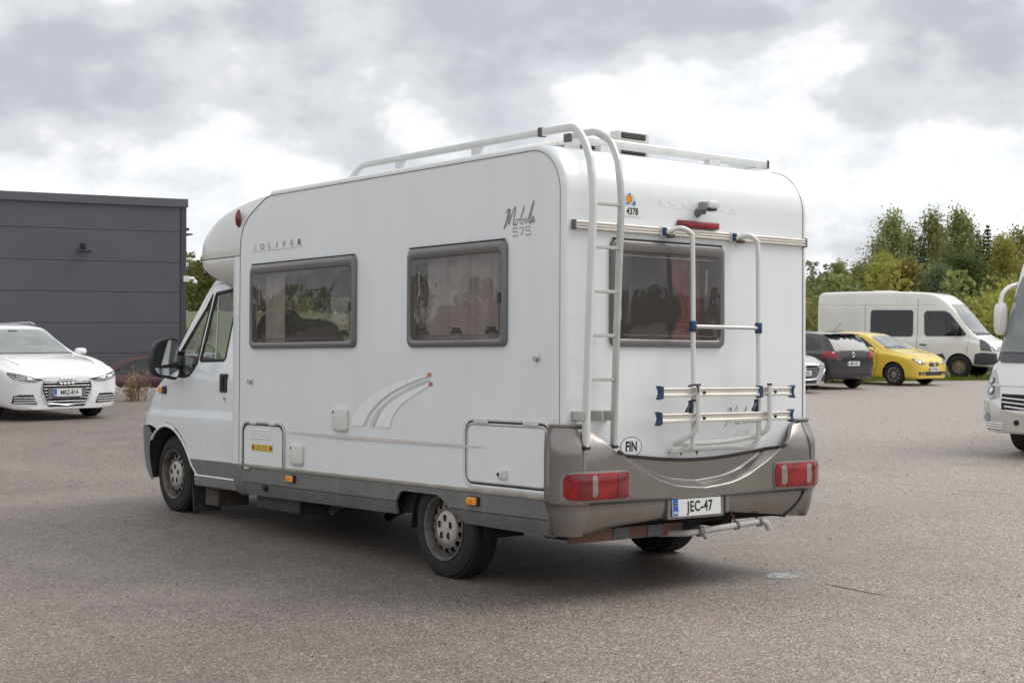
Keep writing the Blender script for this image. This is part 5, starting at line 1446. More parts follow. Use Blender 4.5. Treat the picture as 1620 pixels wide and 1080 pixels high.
# --- white estate in front of the shed
A_ST = [(-2.36, .45, .62, .80, .86, .50), (-2.30, .36, .80, .92, 1.00, .60), (-2.15, .30, .875, .96, 1.16, .56), (-1.85, .24, .90, .97, 1.36, .54), (-1.2, .21, .915, .965, 1.42, .57), (-.4, .20, .92, .95, 1.434, .58), (.1, .20, .92, .94, 1.40, .58),
        (.5, .20, .92, .93, 1.24, .62), (.85, .20, .92, .92, 1.055, .70), (1.05, .20, .92, .905, .975, .76), (1.5, .20, .92, .87, .93, .78), (1.95, .19, .91, .80, .86, .76), (2.15, .18, .885, .745, .80, .70), (2.27, .17, .83, .70, .745, .62), (2.33, .17, .75, .665, .70, .54), (2.36, .18, .64, .63, .655, .48)]
def white_estate():
    WP = paint('white_car_paint', (.78, .785, .78))
    R0 = empty('white_estate_car', label='white estate car with four-ring badge parked nose-on before the grey shed', cat='car')
    body, bv = car_loft(A_ST, WP, R0, (1.46, -1.36), .325, .80)
    ws = [(-.70, .985), (.70, .985), (.60, 1.24), (.555, 1.33), (.46, 1.352), (-.46, 1.352), (-.555, 1.33), (-.60, 1.24)]
    o = on(bv, 'y', 1, ws, .006, CSCREEN, 'windscreen', R0, .09)
    b = B(); b.box((-.08, .28, 1.28), (.08, .36, 1.335), .02); b.build('inner_mirror', BLACKP, o)
    line_on(bv, 'y', 1, [(-.71, .978), (.71, .978)], .012, BLACKP, 'windscreen_trim', R0, .004)
    for s in (-1, 1):
        sd = [(.62, 1.0), (.15, 1.30), (-.15, 1.345), (-1.3, 1.335), (-1.75, 1.28), (-1.95, 1.10), (-1.9, 1.0)]
        on(bv, 'x', s, sd, .005, CGLASS, 'side_window', R0, .12)
        for pts in ([(.78, .95), (.80, .6), (.70, .25)], [(-.28, .96), (-.28, .25)], [(-1.2, .96), (-1.22, .6)]): line_on(bv, 'x', s, pts, .006, RUBBER, 'door_gap', R0)
        for y in (-.12, -1.05):
            pj = projector(bv, 'x', s)(y, .82, .0); b = B(); b.box(pj - Vector((.02, .1, .018)), pj + Vector((.02, .1, .018)), .012); b.build('door_handle', WP, R0)
        door_mirror(R0, s * .93, .62, .99, s, WP)
        # headlamps with dark bowls and daylight strips
        hl = [(.36, .625), (.50, .645), (.70, .70), (.845, .735), (.852, .69), (.80, .635), (.62, .595), (.50, .588), (.44, .60)]
        hl = hl if s > 0 else mir(hl)
        h = on(bv, 'y', 1, hl, .008, LAMPD, 'headlamp', R0, .05)
        for q in ([(.47, .605), (.62, .622), (.62, .655), (.50, .635)], [(.64, .628), (.76, .66), (.77, .69), (.64, .66)]): on(bv, 'y', 1, q if s > 0 else mir(q), .014, LAMP, 'lamp_unit', h, .04)
        q = [(.44, .598), (.60, .60), (.80, .645), (.845, .72), (.83, .70), (.79, .655), (.60, .613), (.46, .61)]
        on(bv, 'y', 1, q if s > 0 else mir(q), .017, BRIGHT, 'light_strip', h, .04)
        iv = [(.46, .255), (.815, .275), (.80, .385), (.72, .405), (.52, .40)]
        i_ = on(bv, 'y', 1, iv if s > 0 else mir(iv), .005, BLACKP, 'bumper_intake', R0, .05)
        for k in range(3):
            z = .285 + .035 * k; line_on(bv, 'y', 1, [(s * .49, z), (s * .79, z + .008)], .008, BRIGHT, 'intake_slat', i_, .010)
    gr = [(-.30, .265), (.30, .265), (.39, .50), (.37, .58), (.33, .635), (-.33, .635), (-.37, .58), (-.39, .50)]
    gq = projector(bv, 'y', 1)
    def gp(a, c, off):
        q = gq(a, min(c, .46), 0); return Vector((a, q.y - .05 * max(0, c - .46) - .9 * max(0, c - .56) ** 1.6 + off + .004, c))
    g = patch('grille', gr, lambda a, c: gp(a, c, .007), DARKH, R0, step=.07, thick=.03, nrm=(0, 1, 0), angle=40)
    b = B(); b.tube([gp(a, c, .012) for a, c in crv(gr, 2, True)], .008, 6, closed=True); b.build('grille_frame', BRIGHT, g)
    for k in range(7):
        z = .295 + k * .046; hw = lin([(.265, .29), (.50, .375), (.635, .325)], z)
        b = B(); b.tube([gp(lerp(-hw, hw, i / 8), z, .012) for i in range(9)], .0062, 6); b.build('grille_bar', mat('satin_grille_bar', (.42, .42, .43), .3, .7, var=(10, .1)), g)
    patch('plate_panel', rrect(-.30, .30, .355, .495, .01), lambda a, c: gp(a, c, .024), mat('grey_plate_panel', (.16, .16, .165), .5, var=(10, .1)), g, step=.08, thick=.01, nrm=(0, 1, 0))
    pc = gp(0, .425, .03)
    number_plate(frame_m(pc, (-1, 0, 0), (0, -.06, 1)), .442, .118, 'MRZ-814', R0, sx=.72)
    for k in range(4):
        c = gp((k - 1.5) * .062, .598, .034); b = B()
        b.tube([c + Vector((.041 * cos(2 * pi * j / 20), 0, .041 * sin(2 * pi * j / 20))) for j in range(20)], .0075, 6, closed=True); b.build('badge_ring', BRIGHT, g)
    on(bv, 'y', 1, [(-.28, .215), (.28, .215), (.30, .238), (-.30, .238)], .005, DARKH, 'lower_intake', R0, .06)
    line_on(bv, 'z', 1, [(-.60, 2.02), (-.66, 1.4), (-.70, .98)], .0025, RUBBER, 'bonnet_gap', R0); line_on(bv, 'z', 1, [(.60, 2.02), (.66, 1.4), (.70, .98)], .0025, RUBBER, 'bonnet_gap', R0)
    for s in (-1, 1):
        b = B(); b.tube([(s * .56, -.1, 1.43), (s * .57, -.3, 1.455), (s * .56, -1.6, 1.43), (s * .55, -1.8, 1.39)], .014, 8); b.build('roof_bar', BRIGHT, R0)
        car_wheel(R0, s * .90, 1.46, .325, s, .225, n=10); car_wheel(R0, s * .90, -1.36, .325, s, .225, n=10)
    place(R0, 2.85, 17.31, 182.3)
white_estate()

# --- black hatchback seen from behind
P_ST = [(-1.985, .42, .62, .80, .84, .44), (-1.96, .34, .75, .90, .96, .54), (-1.87, .28, .815, .935, 1.10, .58), (-1.72, .25, .835, .95, 1.28, .57), (-1.52, .23, .84, .955, 1.41, .56), (-.8, .21, .84, .95, 1.465, .56), (0, .2, .84, .93, 1.45, .56), (.4, .2, .84, .92, 1.32, .60),
        (.9, .2, .84, .90, 1.05, .68), (1.1, .2, .84, .88, .97, .72), (1.5, .2, .83, .82, .90, .70), (1.78, .2, .79, .75, .81, .62), (1.93, .2, .70, .67, .71, .52), (1.985, .22, .55, .58, .60, .42)]
def hatchback(name, label, st, pm, plate, wheels, wr, rimn, badge, rear=True, front=True, sidez=None):
    R0 = empty(name, label=label, cat='car')
    body, bv = car_loft(st, pm, R0, wheels, wr, .74)
    L2 = st[-1][0]
    gp = projector(bv, 'y', 1); rp = projector(bv, 'y', -1)
    ws = [(-.64, .98), (.64, .98), (.56, 1.25), (.52, 1.37), (.42, 1.395), (-.42, 1.395), (-.52, 1.37), (-.56, 1.25)]
    on(bv, 'y', 1, ws, .005, CSCREEN, 'windscreen', R0, .1)
    for s in (-1, 1):
        sd = [(.62, .985), (.10, 1.28), (-.2, 1.345), (-1.1, 1.345), (-1.45, 1.24), (-1.60, 1.03), (-1.0, .985)]
        on(bv, 'x', s, sd, .005, CGLASS, 'side_window', R0, .12)
        on(bv, 'x', s, [(-.36, .99), (-.30, .99), (-.32, 1.345), (-.38, 1.345)], .009, BLACKP, 'pillar_trim', R0, .1)
        for pts in ([(.72, .93), (.74, .6), (.62, .24)], [(-.34, .94), (-.36, .24)], [(-1.08, .94), (-1.0, .6)]): line_on(bv, 'x', s, pts, .006, RUBBER, 'door_gap', R0)
        for y in (-.16, -.90):
            pj = projector(bv, 'x', s)(y, .82, .0); b = B(); b.box(pj - Vector((.02, .09, .016)), pj + Vector((.02, .09, .016)), .012); b.build('door_handle', pm, R0)
        line_on(bv, 'x', s, [(1.0, .5), (-1.0, .5)], .010, pm, 'rub_strip', R0, .004)
        door_mirror(R0, s * .86, .56, .97, s, pm)
        for wy in wheels: car_wheel(R0, s * .825, wy, wr, s, wr * .66, n=rimn, wd=.18)
    if rear:
        rw = [(-.60, 1.0), (.60, 1.0), (.565, 1.2), (.52, 1.345), (-.52, 1.345), (-.565, 1.2)]
        on(bv, 'y', -1, mir(rw), .005, CGLASS, 'rear_window', R0, .1)
        b = B(); rings = [[(x, -1.60 + t, 1.405 + .02 * (1 - (x / .56) ** 2) + z) for x in frange(-.55, .55, 12)] for t, z in ((.22, .02), (-.02, .012), (-.06, .0), (-.02, -.02))]
        b.loft(rings, False); o = b.build('roof_spoiler', pm, R0)
        b = B(); b.box((-.14, -1.67, 1.385), (.14, -1.63, 1.405), .006); b.build('brake_lamp', REDD, o)
        for s in (-1, 1):
            tl = [(.50, .80), (.66, .78), (.80, .80), (.815, .95), (.78, .985), (.60, .965), (.53, .90)]
            t_ = on(bv, 'y', -1, tl if s < 0 else mir(tl), .012, REDL, 'tail_lamp', R0, .06) if False else on(bv, 'y', -1, [(s * a, c) for a, c in tl][:: s], .012, REDL, 'tail_lamp', R0, .06)
            q = [(.56, .83), (.70, .82), (.72, .88), (.60, .89)]
            on(bv, 'y', -1, [(s * a, c) for a, c in q][:: s], .017, ORANGE if False else REDD, 'lens', t_, .05)
            on(bv, 'x', s, [(-1.88, .80), (-1.74, .82), (-1.70, .90), (-1.78, .97), (-1.90, .95)], .010, REDL, 'lamp_side', t_, .05)
        line_on(bv, 'y', -1, [(-.66, .74), (.66, .74)], .005, RUBBER, 'tailgate_gap', R0)
        line_on(bv, 'y', -1, [(-.78, .62), (-.4, .60), (.4, .60), (.78, .62)], .012, RUBBER, 'bumper_gap', R0)
        on(bv, 'y', -1, [(-.70, .26), (.70, .26), (.74, .38), (-.74, .38)], .006, BLACKP, 'rear_apron', R0, .08)
        pc = rp(0, .665, .014); number_plate(frame_m(pc, (1, 0, 0), (0, .04, 1)), .442, .118, plate, R0, sx=.72)
        if badge == 'round':
            c = rp(0, .89, .012); b = B(); b.tube([c + Vector((.055 * cos(2 * pi * j / 20), 0, .055 * sin(2 * pi * j / 20))) for j in range(20)], .009, 6, closed=True); bd = b.build('badge', BRIGHT, R0)
            b = B()
            for st_ in ([(-.03, .04), (0, 0), (.03, .04)], [(-.045, .02), (-.02, -.045), (0, 0), (.02, -.045), (.045, .02)]): b.tube([c + Vector((q[0], -.004, q[1])) for q in st_], .006, 6)
            b.build('badge_letter', BRIGHT, bd)
            text('model_lettering', 'POLO', .055, frame_m(rp(-.50, .765, .012), (1, 0, 0), (0, 0, 1)), BRIGHT, R0, sx=1.1)
        if badge == 'round':
            b = B(); b.tube([(0, -1.25, 1.45), (0, -1.55, 1.70)], .006, 6); b.build('aerial', BLACKP, R0)
    if front:
        for s in (-1, 1):
            hl = [(.34, .60), (.52, .585), (.68, .61), (.76, .69), (.74, .745), (.64, .73), (.48, .67)]
            h = on(bv, 'y', 1, [(s * a, c) for a, c in hl][:: s], .010, LAMPD, 'headlamp', R0, .05)
            for cx, cz, r_ in ((.50, .63, .04), (.63, .66, .045)): on(bv, 'y', 1, ellipse(s * cx, cz, r_, r_, 12), .016, LAMP, 'lamp_unit', h, .04)
            on(bv, 'y', 1, [(s * a, c) for a, c in [(.46, .30), (.66, .30), (.68, .38), (.46, .38)]][:: s], .006, BLACKP, 'bumper_intake', R0, .06)
            on(bv, 'y', 1, ellipse(s * .58, .34, .035, .035, 12), .012, LAMP, 'fog_lamp', R0, .04)
        on(bv, 'y', 1, [(-.40, .28), (.40, .28), (.44, .39), (-.44, .39)], .006, BLACKP, 'lower_grille', R0, .07)
        on(bv, 'y', 1, [(-.27, .575), (-.17, .53), (.17, .53), (.27, .575), (.18, .645), (-.18, .645)], .007, BLACKP, 'grille', R0, .06)
        pc = gp(0, .445, .016); number_plate(frame_m(pc, (-1, 0, 0), (0, -.05, 1)), .442, .118, plate, R0, sx=.72)
        c = gp(0, .60, .02); b = B(); b.tube([c + Vector((.06 * cos(2 * pi * j / 16), 0, .055 * sin(2 * pi * j / 16))) for j in range(16)], .012, 6, closed=True); bd = b.build('badge', BRIGHT, R0)
        b = B(); b.tube([c + Vector((x, .006, z)) for x, z in crv([(-.03, .03), (.0, .038), (.03, .02), (-.03, -.015), (.0, -.036), (.03, -.03)], 3)], .010, 6); b.build('badge_letter', BRIGHT, bd)
        line_on(bv, 'z', 1, [(-.48, 1.80), (-.58, 1.3), (-.64, .98)], .0025, RUBBER, 'bonnet_gap', R0); line_on(bv, 'z', 1, [(.48, 1.80), (.58, 1.3), (.64, .98)], .0025, RUBBER, 'bonnet_gap', R0)
        for x in (-.2, .25):
            b = B(); b.tube([projector(bv, 'z', 1)(x, .93, .02), projector(bv, 'z', 1)(x + .38, .86, .02)], .008, 6); b.build('wiper', BLACKP, R0)
    return R0
BLK = paint('black_car_paint', (.022, .023, .027))
YEL = paint('yellow_car_paint', (.80, .56, .06))
polo = hatchback('black_hatchback', 'black hatchback showing its tail lamps, beside the yellow car', P_ST, BLK, 'MSX-331', (-1.24, 1.22), .30, 8, 'round', True, True)
place(polo, 25.2, 19.85, -6)
S_ST = [(-1.975, .42, .62, .78, .84, .44), (-1.94, .32, .75, .90, 1.0, .54), (-1.80, .27, .82, .94, 1.14, .56), (-1.55, .24, .845, .955, 1.34, .55), (-1.2, .22, .85, .95, 1.41, .56), (-.5, .2, .85, .94, 1.44, .56), (.05, .2, .85, .92, 1.40, .56), (.45, .2, .85, .90, 1.25, .60),
        (.95, .2, .85, .885, 1.0, .70), (1.2, .2, .85, .85, .93, .72), (1.5, .2, .84, .80, .865, .70), (1.78, .19, .79, .72, .77, .62), (1.92, .19, .70, .65, .69, .52), (1.975, .22, .55, .57, .60, .42)]
seat_car = hatchback('yellow_hatchback', 'bright yellow hatchback with alloy wheels parked before the white van', S_ST, YEL, 'KVT-506', (-1.22, 1.24), .305, 9, 'none', True, True)
place(seat_car, 28.45, 20.0, 184.4)
RED = paint('dark_red_car_paint', (.06, .006, .010))
red_car = hatchback('dark_red_car', 'dark red car behind dry weeds at the shed wall', S_ST, RED, 'XLB-274', (-1.22, 1.24), .305, 8, 'none', True, False)
WP2 = paint('white_car_paint_b', (.74, .745, .74))
wh2 = hatchback('white_hatchback', 'white hatchback whose red tail lamp shows past the white estate car', P_ST, WP2, 'FNK-620', (-1.24, 1.22), .30, 8, 'none', True, False)
def px_place(root, px, py, u, yaw, dz=0):
    """stand a car so that its middle lies u metres away in the direction of a picture point"""
    d = FWD + RIGHT * ((px - 810) / 2395.7); p = CAM + d * u
    place(root, p.x, p.y, yaw, dz)
px_place(red_car, 226, 0, 34.0, 56, -.50)
px_place(wh2, 128, 0, 33.2, 300, -.72)

# --- silver car half hidden by the motorhome
H_ST = [(-2.17, .42, .62, .80, .86, .50), (-2.1, .32, .80, .94, 1.05, .58), (-1.9, .26, .87, .97, 1.25, .58), (-1.5, .22, .89, .97, 1.41, .58), (-.6, .2, .895, .96, 1.455, .59), (.1, .2, .895, .94, 1.42, .58), (.5, .2, .895, .93, 1.27, .62), (.95, .2, .895, .91, 1.03, .72), (1.2, .2, .89, .88, .95, .74), (1.7, .2, .88, .83, .885, .72), (1.95, .19, .85, .77, .815, .66), (2.08, .19, .79, .72, .755, .58), (2.14, .19, .71, .68, .71, .52), (2.17, .2, .60, .64, .665, .46)]
def silver_car():
    SP = paint('silver_car_paint', (.52, .53, .54), .4)
    R0 = empty('silver_car', label='silver car nosing out from behind the motorhome, black mesh grille', cat='car')
    body, bv = car_loft(H_ST, SP, R0, (1.30, -1.35), .31, .78)
    gp = projector(bv, 'y', 1)
    on(bv, 'y', 1, [(-.67, .985), (.67, .985), (.58, 1.25), (.53, 1.37), (-.53, 1.37), (-.58, 1.25)], .005, CSCREEN, 'windscreen', R0, .1)
    gr = [(-.50, .62), (-.42, .36), (.42, .36), (.50, .62), (.44, .675), (-.44, .675)]
    g = on(bv, 'y', 1, gr, .007, DARKH, 'grille', R0, .06)
    b = B(); b.tube([gp(a, c, .012) for a, c in crv(gr, 3, True)], .012, 6, closed=True); b.build('grille_frame', BRIGHT, g)
    for k in range(5):
        z = .40 + k * .05; hw = .46
        b = B(); b.tube([gp(lerp(-hw, hw, i / 6), z, .010) for i in range(7)], .006, 5); b.build('grille_bar', BRIGHT, g)
    c = gp(0, .62, .025); b = B(); b.tube([c + Vector((.075 * cos(2 * pi * j / 20), 0, .042 * sin(2 * pi * j / 20))) for j in range(20)], .008, 6, closed=True)
    bd = b.build('badge', BRIGHT, g)
    text('badge_letter', 'H', .075, frame_m(c + Vector((0, .004, 0)), (-1, 0, 0), (0, 0, 1)), BRIGHT, bd, shear=.3, bold=.003)
    pc = gp(0, .49, .028); number_plate(frame_m(pc, (-1, 0, 0), (0, 0, 1)), .442, .118, 'XRT-969', R0, sx=.72)
    for s in (-1, 1):
        h = on(bv, 'y', 1, [(s * a, q) for a, q in [(.50, .68), (.62, .655), (.78, .70), (.84, .77), (.70, .76)]][:: s], .010, LAMPD, 'headlamp', R0, .05)
        on(bv, 'y', 1, [(s * a, q) for a, q in [(.56, .685), (.64, .675), (.74, .71), (.66, .735)]][:: s], .016, LAMP, 'lamp_unit', h, .05)
        on(bv, 'y', 1, [(s * a, q) for a, q in [(.56, .28), (.78, .30), (.70, .46), (.62, .42)]][:: s], .007, BLACKP, 'bumper_intake', R0, .06)
        line_on(bv, 'y', 1, [(s * .52, .29), (s * .66, .50), (s * .76, .58)], .010, BRIGHT, 'bumper_trim', R0, .010)
        on(bv, 'x', s, [(.62, .995), (.12, 1.30), (-.2, 1.36), (-1.4, 1.345), (-1.75, 1.15), (-1.7, 1.0)], .005, CGLASS, 'side_window', R0, .12)
        for pts in ([(.78, .95), (.80, .6), (.70, .24)], [(-.3, .96), (-.3, .24)]): line_on(bv, 'x', s, pts, .006, RUBBER, 'door_gap', R0)
        for wy in (1.30, -1.35): car_wheel(R0, s * .875, wy, .31, s, .21, n=10)
        door_mirror(R0, s * .90, .58, .99, s, SP)
    on(bv, 'y', 1, [(-.40, .24), (.40, .24), (.44, .31), (-.44, .31)], .006, BLACKP, 'lower_intake', R0, .07)
    f = at(1264, 622)
    yaw = 176; fw = Vector((-sin(radians(yaw)), cos(radians(yaw))))
    place(R0, f.x - fw.x * 2.0, f.y - fw.y * 2.0, yaw)
silver_car()

# --- tall white van
V_ST = [(-2.95, .52, .86, 1.22, 2.40, .80), (-2.91, .42, .94, 1.22, 2.58, .84), (-2.75, .40, .985, 1.22, 2.66, .86), (-1, .38, .995, 1.22, 2.69, .87), (.5, .38, .995, 1.22, 2.66, .86), (.95, .38, .99, 1.22, 2.58, .84), (1.25, .38, .985, 1.21, 2.40, .80), (1.62, .38, .98, 1.20, 2.02, .78), (1.98, .38, .975, 1.18, 1.58, .80), (2.18, .38, .97, 1.16, 1.36, .84), (2.32, .37, .965, 1.12, 1.27, .84), (2.6, .35, .94, 1.02, 1.16, .80), (2.8, .33, .88, .92, 1.02, .70), (2.9, .33, .80, .82, .88, .62), (2.95, .36, .68, .72, .76, .54)]
def van():
    VP = paint('cream_white_van_paint', (.82, .80, .76))
    R0 = empty('white_van', label='tall cream-white panel van parked behind the yellow car', cat='van')
    body, bv = car_loft(V_ST, VP, R0, (1.75, -1.75), .36, .88, boxy=.9)
    on(bv, 'y', 1, [(-.80, 1.38), (.80, 1.38), (.76, 1.9), (.70, 2.22), (.6, 2.28), (-.6, 2.28), (-.70, 2.22), (-.76, 1.9)], .014, CSCREEN, 'windscreen', R0, .09)
    for s in (-1, 1):
        fw = [(1.90, 1.30), (1.95, 1.36), (1.42, 2.0), (1.25, 2.08), (.70, 2.08), (.62, 1.98), (.64, 1.36), (.72, 1.28)]
        o = on(bv, 'x', s, fw, .006, CGLASS, 'cab_window', R0, .12)
        line_on(bv, 'x', s, [(1.35, 1.30), (1.28, 2.07)], .014, BLACKP, 'window_divider', o, .008)
        on(bv, 'x', s, rrect(-1.12, .28, 1.26, 2.10, .10), .006, CGLASS, 'load_window', R0, .14)
        for pts in ([(.42, .50), (.42, 2.45)], [(-1.30, .50), (-1.30, 2.30)], [(2.05, 1.15), (1.98, .75), (1.7, .72)], [(.42, .52), (1.38, .52)]): line_on(bv, 'x', s, pts, .006, RUBBER, 'door_gap', R0)
        line_on(bv, 'x', s, [(-2.88, 2.28), (2.88 - 1.9, 2.28)], .010, VP, 'gutter_line', R0, .003)
        line_on(bv, 'x', s, [(-2.85, 1.22), (-1.35, 1.22)], .012, DARKH, 'door_track', R0, .004)
        for y in (.62, -.05):
            pj = projector(bv, 'x', s)(y, 1.02, .006); b = B(); b.box(pj - Vector((.02, .11, .02)), pj + Vector((.02, .11, .02)), .01); b.build('door_handle', BLACKP, R0)
        on(bv, 'x', s, [(2.50, .42), (2.90, .45), (2.86, .78), (2.45, .80), (2.25, .76), (2.2, .45)], .012, mat('grey_bumper_plastic', (.06, .062, .068), .6, var=(5, .2)), 'bumper_corner', R0, .08)
        on(bv, 'x', s, [(1.30, .40), (1.32, .62), (1.25, .76), (.45, .62), (-1.2, .60), (-1.2, .40)], .010, mat('grey_bumper_plastic', (.06, .062, .068)), 'side_cladding', R0, .12)
        on(bv, 'x', s, [(2.42, .86), (2.74, .84), (2.66, 1.05), (2.50, 1.19), (2.36, 1.20)], .010, LAMPD, 'headlamp', R0, .06)
        on(bv, 'y', 1, [(s * a, q) for a, q in [(.55, .80), (.86, .86), (.90, 1.02), (.84, 1.06), (.62, .94)]][:: s], .010, LAMP, 'headlamp', R0, .06)
        b = B(); rings = []
        for t, k in ((-.05, .8), (-.02, 1), (.08, .92), (.14, .5)):
            rings.append([(s * 1.13 + .12 * k * math.copysign(abs(cos(a)) ** .6, cos(a)), 1.62 + t, 1.50 + .19 * k * math.copysign(abs(sin(a)) ** .6, sin(a))) for a in [2 * pi * q / 16 for q in range(16)]])
        b.loft(rings, True, True); mo = b.build('door_mirror', BLACKP, R0)
        b = B(); b.tube([(s * .95, 1.66, 1.38), (s * 1.08, 1.65, 1.42)], .03, 8); b.build('mirror_arm', BLACKP, mo)
        for wy in (1.75, -1.75): car_wheel(R0, s * .985, wy, .36, s, .215, kind='steel', n=14, rim_mat=mat('rusty_steel_rim', (.30, .215, .14), .55, .4, var=(14, .4)), wd=.22)
        on(bv, 'y', -1, [(s * a, q) for a, q in [(.84, .95), (.93, .95), (.93, 1.45), (.84, 1.45)]][:: s], .008, REDL, 'tail_lamp', R0, .08)
    on(bv, 'y', 1, [(-.70, .42), (.70, .42), (.74, .66), (-.74, .66)], .010, mat('grey_bumper_plastic', (.06, .062, .068)), 'front_bumper', R0, .1)
    on(bv, 'y', 1, [(-.48, .76), (.48, .76), (.54, .96), (-.54, .96)], .008, BLACKP, 'grille', R0, .1)
    on(bv, 'z', 1, [(-.70, 2.22), (.70, 2.22), (.72, 2.10), (-.72, 2.10)], .006, BLACKP, 'scuttle', R0, .1)
    for x in (-.3, .3):
        b = B(); b.tube([projector(bv, 'y', 1)(x, 1.40, .02), projector(bv, 'y', 1)(x + .5, 1.42, .02)], .01, 6); b.build('wiper', BLACKP, R0)
    b = B(); b.tube([(-.3, .9, 2.58), (-.3, .78, 2.78)], .008, 6); b.build('aerial', BLACKP, R0)
    b = B(); b.box((-.5, -1.2, 2.68), (.5, -.7, 2.72), .02); b.build('roof_vent', VP, R0)
    number_plate(frame_m(projector(bv, 'y', 1)(0, .55, .03), (-1, 0, 0), (0, 0, 1)), .442, .118, 'ZEP-438', R0, sx=.72)
    place(R0, 34.3, 22.9, 197.1)
van()

# --- large coach-built motorhome at the right edge
I_ST = [(-3.4, .45, .98, 1.3, 2.55, .90), (-3.3, .40, 1.10, 1.3, 2.75, 1.0), (-2.8, .38, 1.14, 1.3, 2.84, 1.04), (0, .36, 1.15, 1.3, 2.86, 1.05), (1.6, .36, 1.15, 1.3, 2.84, 1.04), (2.2, .36, 1.145, 1.3, 2.78, 1.01), (2.5, .36, 1.14, 1.28, 2.64, .97), (2.72, .36, 1.135, 1.27, 2.35, .93), (2.88, .36, 1.13, 1.25, 1.95, .92), (3.02, .36, 1.12, 1.20, 1.52, .94), (3.10, .35, 1.10, 1.10, 1.26, .92), (3.24, .33, 1.07, .95, 1.08, .88), (3.36, .31, 1.01, .80, .90, .82), (3.44, .31, .92, .66, .72, .74), (3.48, .34, .82, .58, .62, .66)]
def integrated():
    WP = paint('pearl_white_paint', (.76, .745, .72)); BE = paint('champagne_paint', (.58, .54, .50), .2)
    R0 = empty('coachbuilt_motorhome', label='off-white motorhome front with large windscreen, cut by the right edge', cat='motorhome')
    body, bv = car_loft(I_ST, WP, R0, (2.35, -1.6), .345, 1.02, boxy=.9)
    gp = projector(bv, 'y', 1)
    on(bv, 'y', 1, [(-.98, 1.36), (.98, 1.36), (.93, 1.9), (.86, 2.36), (.78, 2.45), (-.78, 2.45), (-.86, 2.36), (-.93, 1.9)], .022, CSCREEN, 'windscreen', R0, .08)
    on(bv, 'y', 1, [(-1.02, 1.22), (1.02, 1.22), (.99, 1.365), (-.99, 1.365)], .007, mat('dark_grey_band', (.085, .088, .094), .35, 0, .3, var=(5, .1)), 'screen_band', R0, .1)
    line_on(bv, 'y', 1, [(-.90, 1.40), (-.3, 1.385), (.3, 1.40)], .014, BLACKP, 'wiper', R0, .03)
    line_on(bv, 'y', 1, [(-.98, .93), (.98, .93)], .012, BRIGHT, 'bonnet_line', R0, .004)
    bmp = [(-1.0, .34), (1.0, .34), (1.08, .60), (1.08, .74), (.86, .70), (.72, .62), (.5, .58), (-.5, .58), (-.72, .62), (-.86, .70), (-1.08, .74), (-1.08, .60)]
    fb = on(bv, 'y', 1, bmp, .03, BE, 'front_bumper', R0, .07, thick=.05)
    for k in range(3):
        z = .64 + .055 * k; line_on(bv, 'y', 1, [(-.68 - .04 * k, z + .02), (-.4, z), (.4, z), (.68 + .04 * k, z + .02)], .014, BRIGHT, 'grille_bar', R0, .012)
    on(bv, 'y', 1, [(-.72, .62), (.72, .62), (.76, .82), (-.76, .82)], .004, DARKH, 'grille', R0, .08)
    for i, ch in enumerate('HYMER'):
        text('lettering', ch, .15, frame_m(gp(.36 - i * .18, .885, .012), (-1, 0, 0), (0, -.6, 1)), INK, R0, shear=.25, bold=.006)
    for s in (-1, 1):
        hl = [(.78, .78), (.92, .74), (1.03, .82), (1.07, 1.02), (1.03, 1.14), (.92, 1.06), (.82, .92)]
        h = on(bv, 'y', 1, [(s * a, q) for a, q in hl][:: s], .012, LAMP, 'headlamp', R0, .05)
        for cx, cz, r_ in ((.98, .98, .055), (.93, .86, .06)):
            on(bv, 'y', 1, ellipse(s * cx, cz, r_, r_, 16), .020, LAMPD, 'lamp_bowl', h, .04); on(bv, 'y', 1, ellipse(s * cx, cz, r_ * .55, r_ * .55, 14), .026, BRIGHT, 'lamp_unit', h, .03)
        on(bv, 'y', 1, ellipse(s * .93, .515, .06, .06, 16), .045, LAMP, 'fog_lamp', fb, .04); 
        on(bv, 'y', 1, ellipse(s * .48, .46, .035, .035, 12), .045, DARKH, 'tow_eye_cap', fb, .04)
        for k in range(3): line_on(bv, 'y', 1, [(s * .66, .375 + .03 * k), (s * .98, .385 + .03 * k)], .010, BRIGHT, 'bumper_slat', fb, .034)
        on(bv, 'x', s, [(2.62, 1.36), (2.9, 1.38), (2.62, 1.9), (2.35, 2.3), (1.5, 2.3), (1.4, 1.4)], .006, CGLASS, 'cab_window', R0, .12)
        b = B(); rings = []
        for t, k in ((-.05, .8), (-.02, 1), (.07, .94), (.12, .6)):
            rings.append([(s * 1.02 + .075 * k * math.copysign(abs(cos(a)) ** .5, cos(a)), 2.98 + t, 1.80 + .22 * k * math.copysign(abs(sin(a)) ** .5, sin(a))) for a in [2 * pi * q / 16 for q in range(16)]])
        b.loft(rings, True, True); mo = b.build('door_mirror', WP, R0)
        b = B(); b.tube(crv([(s * .92, 2.62, 2.28), (s * .99, 2.80, 2.24), (s * 1.02, 2.95, 2.14), (s * 1.02, 3.0, 1.98)], 5), .03, 10); b.build('mirror_arm', WP, mo)
        for wy in (2.35, -1.6): car_wheel(R0, s * 1.06, wy, .345, s, .21, kind='steel', n=12, wd=.22, rim_mat=STEEL)
    number_plate(frame_m(gp(0, .47, .05), (-1, 0, 0), (0, 0, 1)), .442, .118, 'RSO-529', R0, sx=.72)
    place(R0, 14.83, 3.96, 93.5)
integrated()

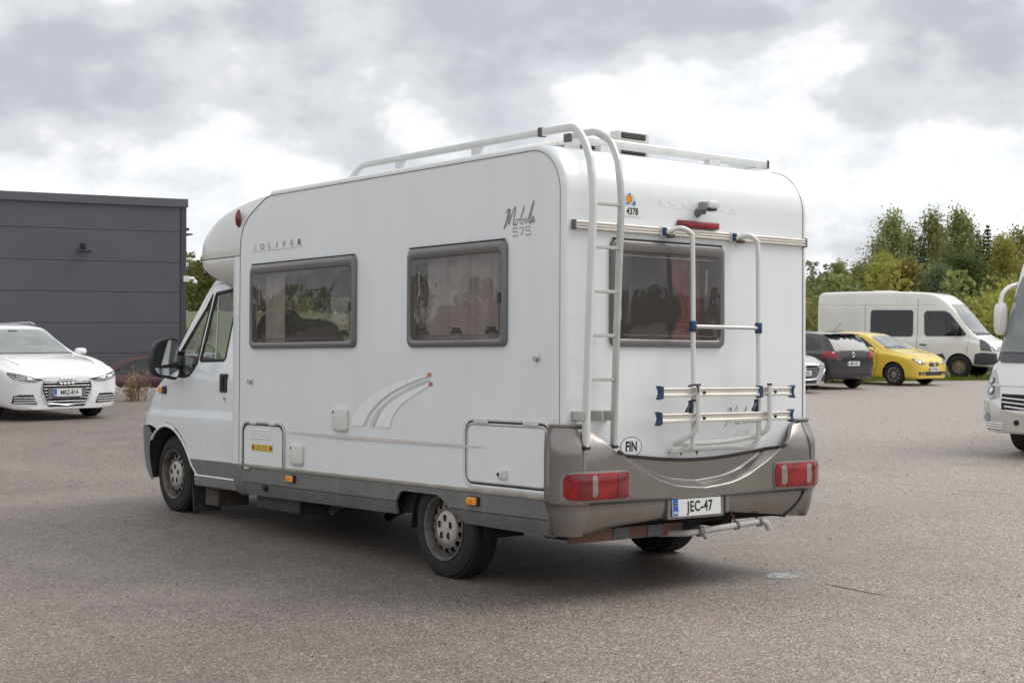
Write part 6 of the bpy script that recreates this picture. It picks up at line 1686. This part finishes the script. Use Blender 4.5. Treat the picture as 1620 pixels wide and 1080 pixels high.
# ------------------------------------------------------------------ the grey shed
def shed():
    # its front wall recedes to the right: left frame edge and right-hand corner
    dirp = lambda px, u: CAM + (FWD + RIGHT * ((px - 810) / 2395.7)) * u
    B1 = dirp(293, 36.0)
    vp = (RIGHT * ((4900 - 810) / 2395.7) + FWD); ex = Vector((vp.x, vp.y, 0)).normalized()
    B1 = Vector((B1.x, B1.y, 0)); base = -.75
    ey = Vector((-ex.y, ex.x, 0))                               # into the building
    R0 = empty('grey_shed', (B1.x, B1.y, base), label='dark grey metal-clad shed behind the white estate car', cat='building')
    M_ = Matrix((ex, ey, Vector((0, 0, 1)))).transposed().to_4x4(); M_.translation = Vector((B1.x, B1.y, base)); R0.matrix_world = M_
    PAN = mat('anthracite_panel', (.100, .105, .122), .5, .1, 0, var=(.8, .08), streak=(3, .25, (.11, .112, .12)), bump=(160, .12, .002))
    TRM = mat('anthracite_trim', (.07, .073, .082), .45, .2, var=(3, .08))
    H = 4.44 - base
    Wd = 15.2
    b = B(); b.box((-Wd, .06, -.3), (-.02, 9.0, H - .03)); b.build('core', TRM, R0)
    # horizontal sandwich panels with recessed joints, in bays
    zs = [z - base for z in (-1.0, -.52, .19, .90, 1.605, 2.32, 3.025, 3.75, 4.44)]
    for (x0, x1) in ((-4.74, -.12), (-9.6, -4.92), (-14.5, -9.8)):
        for z0, z1 in zip(zs, zs[1:]):
            b = B(); b.box((x0, .0, z0 + .004), (x1, .07, z1 - .004), .006); b.build('panel', PAN, R0)
    for x in (-4.83, -9.70):
        b = B(); b.box((x - .075, -.012, -.2), (x + .075, .06, H - .1), .006); b.build('joint_cover', TRM, R0)
    b = B(); b.box((-.115, -.018, -.2), (.02, .12, H - .1), .006); b.build('corner_trim', TRM, R0)
    b = B(); b.box((-Wd, -.06, H - .10), (.05, .10, H + .10), .01); b.build('eaves_flashing', mat('eaves_grey', (.12, .125, .135), .4, .3, var=(3, .08)), R0)
    for y0, y1 in ((.13, 4.4), (4.5, 8.9)):
        for z0, z1 in zip(zs, zs[1:]):
            b = B(); b.box((-.07, y0, z0 + .008), (.0, y1, z1 - .008), .006); b.build('panel', PAN, R0)
    b = B(); b.box((-Wd, -.02, H), (.02, 9.0, H + .06), .01); b.build('roof', TRM, R0)
    b = B(); b.box((.0, .3, 4.57), (.20, 1.6, 4.63), .008); b.box((-.01, .3, 4.46), (.28, 1.6, 4.50), .008); b.box((.0, .3, 4.47), (.12, 1.6, 4.62), .008); b.build('canopy', TRM, R0)
    return R0, M_, H
SHED, SHM, SHH = shed()
def shed_fitting():
    # wall lamp on the front wall
    R0 = empty('wall_lamp', label='small dark lamp on the upper wall of the grey shed', cat='lamp')
    R0.matrix_world = SHM @ Matrix.Translation((-2.42, -.02, 3.33 + .75))
    b = B(); b.box((-.06, -.02, -.04), (.06, .03, .10), .01); b.build('lamp_base', BLACKP, R0)
    b = B(); b.box((-.16, -.22, -.08), (.14, -.10, -.02), .012, M=Matrix.Rotation(.25, 4, 'X')); b.build('lamp_head', mat('dark_grey_lamp', (.05, .05, .055), .5, var=(9, .1)), R0)
    b = B(); b.tube([(0, 0, .02), (0, -.13, -.03)], .02, 8); b.build('lamp_arm', BLACKP, R0)
    R1 = empty('security_camera', label='white security camera on the right-hand corner of the grey shed', cat='camera')
    R1.matrix_world = SHM @ Matrix.Translation((.0, .05, 2.63 + .75))
    b = B(); b.box((-.06, -.10, -.05), (.09, .04, .09), .015); b.build('camera_box', ALUW, R1)
    b = B(); b.tube([(.08, -.03, .03), (.21, -.03, .03)], .045, 12); b.tube([(.20, -.03, .04), (.23, -.03, -.01)], .035, 12); b.build('camera_arm', ALUW, R1)
    b = B(); b.sphere((.235, -.03, -.055), .062, 0, 16, 10); o = b.build('camera_dome', ALUW, R1)
    b = B(); b.sphere((.235, -.03, -.085), .048, 0, 14, 8); b.build('camera_lens', BLACKP, o)
shed_fitting()
# ------------------------------------------------------------------ trees and plants
def leaf_mat(name, c0, c1, trans=.35):
    if name in MATS: return MATS[name]
    mt = bpy.data.materials.new(name); mt.use_nodes = True
    t = mt.node_tree; t.nodes.clear(); L = t.links
    tc = N(t, 'ShaderNodeTexCoord')
    n1 = N(t, 'ShaderNodeTexNoise', inp={'Scale': 1.1, 'Detail': 5.0, 'Roughness': .7}); L.new(tc.outputs['Object'], n1.inputs['Vector'])
    geo = N(t, 'ShaderNodeNewGeometry')
    oi = N(t, 'ShaderNodeObjectInfo')
    f = math_(t, 'ADD', math_(t, 'MULTIPLY', ramp(t, n1.outputs['Fac'], [(.35, 0), (.65, 1)]), .6), math_(t, 'MULTIPLY', geo.outputs['Random Per Island'], .4))
    c = mixc(t, f, c0, c1)
    hs = N(t, 'ShaderNodeHueSaturation'); L.new(c, hs.inputs['Color'])
    L.new(math_(t, 'ADD', math_(t, 'MULTIPLY', oi.outputs['Random'], .04), .48), hs.inputs['Hue']); L.new(math_(t, 'ADD', math_(t, 'MULTIPLY', oi.outputs['Random'], .35), .82), hs.inputs['Value'])
    df = N(t, 'ShaderNodeBsdfDiffuse'); tr = N(t, 'ShaderNodeBsdfTranslucent'); L.new(hs.outputs[0], df.inputs[0]); L.new(hs.outputs[0], tr.inputs[0])
    mx = N(t, 'ShaderNodeMixShader'); mx.inputs[0].default_value = trans; L.new(df.outputs[0], mx.inputs[1]); L.new(tr.outputs[0], mx.inputs[2])
    out = N(t, 'ShaderNodeOutputMaterial'); L.new(mx.outputs[0], out.inputs[0])
    MATS[name] = mt
    return mt
LEAF = [leaf_mat('leaf_olive', (.16, .19, .06), (.40, .41, .16)), leaf_mat('leaf_yellow_green', (.24, .24, .06), (.46, .42, .13)), leaf_mat('leaf_dark_green', (.075, .105, .038), (.19, .225, .085)), leaf_mat('leaf_grey_green', (.15, .175, .10), (.26, .29, .17)), leaf_mat('leaf_rusty', (.21, .17, .05), (.34, .28, .09))]
NEEDLE = leaf_mat('spruce_needles', (.032, .052, .028), (.085, .11, .05), .2)
BARK = mat('grey_bark', (.16, .14, .12), .9, var=(6, .4), bump=(12, .5, .02))
BIRCH = mat('birch_bark', (.42, .40, .37), .8, var=(5, .4))
def quad(vs, fs, c, s, rnd, flatten=0.0, up=None):
    n_ = Vector((rnd.gauss(0, 1), rnd.gauss(0, 1), rnd.gauss(0, 1) * (1 - flatten) + flatten)).normalized()
    a = n_.orthogonal().normalized(); b_ = n_.cross(a); g = rnd.random() * 6.28
    a, b_ = a * cos(g) + b_ * sin(g), b_ * cos(g) - a * sin(g)
    k = len(vs)
    vs += [c + a * s, c + b_ * s * .55, c - a * s * .9, c - b_ * s * .55]
    fs.append((k, k + 1, k + 2, k + 3))
def mesh_of(name, vs, fs):
    me = bpy.data.meshes.new(name); me.from_pydata([tuple(v) for v in vs], [], fs); me.update(); return me
def broadleaf(seed, h=9.0, rad=1.9, base=.22, n_limb=26, leaves=3600, lean=.0, airy=.5, leaf=.115):
    """trunk and limbs as tapered tubes; leaves in many small clumps along the limbs, thinning to loose tips"""
    rnd = random.Random(seed); b = B()
    tp = []
    for i in range(9):
        t = i / 8; tp.append(Vector((lean * h * t * t + rnd.gauss(0, .05) * t, rnd.gauss(0, .05) * t, h * .96 * t)))
    b.tube([tuple(p) for p in tp], [lerp(.11 * h / 9, .012, (i / 8) ** .8) for i in range(9)], 7, False)
    tips = []
    for i in range(n_limb):
        t = lerp(base, .97, (i + rnd.random() * .6) / n_limb); k = min(7, int(t * 8)); o = tp[k].lerp(tp[k + 1], t * 8 - k)
        prof = (sin(min(1, (t - base) / (1 - base) * 1.02) * pi * .86 + .32)) ** .8
        ln = rad * max(.18, prof) * rnd.uniform(.6, 1.25); a = rnd.random() * 6.28; up = rnd.uniform(.25, .9) + (t * .4)
        d = Vector((cos(a), sin(a), up)).normalized(); P = [o]
        for q in range(1, 5):
            d = (d + Vector((rnd.gauss(0, .16) + lean * .5, rnd.gauss(0, .16), rnd.gauss(-.05, .12)))).normalized(); P.append(P[-1] + d * ln / 4)
        b.tube([tuple(p) for p in P], [.035 * (1 - t * .6), .026 * (1 - t * .5), .018, .011, .004], 4, False)
        for q in range(1, 5):
            tips.append((P[q], .28 + .16 * rnd.random(), q))
            for _ in range(2):
                e = P[q] + Vector((rnd.gauss(0, 1), rnd.gauss(0, 1), rnd.gauss(.1, .7))) * ln * .22
                tips.append((e, .20 + .2 * rnd.random(), q))
    vs, fs = [], []
    per = max(3, int(leaves / len(tips)))
    for (c, r_, q) in tips:
        if rnd.random() < airy * .25: continue
        for _ in range(int(per * rnd.uniform(.5, 1.5))):
            p = c + Vector((rnd.gauss(0, r_), rnd.gauss(0, r_), rnd.gauss(0, r_ * 1.15) - .05))
            quad(vs, fs, p, leaf * rnd.uniform(.6, 1.35), rnd)
    return mesh_of('crown', vs, fs), mesh_of('trunk', [Vector(v) for v in b.v], b.f)
def spruce(seed, h=8.5, rad=1.5, leaves=4200):
    rnd = random.Random(seed); b = B()
    b.tube([(0, 0, 0), (0, 0, h * .5), (0, 0, h)], [.11, .06, .008], 7, False)
    vs, fs = [], []
    n = 34
    for i in range(n):
        t = lerp(.05, .985, i / (n - 1)); z = h * t; R_ = rad * (1 - t) ** .85 + .06
        m_ = max(4, int(9 * (1 - t) + 4))
        for k in range(m_):
            a = 2 * pi * (k + rnd.random() * .7) / m_ + i; ln = R_ * rnd.uniform(.7, 1.15); dr = -.22 + .5 * t + rnd.gauss(0, .06)
            e = Vector((cos(a) * ln, sin(a) * ln, z + dr * ln)); o = Vector((0, 0, z))
            b.tube([tuple(o), tuple(o.lerp(e, .95))], [.016, .004], 3, False)
            cnt = max(4, int(leaves / (n * 9) * (ln / R_) * (1.4 - t * .5)))
            for j in range(cnt):
                s = rnd.uniform(.12, 1.05); p = o.lerp(e, s) + Vector((rnd.gauss(0, .07), rnd.gauss(0, .07), rnd.gauss(-.04, .05))) * (1.1 - t * .5)
                quad(vs, fs, p, .11 * rnd.uniform(.7, 1.4) * (1.1 - t * .45), rnd, .35)
    return mesh_of('crown', vs, fs), mesh_of('trunk', [Vector(v) for v in b.v], b.f)
def bush(seed, h=2.6, rad=1.7, leaves=2600):
    rnd = random.Random(seed); b = B(); vs, fs = [], []
    for i in range(16):
        a = rnd.random() * 6.28; r_ = rnd.random() ** .5 * rad * .8; hh = h * (1 - .45 * (r_ / rad) ** 2) * rnd.uniform(.6, 1.08)
        e = Vector((cos(a) * r_, sin(a) * r_, hh)); o = Vector((cos(a) * r_ * .3, sin(a) * r_ * .3, 0))
        mid_ = o.lerp(e, .5) + Vector((rnd.gauss(0, .08), rnd.gauss(0, .08), 0)); b.tube([tuple(o), tuple(mid_), tuple(e)], [.02, .014, .004], 4, False)
        for j in range(int(leaves / 16)):
            s = rnd.uniform(.12, 1.0); p = (o.lerp(mid_, s * 2) if s < .5 else mid_.lerp(e, s * 2 - 1)) + Vector((rnd.gauss(0, .26), rnd.gauss(0, .26), rnd.gauss(0, .2)))
            if p.z < .02: p.z = abs(p.z)
            quad(vs, fs, p, .10 * rnd.uniform(.6, 1.4), rnd)
    return mesh_of('crown', vs, fs), mesh_of('trunk', [Vector(v) for v in b.v], b.f)
VAR = {'b': [(broadleaf(11, 9, 1.8, .12, 38, 9000, .05, .5), 9.0), (broadleaf(12, 9, 1.6, .15, 34, 7600, .07, .6), 9.0), (broadleaf(13, 9, 2.1, .08, 44, 12000, .02, .3), 9.0), (broadleaf(14, 9, 1.3, .2, 28, 5200, .05, .7), 9.0)],
       's': [(spruce(21, 8.5, 1.6, 9000), 8.5), (spruce(22, 8.5, 1.35, 8000), 8.5)],
       'u': [(bush(31), 2.6), (bush(32, 2.6, 1.5, 2400), 2.6), (bush(33, 2.6, 1.9, 3000), 2.6)]}
TREE_N = {'b': ('broadleaf_tree', 'tree'), 's': ('spruce_tree', 'tree'), 'u': ('leafy_bush', 'bush')}
MESHC = {}
def plant(kind, vi, li, px, ytop, u, label, group, rz, wide=1.0, zg=None, bark=None):
    """one tree; its height follows from where its top stands against the sky at that distance"""
    (cr, tr), h0 = VAR[kind][vi]
    v = (px - 810) / 2395.7 * u; x, y = xy_of(u, v)
    g = (land(u, v) if zg is None else zg)
    hor = 540 + (-FWD.z) * -2395.7 / 1.0 if False else 503.5 + (px - 810) * .0062
    h = (hor - ytop) / 2395.7 * u + CAM.z - g
    s = h / h0
    nm, cat = TREE_N[kind]
    o = empty(nm, (x, y, g), rz, label, cat, group); wide *= .84 if (kind == 'b' and ytop < 380) else 1.0; o.scale = (s * wide, s * wide, s)
    lm = NEEDLE if kind == 's' else LEAF[li]
    for key, me, mt in (('crown', cr, lm), ('trunk', tr, bark or BARK)):
        k = (me.name, mt.name)
        if k not in MESHC:
            m2 = me.copy(); m2.materials.clear(); m2.materials.append(mt); MESHC[k] = m2
            if key == 'trunk': m2.shade_smooth()
        c = bpy.data.objects.new(key, MESHC[k]); COL.objects.link(c); c.parent = o
    return o
rnd = random.Random(5)
G1 = 'trees behind the parked cars'
for a in [
    ('b', 0, 0, 1414, 336, 88, 'tall wind-blown broadleaf tree rising left of the two twin-topped trees', 1.0, .92),
    ('b', 1, 0, 1473, 331, 88, 'slender broadleaf tree with ragged leaning top above the van roof', .3, .85),
    ('b', 2, 0, 1521, 332, 90, 'tallest full-crowned broadleaf tree above the van windscreen', 2.2, .85),
    ('s', 1, 0, 1561, 356, 86, 'dark pointed spruce between the full-crowned tree and the right edge', .5, .9),
    ('b', 2, 1, 1589, 374, 84, 'yellow-green broadleaf tree just right of the pointed spruce', 1.4, .95),
    ('b', 3, 0, 1609, 354, 90, 'thin-topped broadleaf tree at the right edge above the motorhome', 4.0, 1.0),
    ('b', 3, 4, 1333, 407, 96, 'thin brownish young tree standing above the van roof rear end', 2.0, .8),
    ('b', 3, 0, 1352, 416, 94, 'small olive broadleaf tree next to the thin brownish young tree', 5.0, 1.1),
    ('b', 1, 4, 1365, 414, 96, 'small rusty-topped tree left of the tall wind-blown tree', 3.1, 1.1),
    ('s', 0, 0, 1284, 421, 104, 'dark spruce just clear of the motorhome roof corner', 1.1, 1.0),
    ('s', 1, 0, 1300, 432, 100, 'narrow dark spruce second from the motorhome corner', 2.5, 1.1),
    ('s', 0, 0, 1457, 388, 84, 'dark young spruce between the tall wind-blown and slender trees', .2, .8),
    ('s', 0, 0, 1545, 395, 82, 'broad dark spruce at the foot of the tallest broadleaf tree', .2, 1.25),
    ('b', 2, 1, 1405, 402, 80, 'yellow-green round tree in front of the tall wind-blown tree', 2.7, 1.1),
    ('b', 2, 4, 1432, 414, 79, 'rust-tinted round tree over the middle of the van roof', .7, 1.1),
    ('b', 2, 3, 1487, 418, 78, 'grey-green willow-like tree behind the van windscreen', 3.7, 1.0),
    ('b', 0, 2, 1528, 398, 79, 'dark green dense tree behind the van bonnet', 3.3, 1.3),
    ('b', 2, 2, 1500, 400, 84, 'dark green tree deep between the van windscreen and the slender tree', 1.1, 1.2),
    ('b', 2, 0, 1380, 420, 82, 'olive round tree above the van side window', 1.9, 1.2),
    ('b', 2, 1, 1310, 437, 84, 'yellow-green round tree above the rear of the van', .9, 1.2),
    ('b', 2, 0, 1340, 440, 82, 'olive bushy tree over the van roof vent', 4.9, 1.2),
    ('b', 2, 2, 1290, 440, 92, 'dark olive tree beside the motorhome corner', 5.4, 1.2),
    ('b', 1, 0, 1394, 372, 94, 'olive broadleaf tree close left of the tall wind-blown tree', .6, 1.0),
    ('b', 0, 2, 1442, 366, 95, 'dark green broadleaf tree between the tall wind-blown and slender trees', 1.6, .95),
    ('b', 3, 3, 1496, 350, 96, 'grey-green thin tree squeezed between the slender and the full-crowned trees', 2.6, 1.1),
    ('b', 1, 2, 1540, 366, 97, 'dark green tree just left of the pointed spruce', 3.6, 1.0),
    ('b', 0, 0, 1574, 378, 94, 'olive tree close behind the pointed spruce', 4.6, 1.1),
    ('s', 1, 0, 1620, 380, 92, 'dark spruce cut by the right edge of the picture', .4, 1.1),
    ('b', 0, 2, 1322, 424, 104, 'dark green tree over the rear end of the van roof', 5.6, 1.2),
    ('u', 0, 1, 1583, 438, 60, 'yellow-green bush behind the van bonnet', 1.0, 1.0),
    ('u', 2, 1, 1612, 446, 56, 'yellow-green bush behind the motorhome windscreen at the right edge', 2.0, 1.0),
    ('u', 1, 2, 1552, 462, 62, 'dark bush low behind the van windscreen', 3.0, 1.1),
    ('u', 0, 0, 1288, 480, 58, 'olive bush between the motorhome corner and the van rear', 2.0, 1.2),
    ('u', 2, 4, 1281, 465, 66, 'rusty bush close against the motorhome edge', 4.0, 1.2)]:
    kind, vi, li, px, yt, u, lab, rz, wd = a
    plant(kind, vi, li, px, yt, u, lab, G1, rz, wd, bark=BIRCH if px in (1609, 1589) else None)
# a dense fill of undergrowth under those trees
def mass(name, label, cells, n, size, mats_, seed, zmin=0.0):
    rnd = random.Random(seed); vs, fs, mi = [], [], []
    for (x, y, r_, h, g, mk) in cells:
        for _ in range(int(n * r_ * h)):
            a = rnd.random() * 6.28; q = sqrt(rnd.random()) * r_; t = rnd.random()
            t = t ** .8
            rr = q * (1 - .6 * t ** 2)
            quad(vs, fs, Vector((x + cos(a) * rr, y + sin(a) * rr, g + zmin + h * t)), size * rnd.uniform(.6, 1.4), rnd); mi.append(mk)
    me = mesh_of(name, vs, fs)
    for mm in mats_: me.materials.append(mm)
    me.polygons.foreach_set('material_index', mi)
    o = bpy.data.objects.new(name, me); COL.objects.link(o)
    return tag(o, label, 'undergrowth', None, 'stuff')
cells = []
for i in range(110):
    u = rnd.uniform(72, 100); v = rnd.uniform(14.5, 40) * u / 80
    x, y = xy_of(u, v); cells.append((x, y, rnd.uniform(1.2, 2.2), rnd.uniform(2.2, 5.2), land(u, v), rnd.choice((0, 0, 1, 2, 3, 4))))
mass('undergrowth', 'mixed green undergrowth filling the foot of the wood behind the van', cells, 46, .16, LEAF, 3)
# far wood seen between the shed and the cab, and the wood behind the viewer that the windows mirror
cells = []
for i in range(150):
    u = rnd.uniform(255, 330); v = rnd.uniform(-82, -30) * u / 290
    x, y = xy_of(u, v); cells.append((x, y, rnd.uniform(1.6, 2.8), rnd.uniform(7, 10.5), land(u, v), rnd.choice((0, 0, 2, 2, 3, 4))))
mass('far_wood', 'far mixed wood showing between the shed and the cab', cells, 14, .42, LEAF[:3] + [NEEDLE, LEAF[1]], 4)
cells = []
for i in range(330):
    az = rnd.uniform(radians(75), radians(368)); R_ = rnd.uniform(58, 84)
    x, y = CAM.x + sin(az) * R_, CAM.y + cos(az) * R_
    u, v = uv_of(x, y)
    if u > 20 and abs(v) < u * .55 + 6: continue
    if abs(az - radians(365)) < radians(14) : continue
    cells.append((x, y, rnd.uniform(1.6, 3.0), rnd.uniform(3.4, 6.2), -.05, rnd.choice((0, 2, 2, 3, 3))))
mass('surrounding_wood', 'wood of dark spruces and birches ringing the yard', cells, 26, .34, LEAF[:3] + [NEEDLE, LEAF[1]], 6)
# low bushes on the field edge between shed and cab
for k, (px, yt, u, li, lab) in enumerate(((322, 505, 120, 1, 'yellowish bush low beside the cab mirror, beyond the shed'), (300, 512, 105, 0, 'olive bush at the foot of the shed corner'))):
    plant('u', k, li, px, yt, u, lab, 'bushes past the shed', k * 2.0, 1.2)
# tall dry weeds by the kerb of gravel
def weed(px, py, seed, label, hh):
    rnd = random.Random(seed); p = at(px, py)
    R0 = empty('dry_weed', (p.x, p.y, hgt(p.x, p.y) - .02), 0, label, 'weed', 'dry weeds before the red car')
    b = B(); vs, fs = [], []
    for i in range(13):
        a = rnd.random() * 6.28; q = rnd.random() * .10; ln = hh * rnd.uniform(.55, 1.05); lx, ly = rnd.gauss(0, .16), rnd.gauss(0, .16)
        P = [(cos(a) * q, sin(a) * q, 0), (cos(a) * q + lx * .4 * ln, sin(a) * q + ly * .4 * ln, ln * .5), (cos(a) * q + lx * ln * 1.2, sin(a) * q + ly * ln * 1.2, ln)]
        b.tube(P, [.007, .005, .002], 4, False)
        for j in range(26):
            t = rnd.uniform(.3, 1.0); c = Vector(P[1]).lerp(Vector(P[2]), max(0, t * 2 - 1)) if t > .5 else Vector(P[0]).lerp(Vector(P[1]), t * 2)
            quad(vs, fs, c + Vector((rnd.gauss(0, .02), rnd.gauss(0, .02), rnd.gauss(0, .03))), .024 * rnd.uniform(.6, 1.4), rnd)
    DRY = leaf_mat('dry_weed_leaf', (.24, .16, .11), (.40, .29, .20), .2)
    b.build('stalks', mat('dry_stalk', (.25, .19, .12), .9, var=(9, .3)), R0)
    tag(link('seed_heads', mesh_of('seed_heads', vs, fs), DRY, R0, smooth=False), kind='stuff')
weed(206, 634.5, 1, 'left clump of tall dry weeds before the dark red car', .50)
weed(222, 634.0, 2, 'right and taller clump of dry weeds before the dark red car', .62)
weed(213, 633.0, 3, 'small dry weed clump between two taller clumps', .36)
# gravel along the yard's left edge
def gravel():
    rnd = random.Random(9); vs, fs = [], []
    for i in range(3800):
        v = rnd.uniform(-14, -2.5); u = far_edge(v) + rnd.gauss(-.05, .28); x, y = xy_of(u, v); z = hgt(x, y) + .07 * exp(-((u - far_edge(v)) / .3) ** 2)
        s = rnd.uniform(.012, .045); k = len(vs)
        for q in range(4): vs.append(Vector((x + s * cos(q * 1.57 + i), y + s * sin(q * 1.57 + i), z - .01)))
        vs.append(Vector((x, y, z + s * .8)))
        fs += [(k, k + 1, k + 4), (k + 1, k + 2, k + 4), (k + 2, k + 3, k + 4), (k + 3, k, k + 4)]
    o = link('gravel', mesh_of('gravel', vs, fs), mat('pale_gravel', (.36, .335, .31), .9, var=(6, .35)), None, smooth=False)
    tag(o, 'pale loose gravel along the yard edge before the red car', 'gravel', None, 'stuff')
gravel()
def verge():
    rnd = random.Random(10); vs, fs = [], []
    for i in range(9000):
        v = rnd.uniform(6, 30); u = far_edge(v) + abs(rnd.gauss(0, 3.0)) - .1; x, y = xy_of(u, v); z = land(u, v); h = rnd.uniform(.06, .22); a = rnd.random() * 6.28; wd = .02
        lx, ly = rnd.gauss(0, .05), rnd.gauss(0, .05); k = len(vs)
        vs += [Vector((x - cos(a) * wd, y - sin(a) * wd, z)), Vector((x + cos(a) * wd, y + sin(a) * wd, z)), Vector((x + lx, y + ly, z + h))]; fs.append((k, k + 1, k + 2))
    o = link('grass_verge', mesh_of('grass_verge', vs, fs), leaf_mat('verge_grass', (.12, .18, .03), (.24, .28, .06), .4), None, smooth=False)
    tag(o, 'green grass verge at the yard edge under the van', 'grass', None, 'stuff')
verge()
# marks on the yard: a dried white splash and a scraped dark line, loose grit
def mark(name, poly, z, mt, label):
    o = patch(name, poly, lambda a, b_: (a, b_, z), mt, None, smooth=False); return tag(o, kind='structure')
def gpoly(pts): return [(at(*p).x, at(*p).y) for p in pts]
def splash_mat():
    mt = bpy.data.materials.new('white_splash'); mt.use_nodes = True
    t = mt.node_tree; bs = t.nodes['Principled BSDF']; L = t.links; tc = N(t, 'ShaderNodeTexCoord')
    n1 = N(t, 'ShaderNodeTexNoise', inp={'Scale': 55.0, 'Detail': 5.0, 'Roughness': .8}); L.new(tc.outputs['Object'], n1.inputs['Vector'])
    L.new(ramp(t, n1.outputs['Fac'], [(.42, 0.0), (.56, 1.0)]), bs.inputs['Alpha']); bs.inputs['Base Color'].default_value = (.52, .56, .56, 1); bs.inputs['Roughness'].default_value = .7
    return mt
mark('paint_splash', gpoly(crv([(1211, 911), (1220, 907), (1238, 906), (1256, 909), (1265, 913), (1250, 915), (1232, 914.5), (1218, 914)], 3, True)), .004, splash_mat(), '')
DKL = mat('dark_scrape', (.105, .095, .09), .9, var=(30, .4))
mark('scrape_line', gpoly([(1296, 921), (1330, 928), (1380, 938), (1432, 948), (1380, 938.8), (1330, 929), (1300, 922.2)]), .004, DKL, '')
def grit():
    rnd = random.Random(12); vs, fs = [], []
    for i in range(700):
        u = rnd.uniform(6.5, 30); v = rnd.uniform(-.36, .36) * u; x, y = xy_of(u, v); s = rnd.uniform(.003, .009) * (1 + u * .02); z = hgt(x, y); k = len(vs)
        for q in range(4): vs.append(Vector((x + s * cos(q * 1.57 + i) * rnd.uniform(.7, 1.4), y + s * sin(q * 1.57 + i), z)))
        vs.append(Vector((x, y, z + s * .9))); fs += [(k, k + 1, k + 4), (k + 1, k + 2, k + 4), (k + 2, k + 3, k + 4), (k + 3, k, k + 4)]
    o = link('loose_grit', mesh_of('loose_grit', vs, fs), mat('dark_grit', (.10, .09, .08), .9, var=(3, .6)), None, smooth=False)
    tag(o, 'loose grit scattered over the asphalt yard', 'grit', None, 'stuff')
grit()
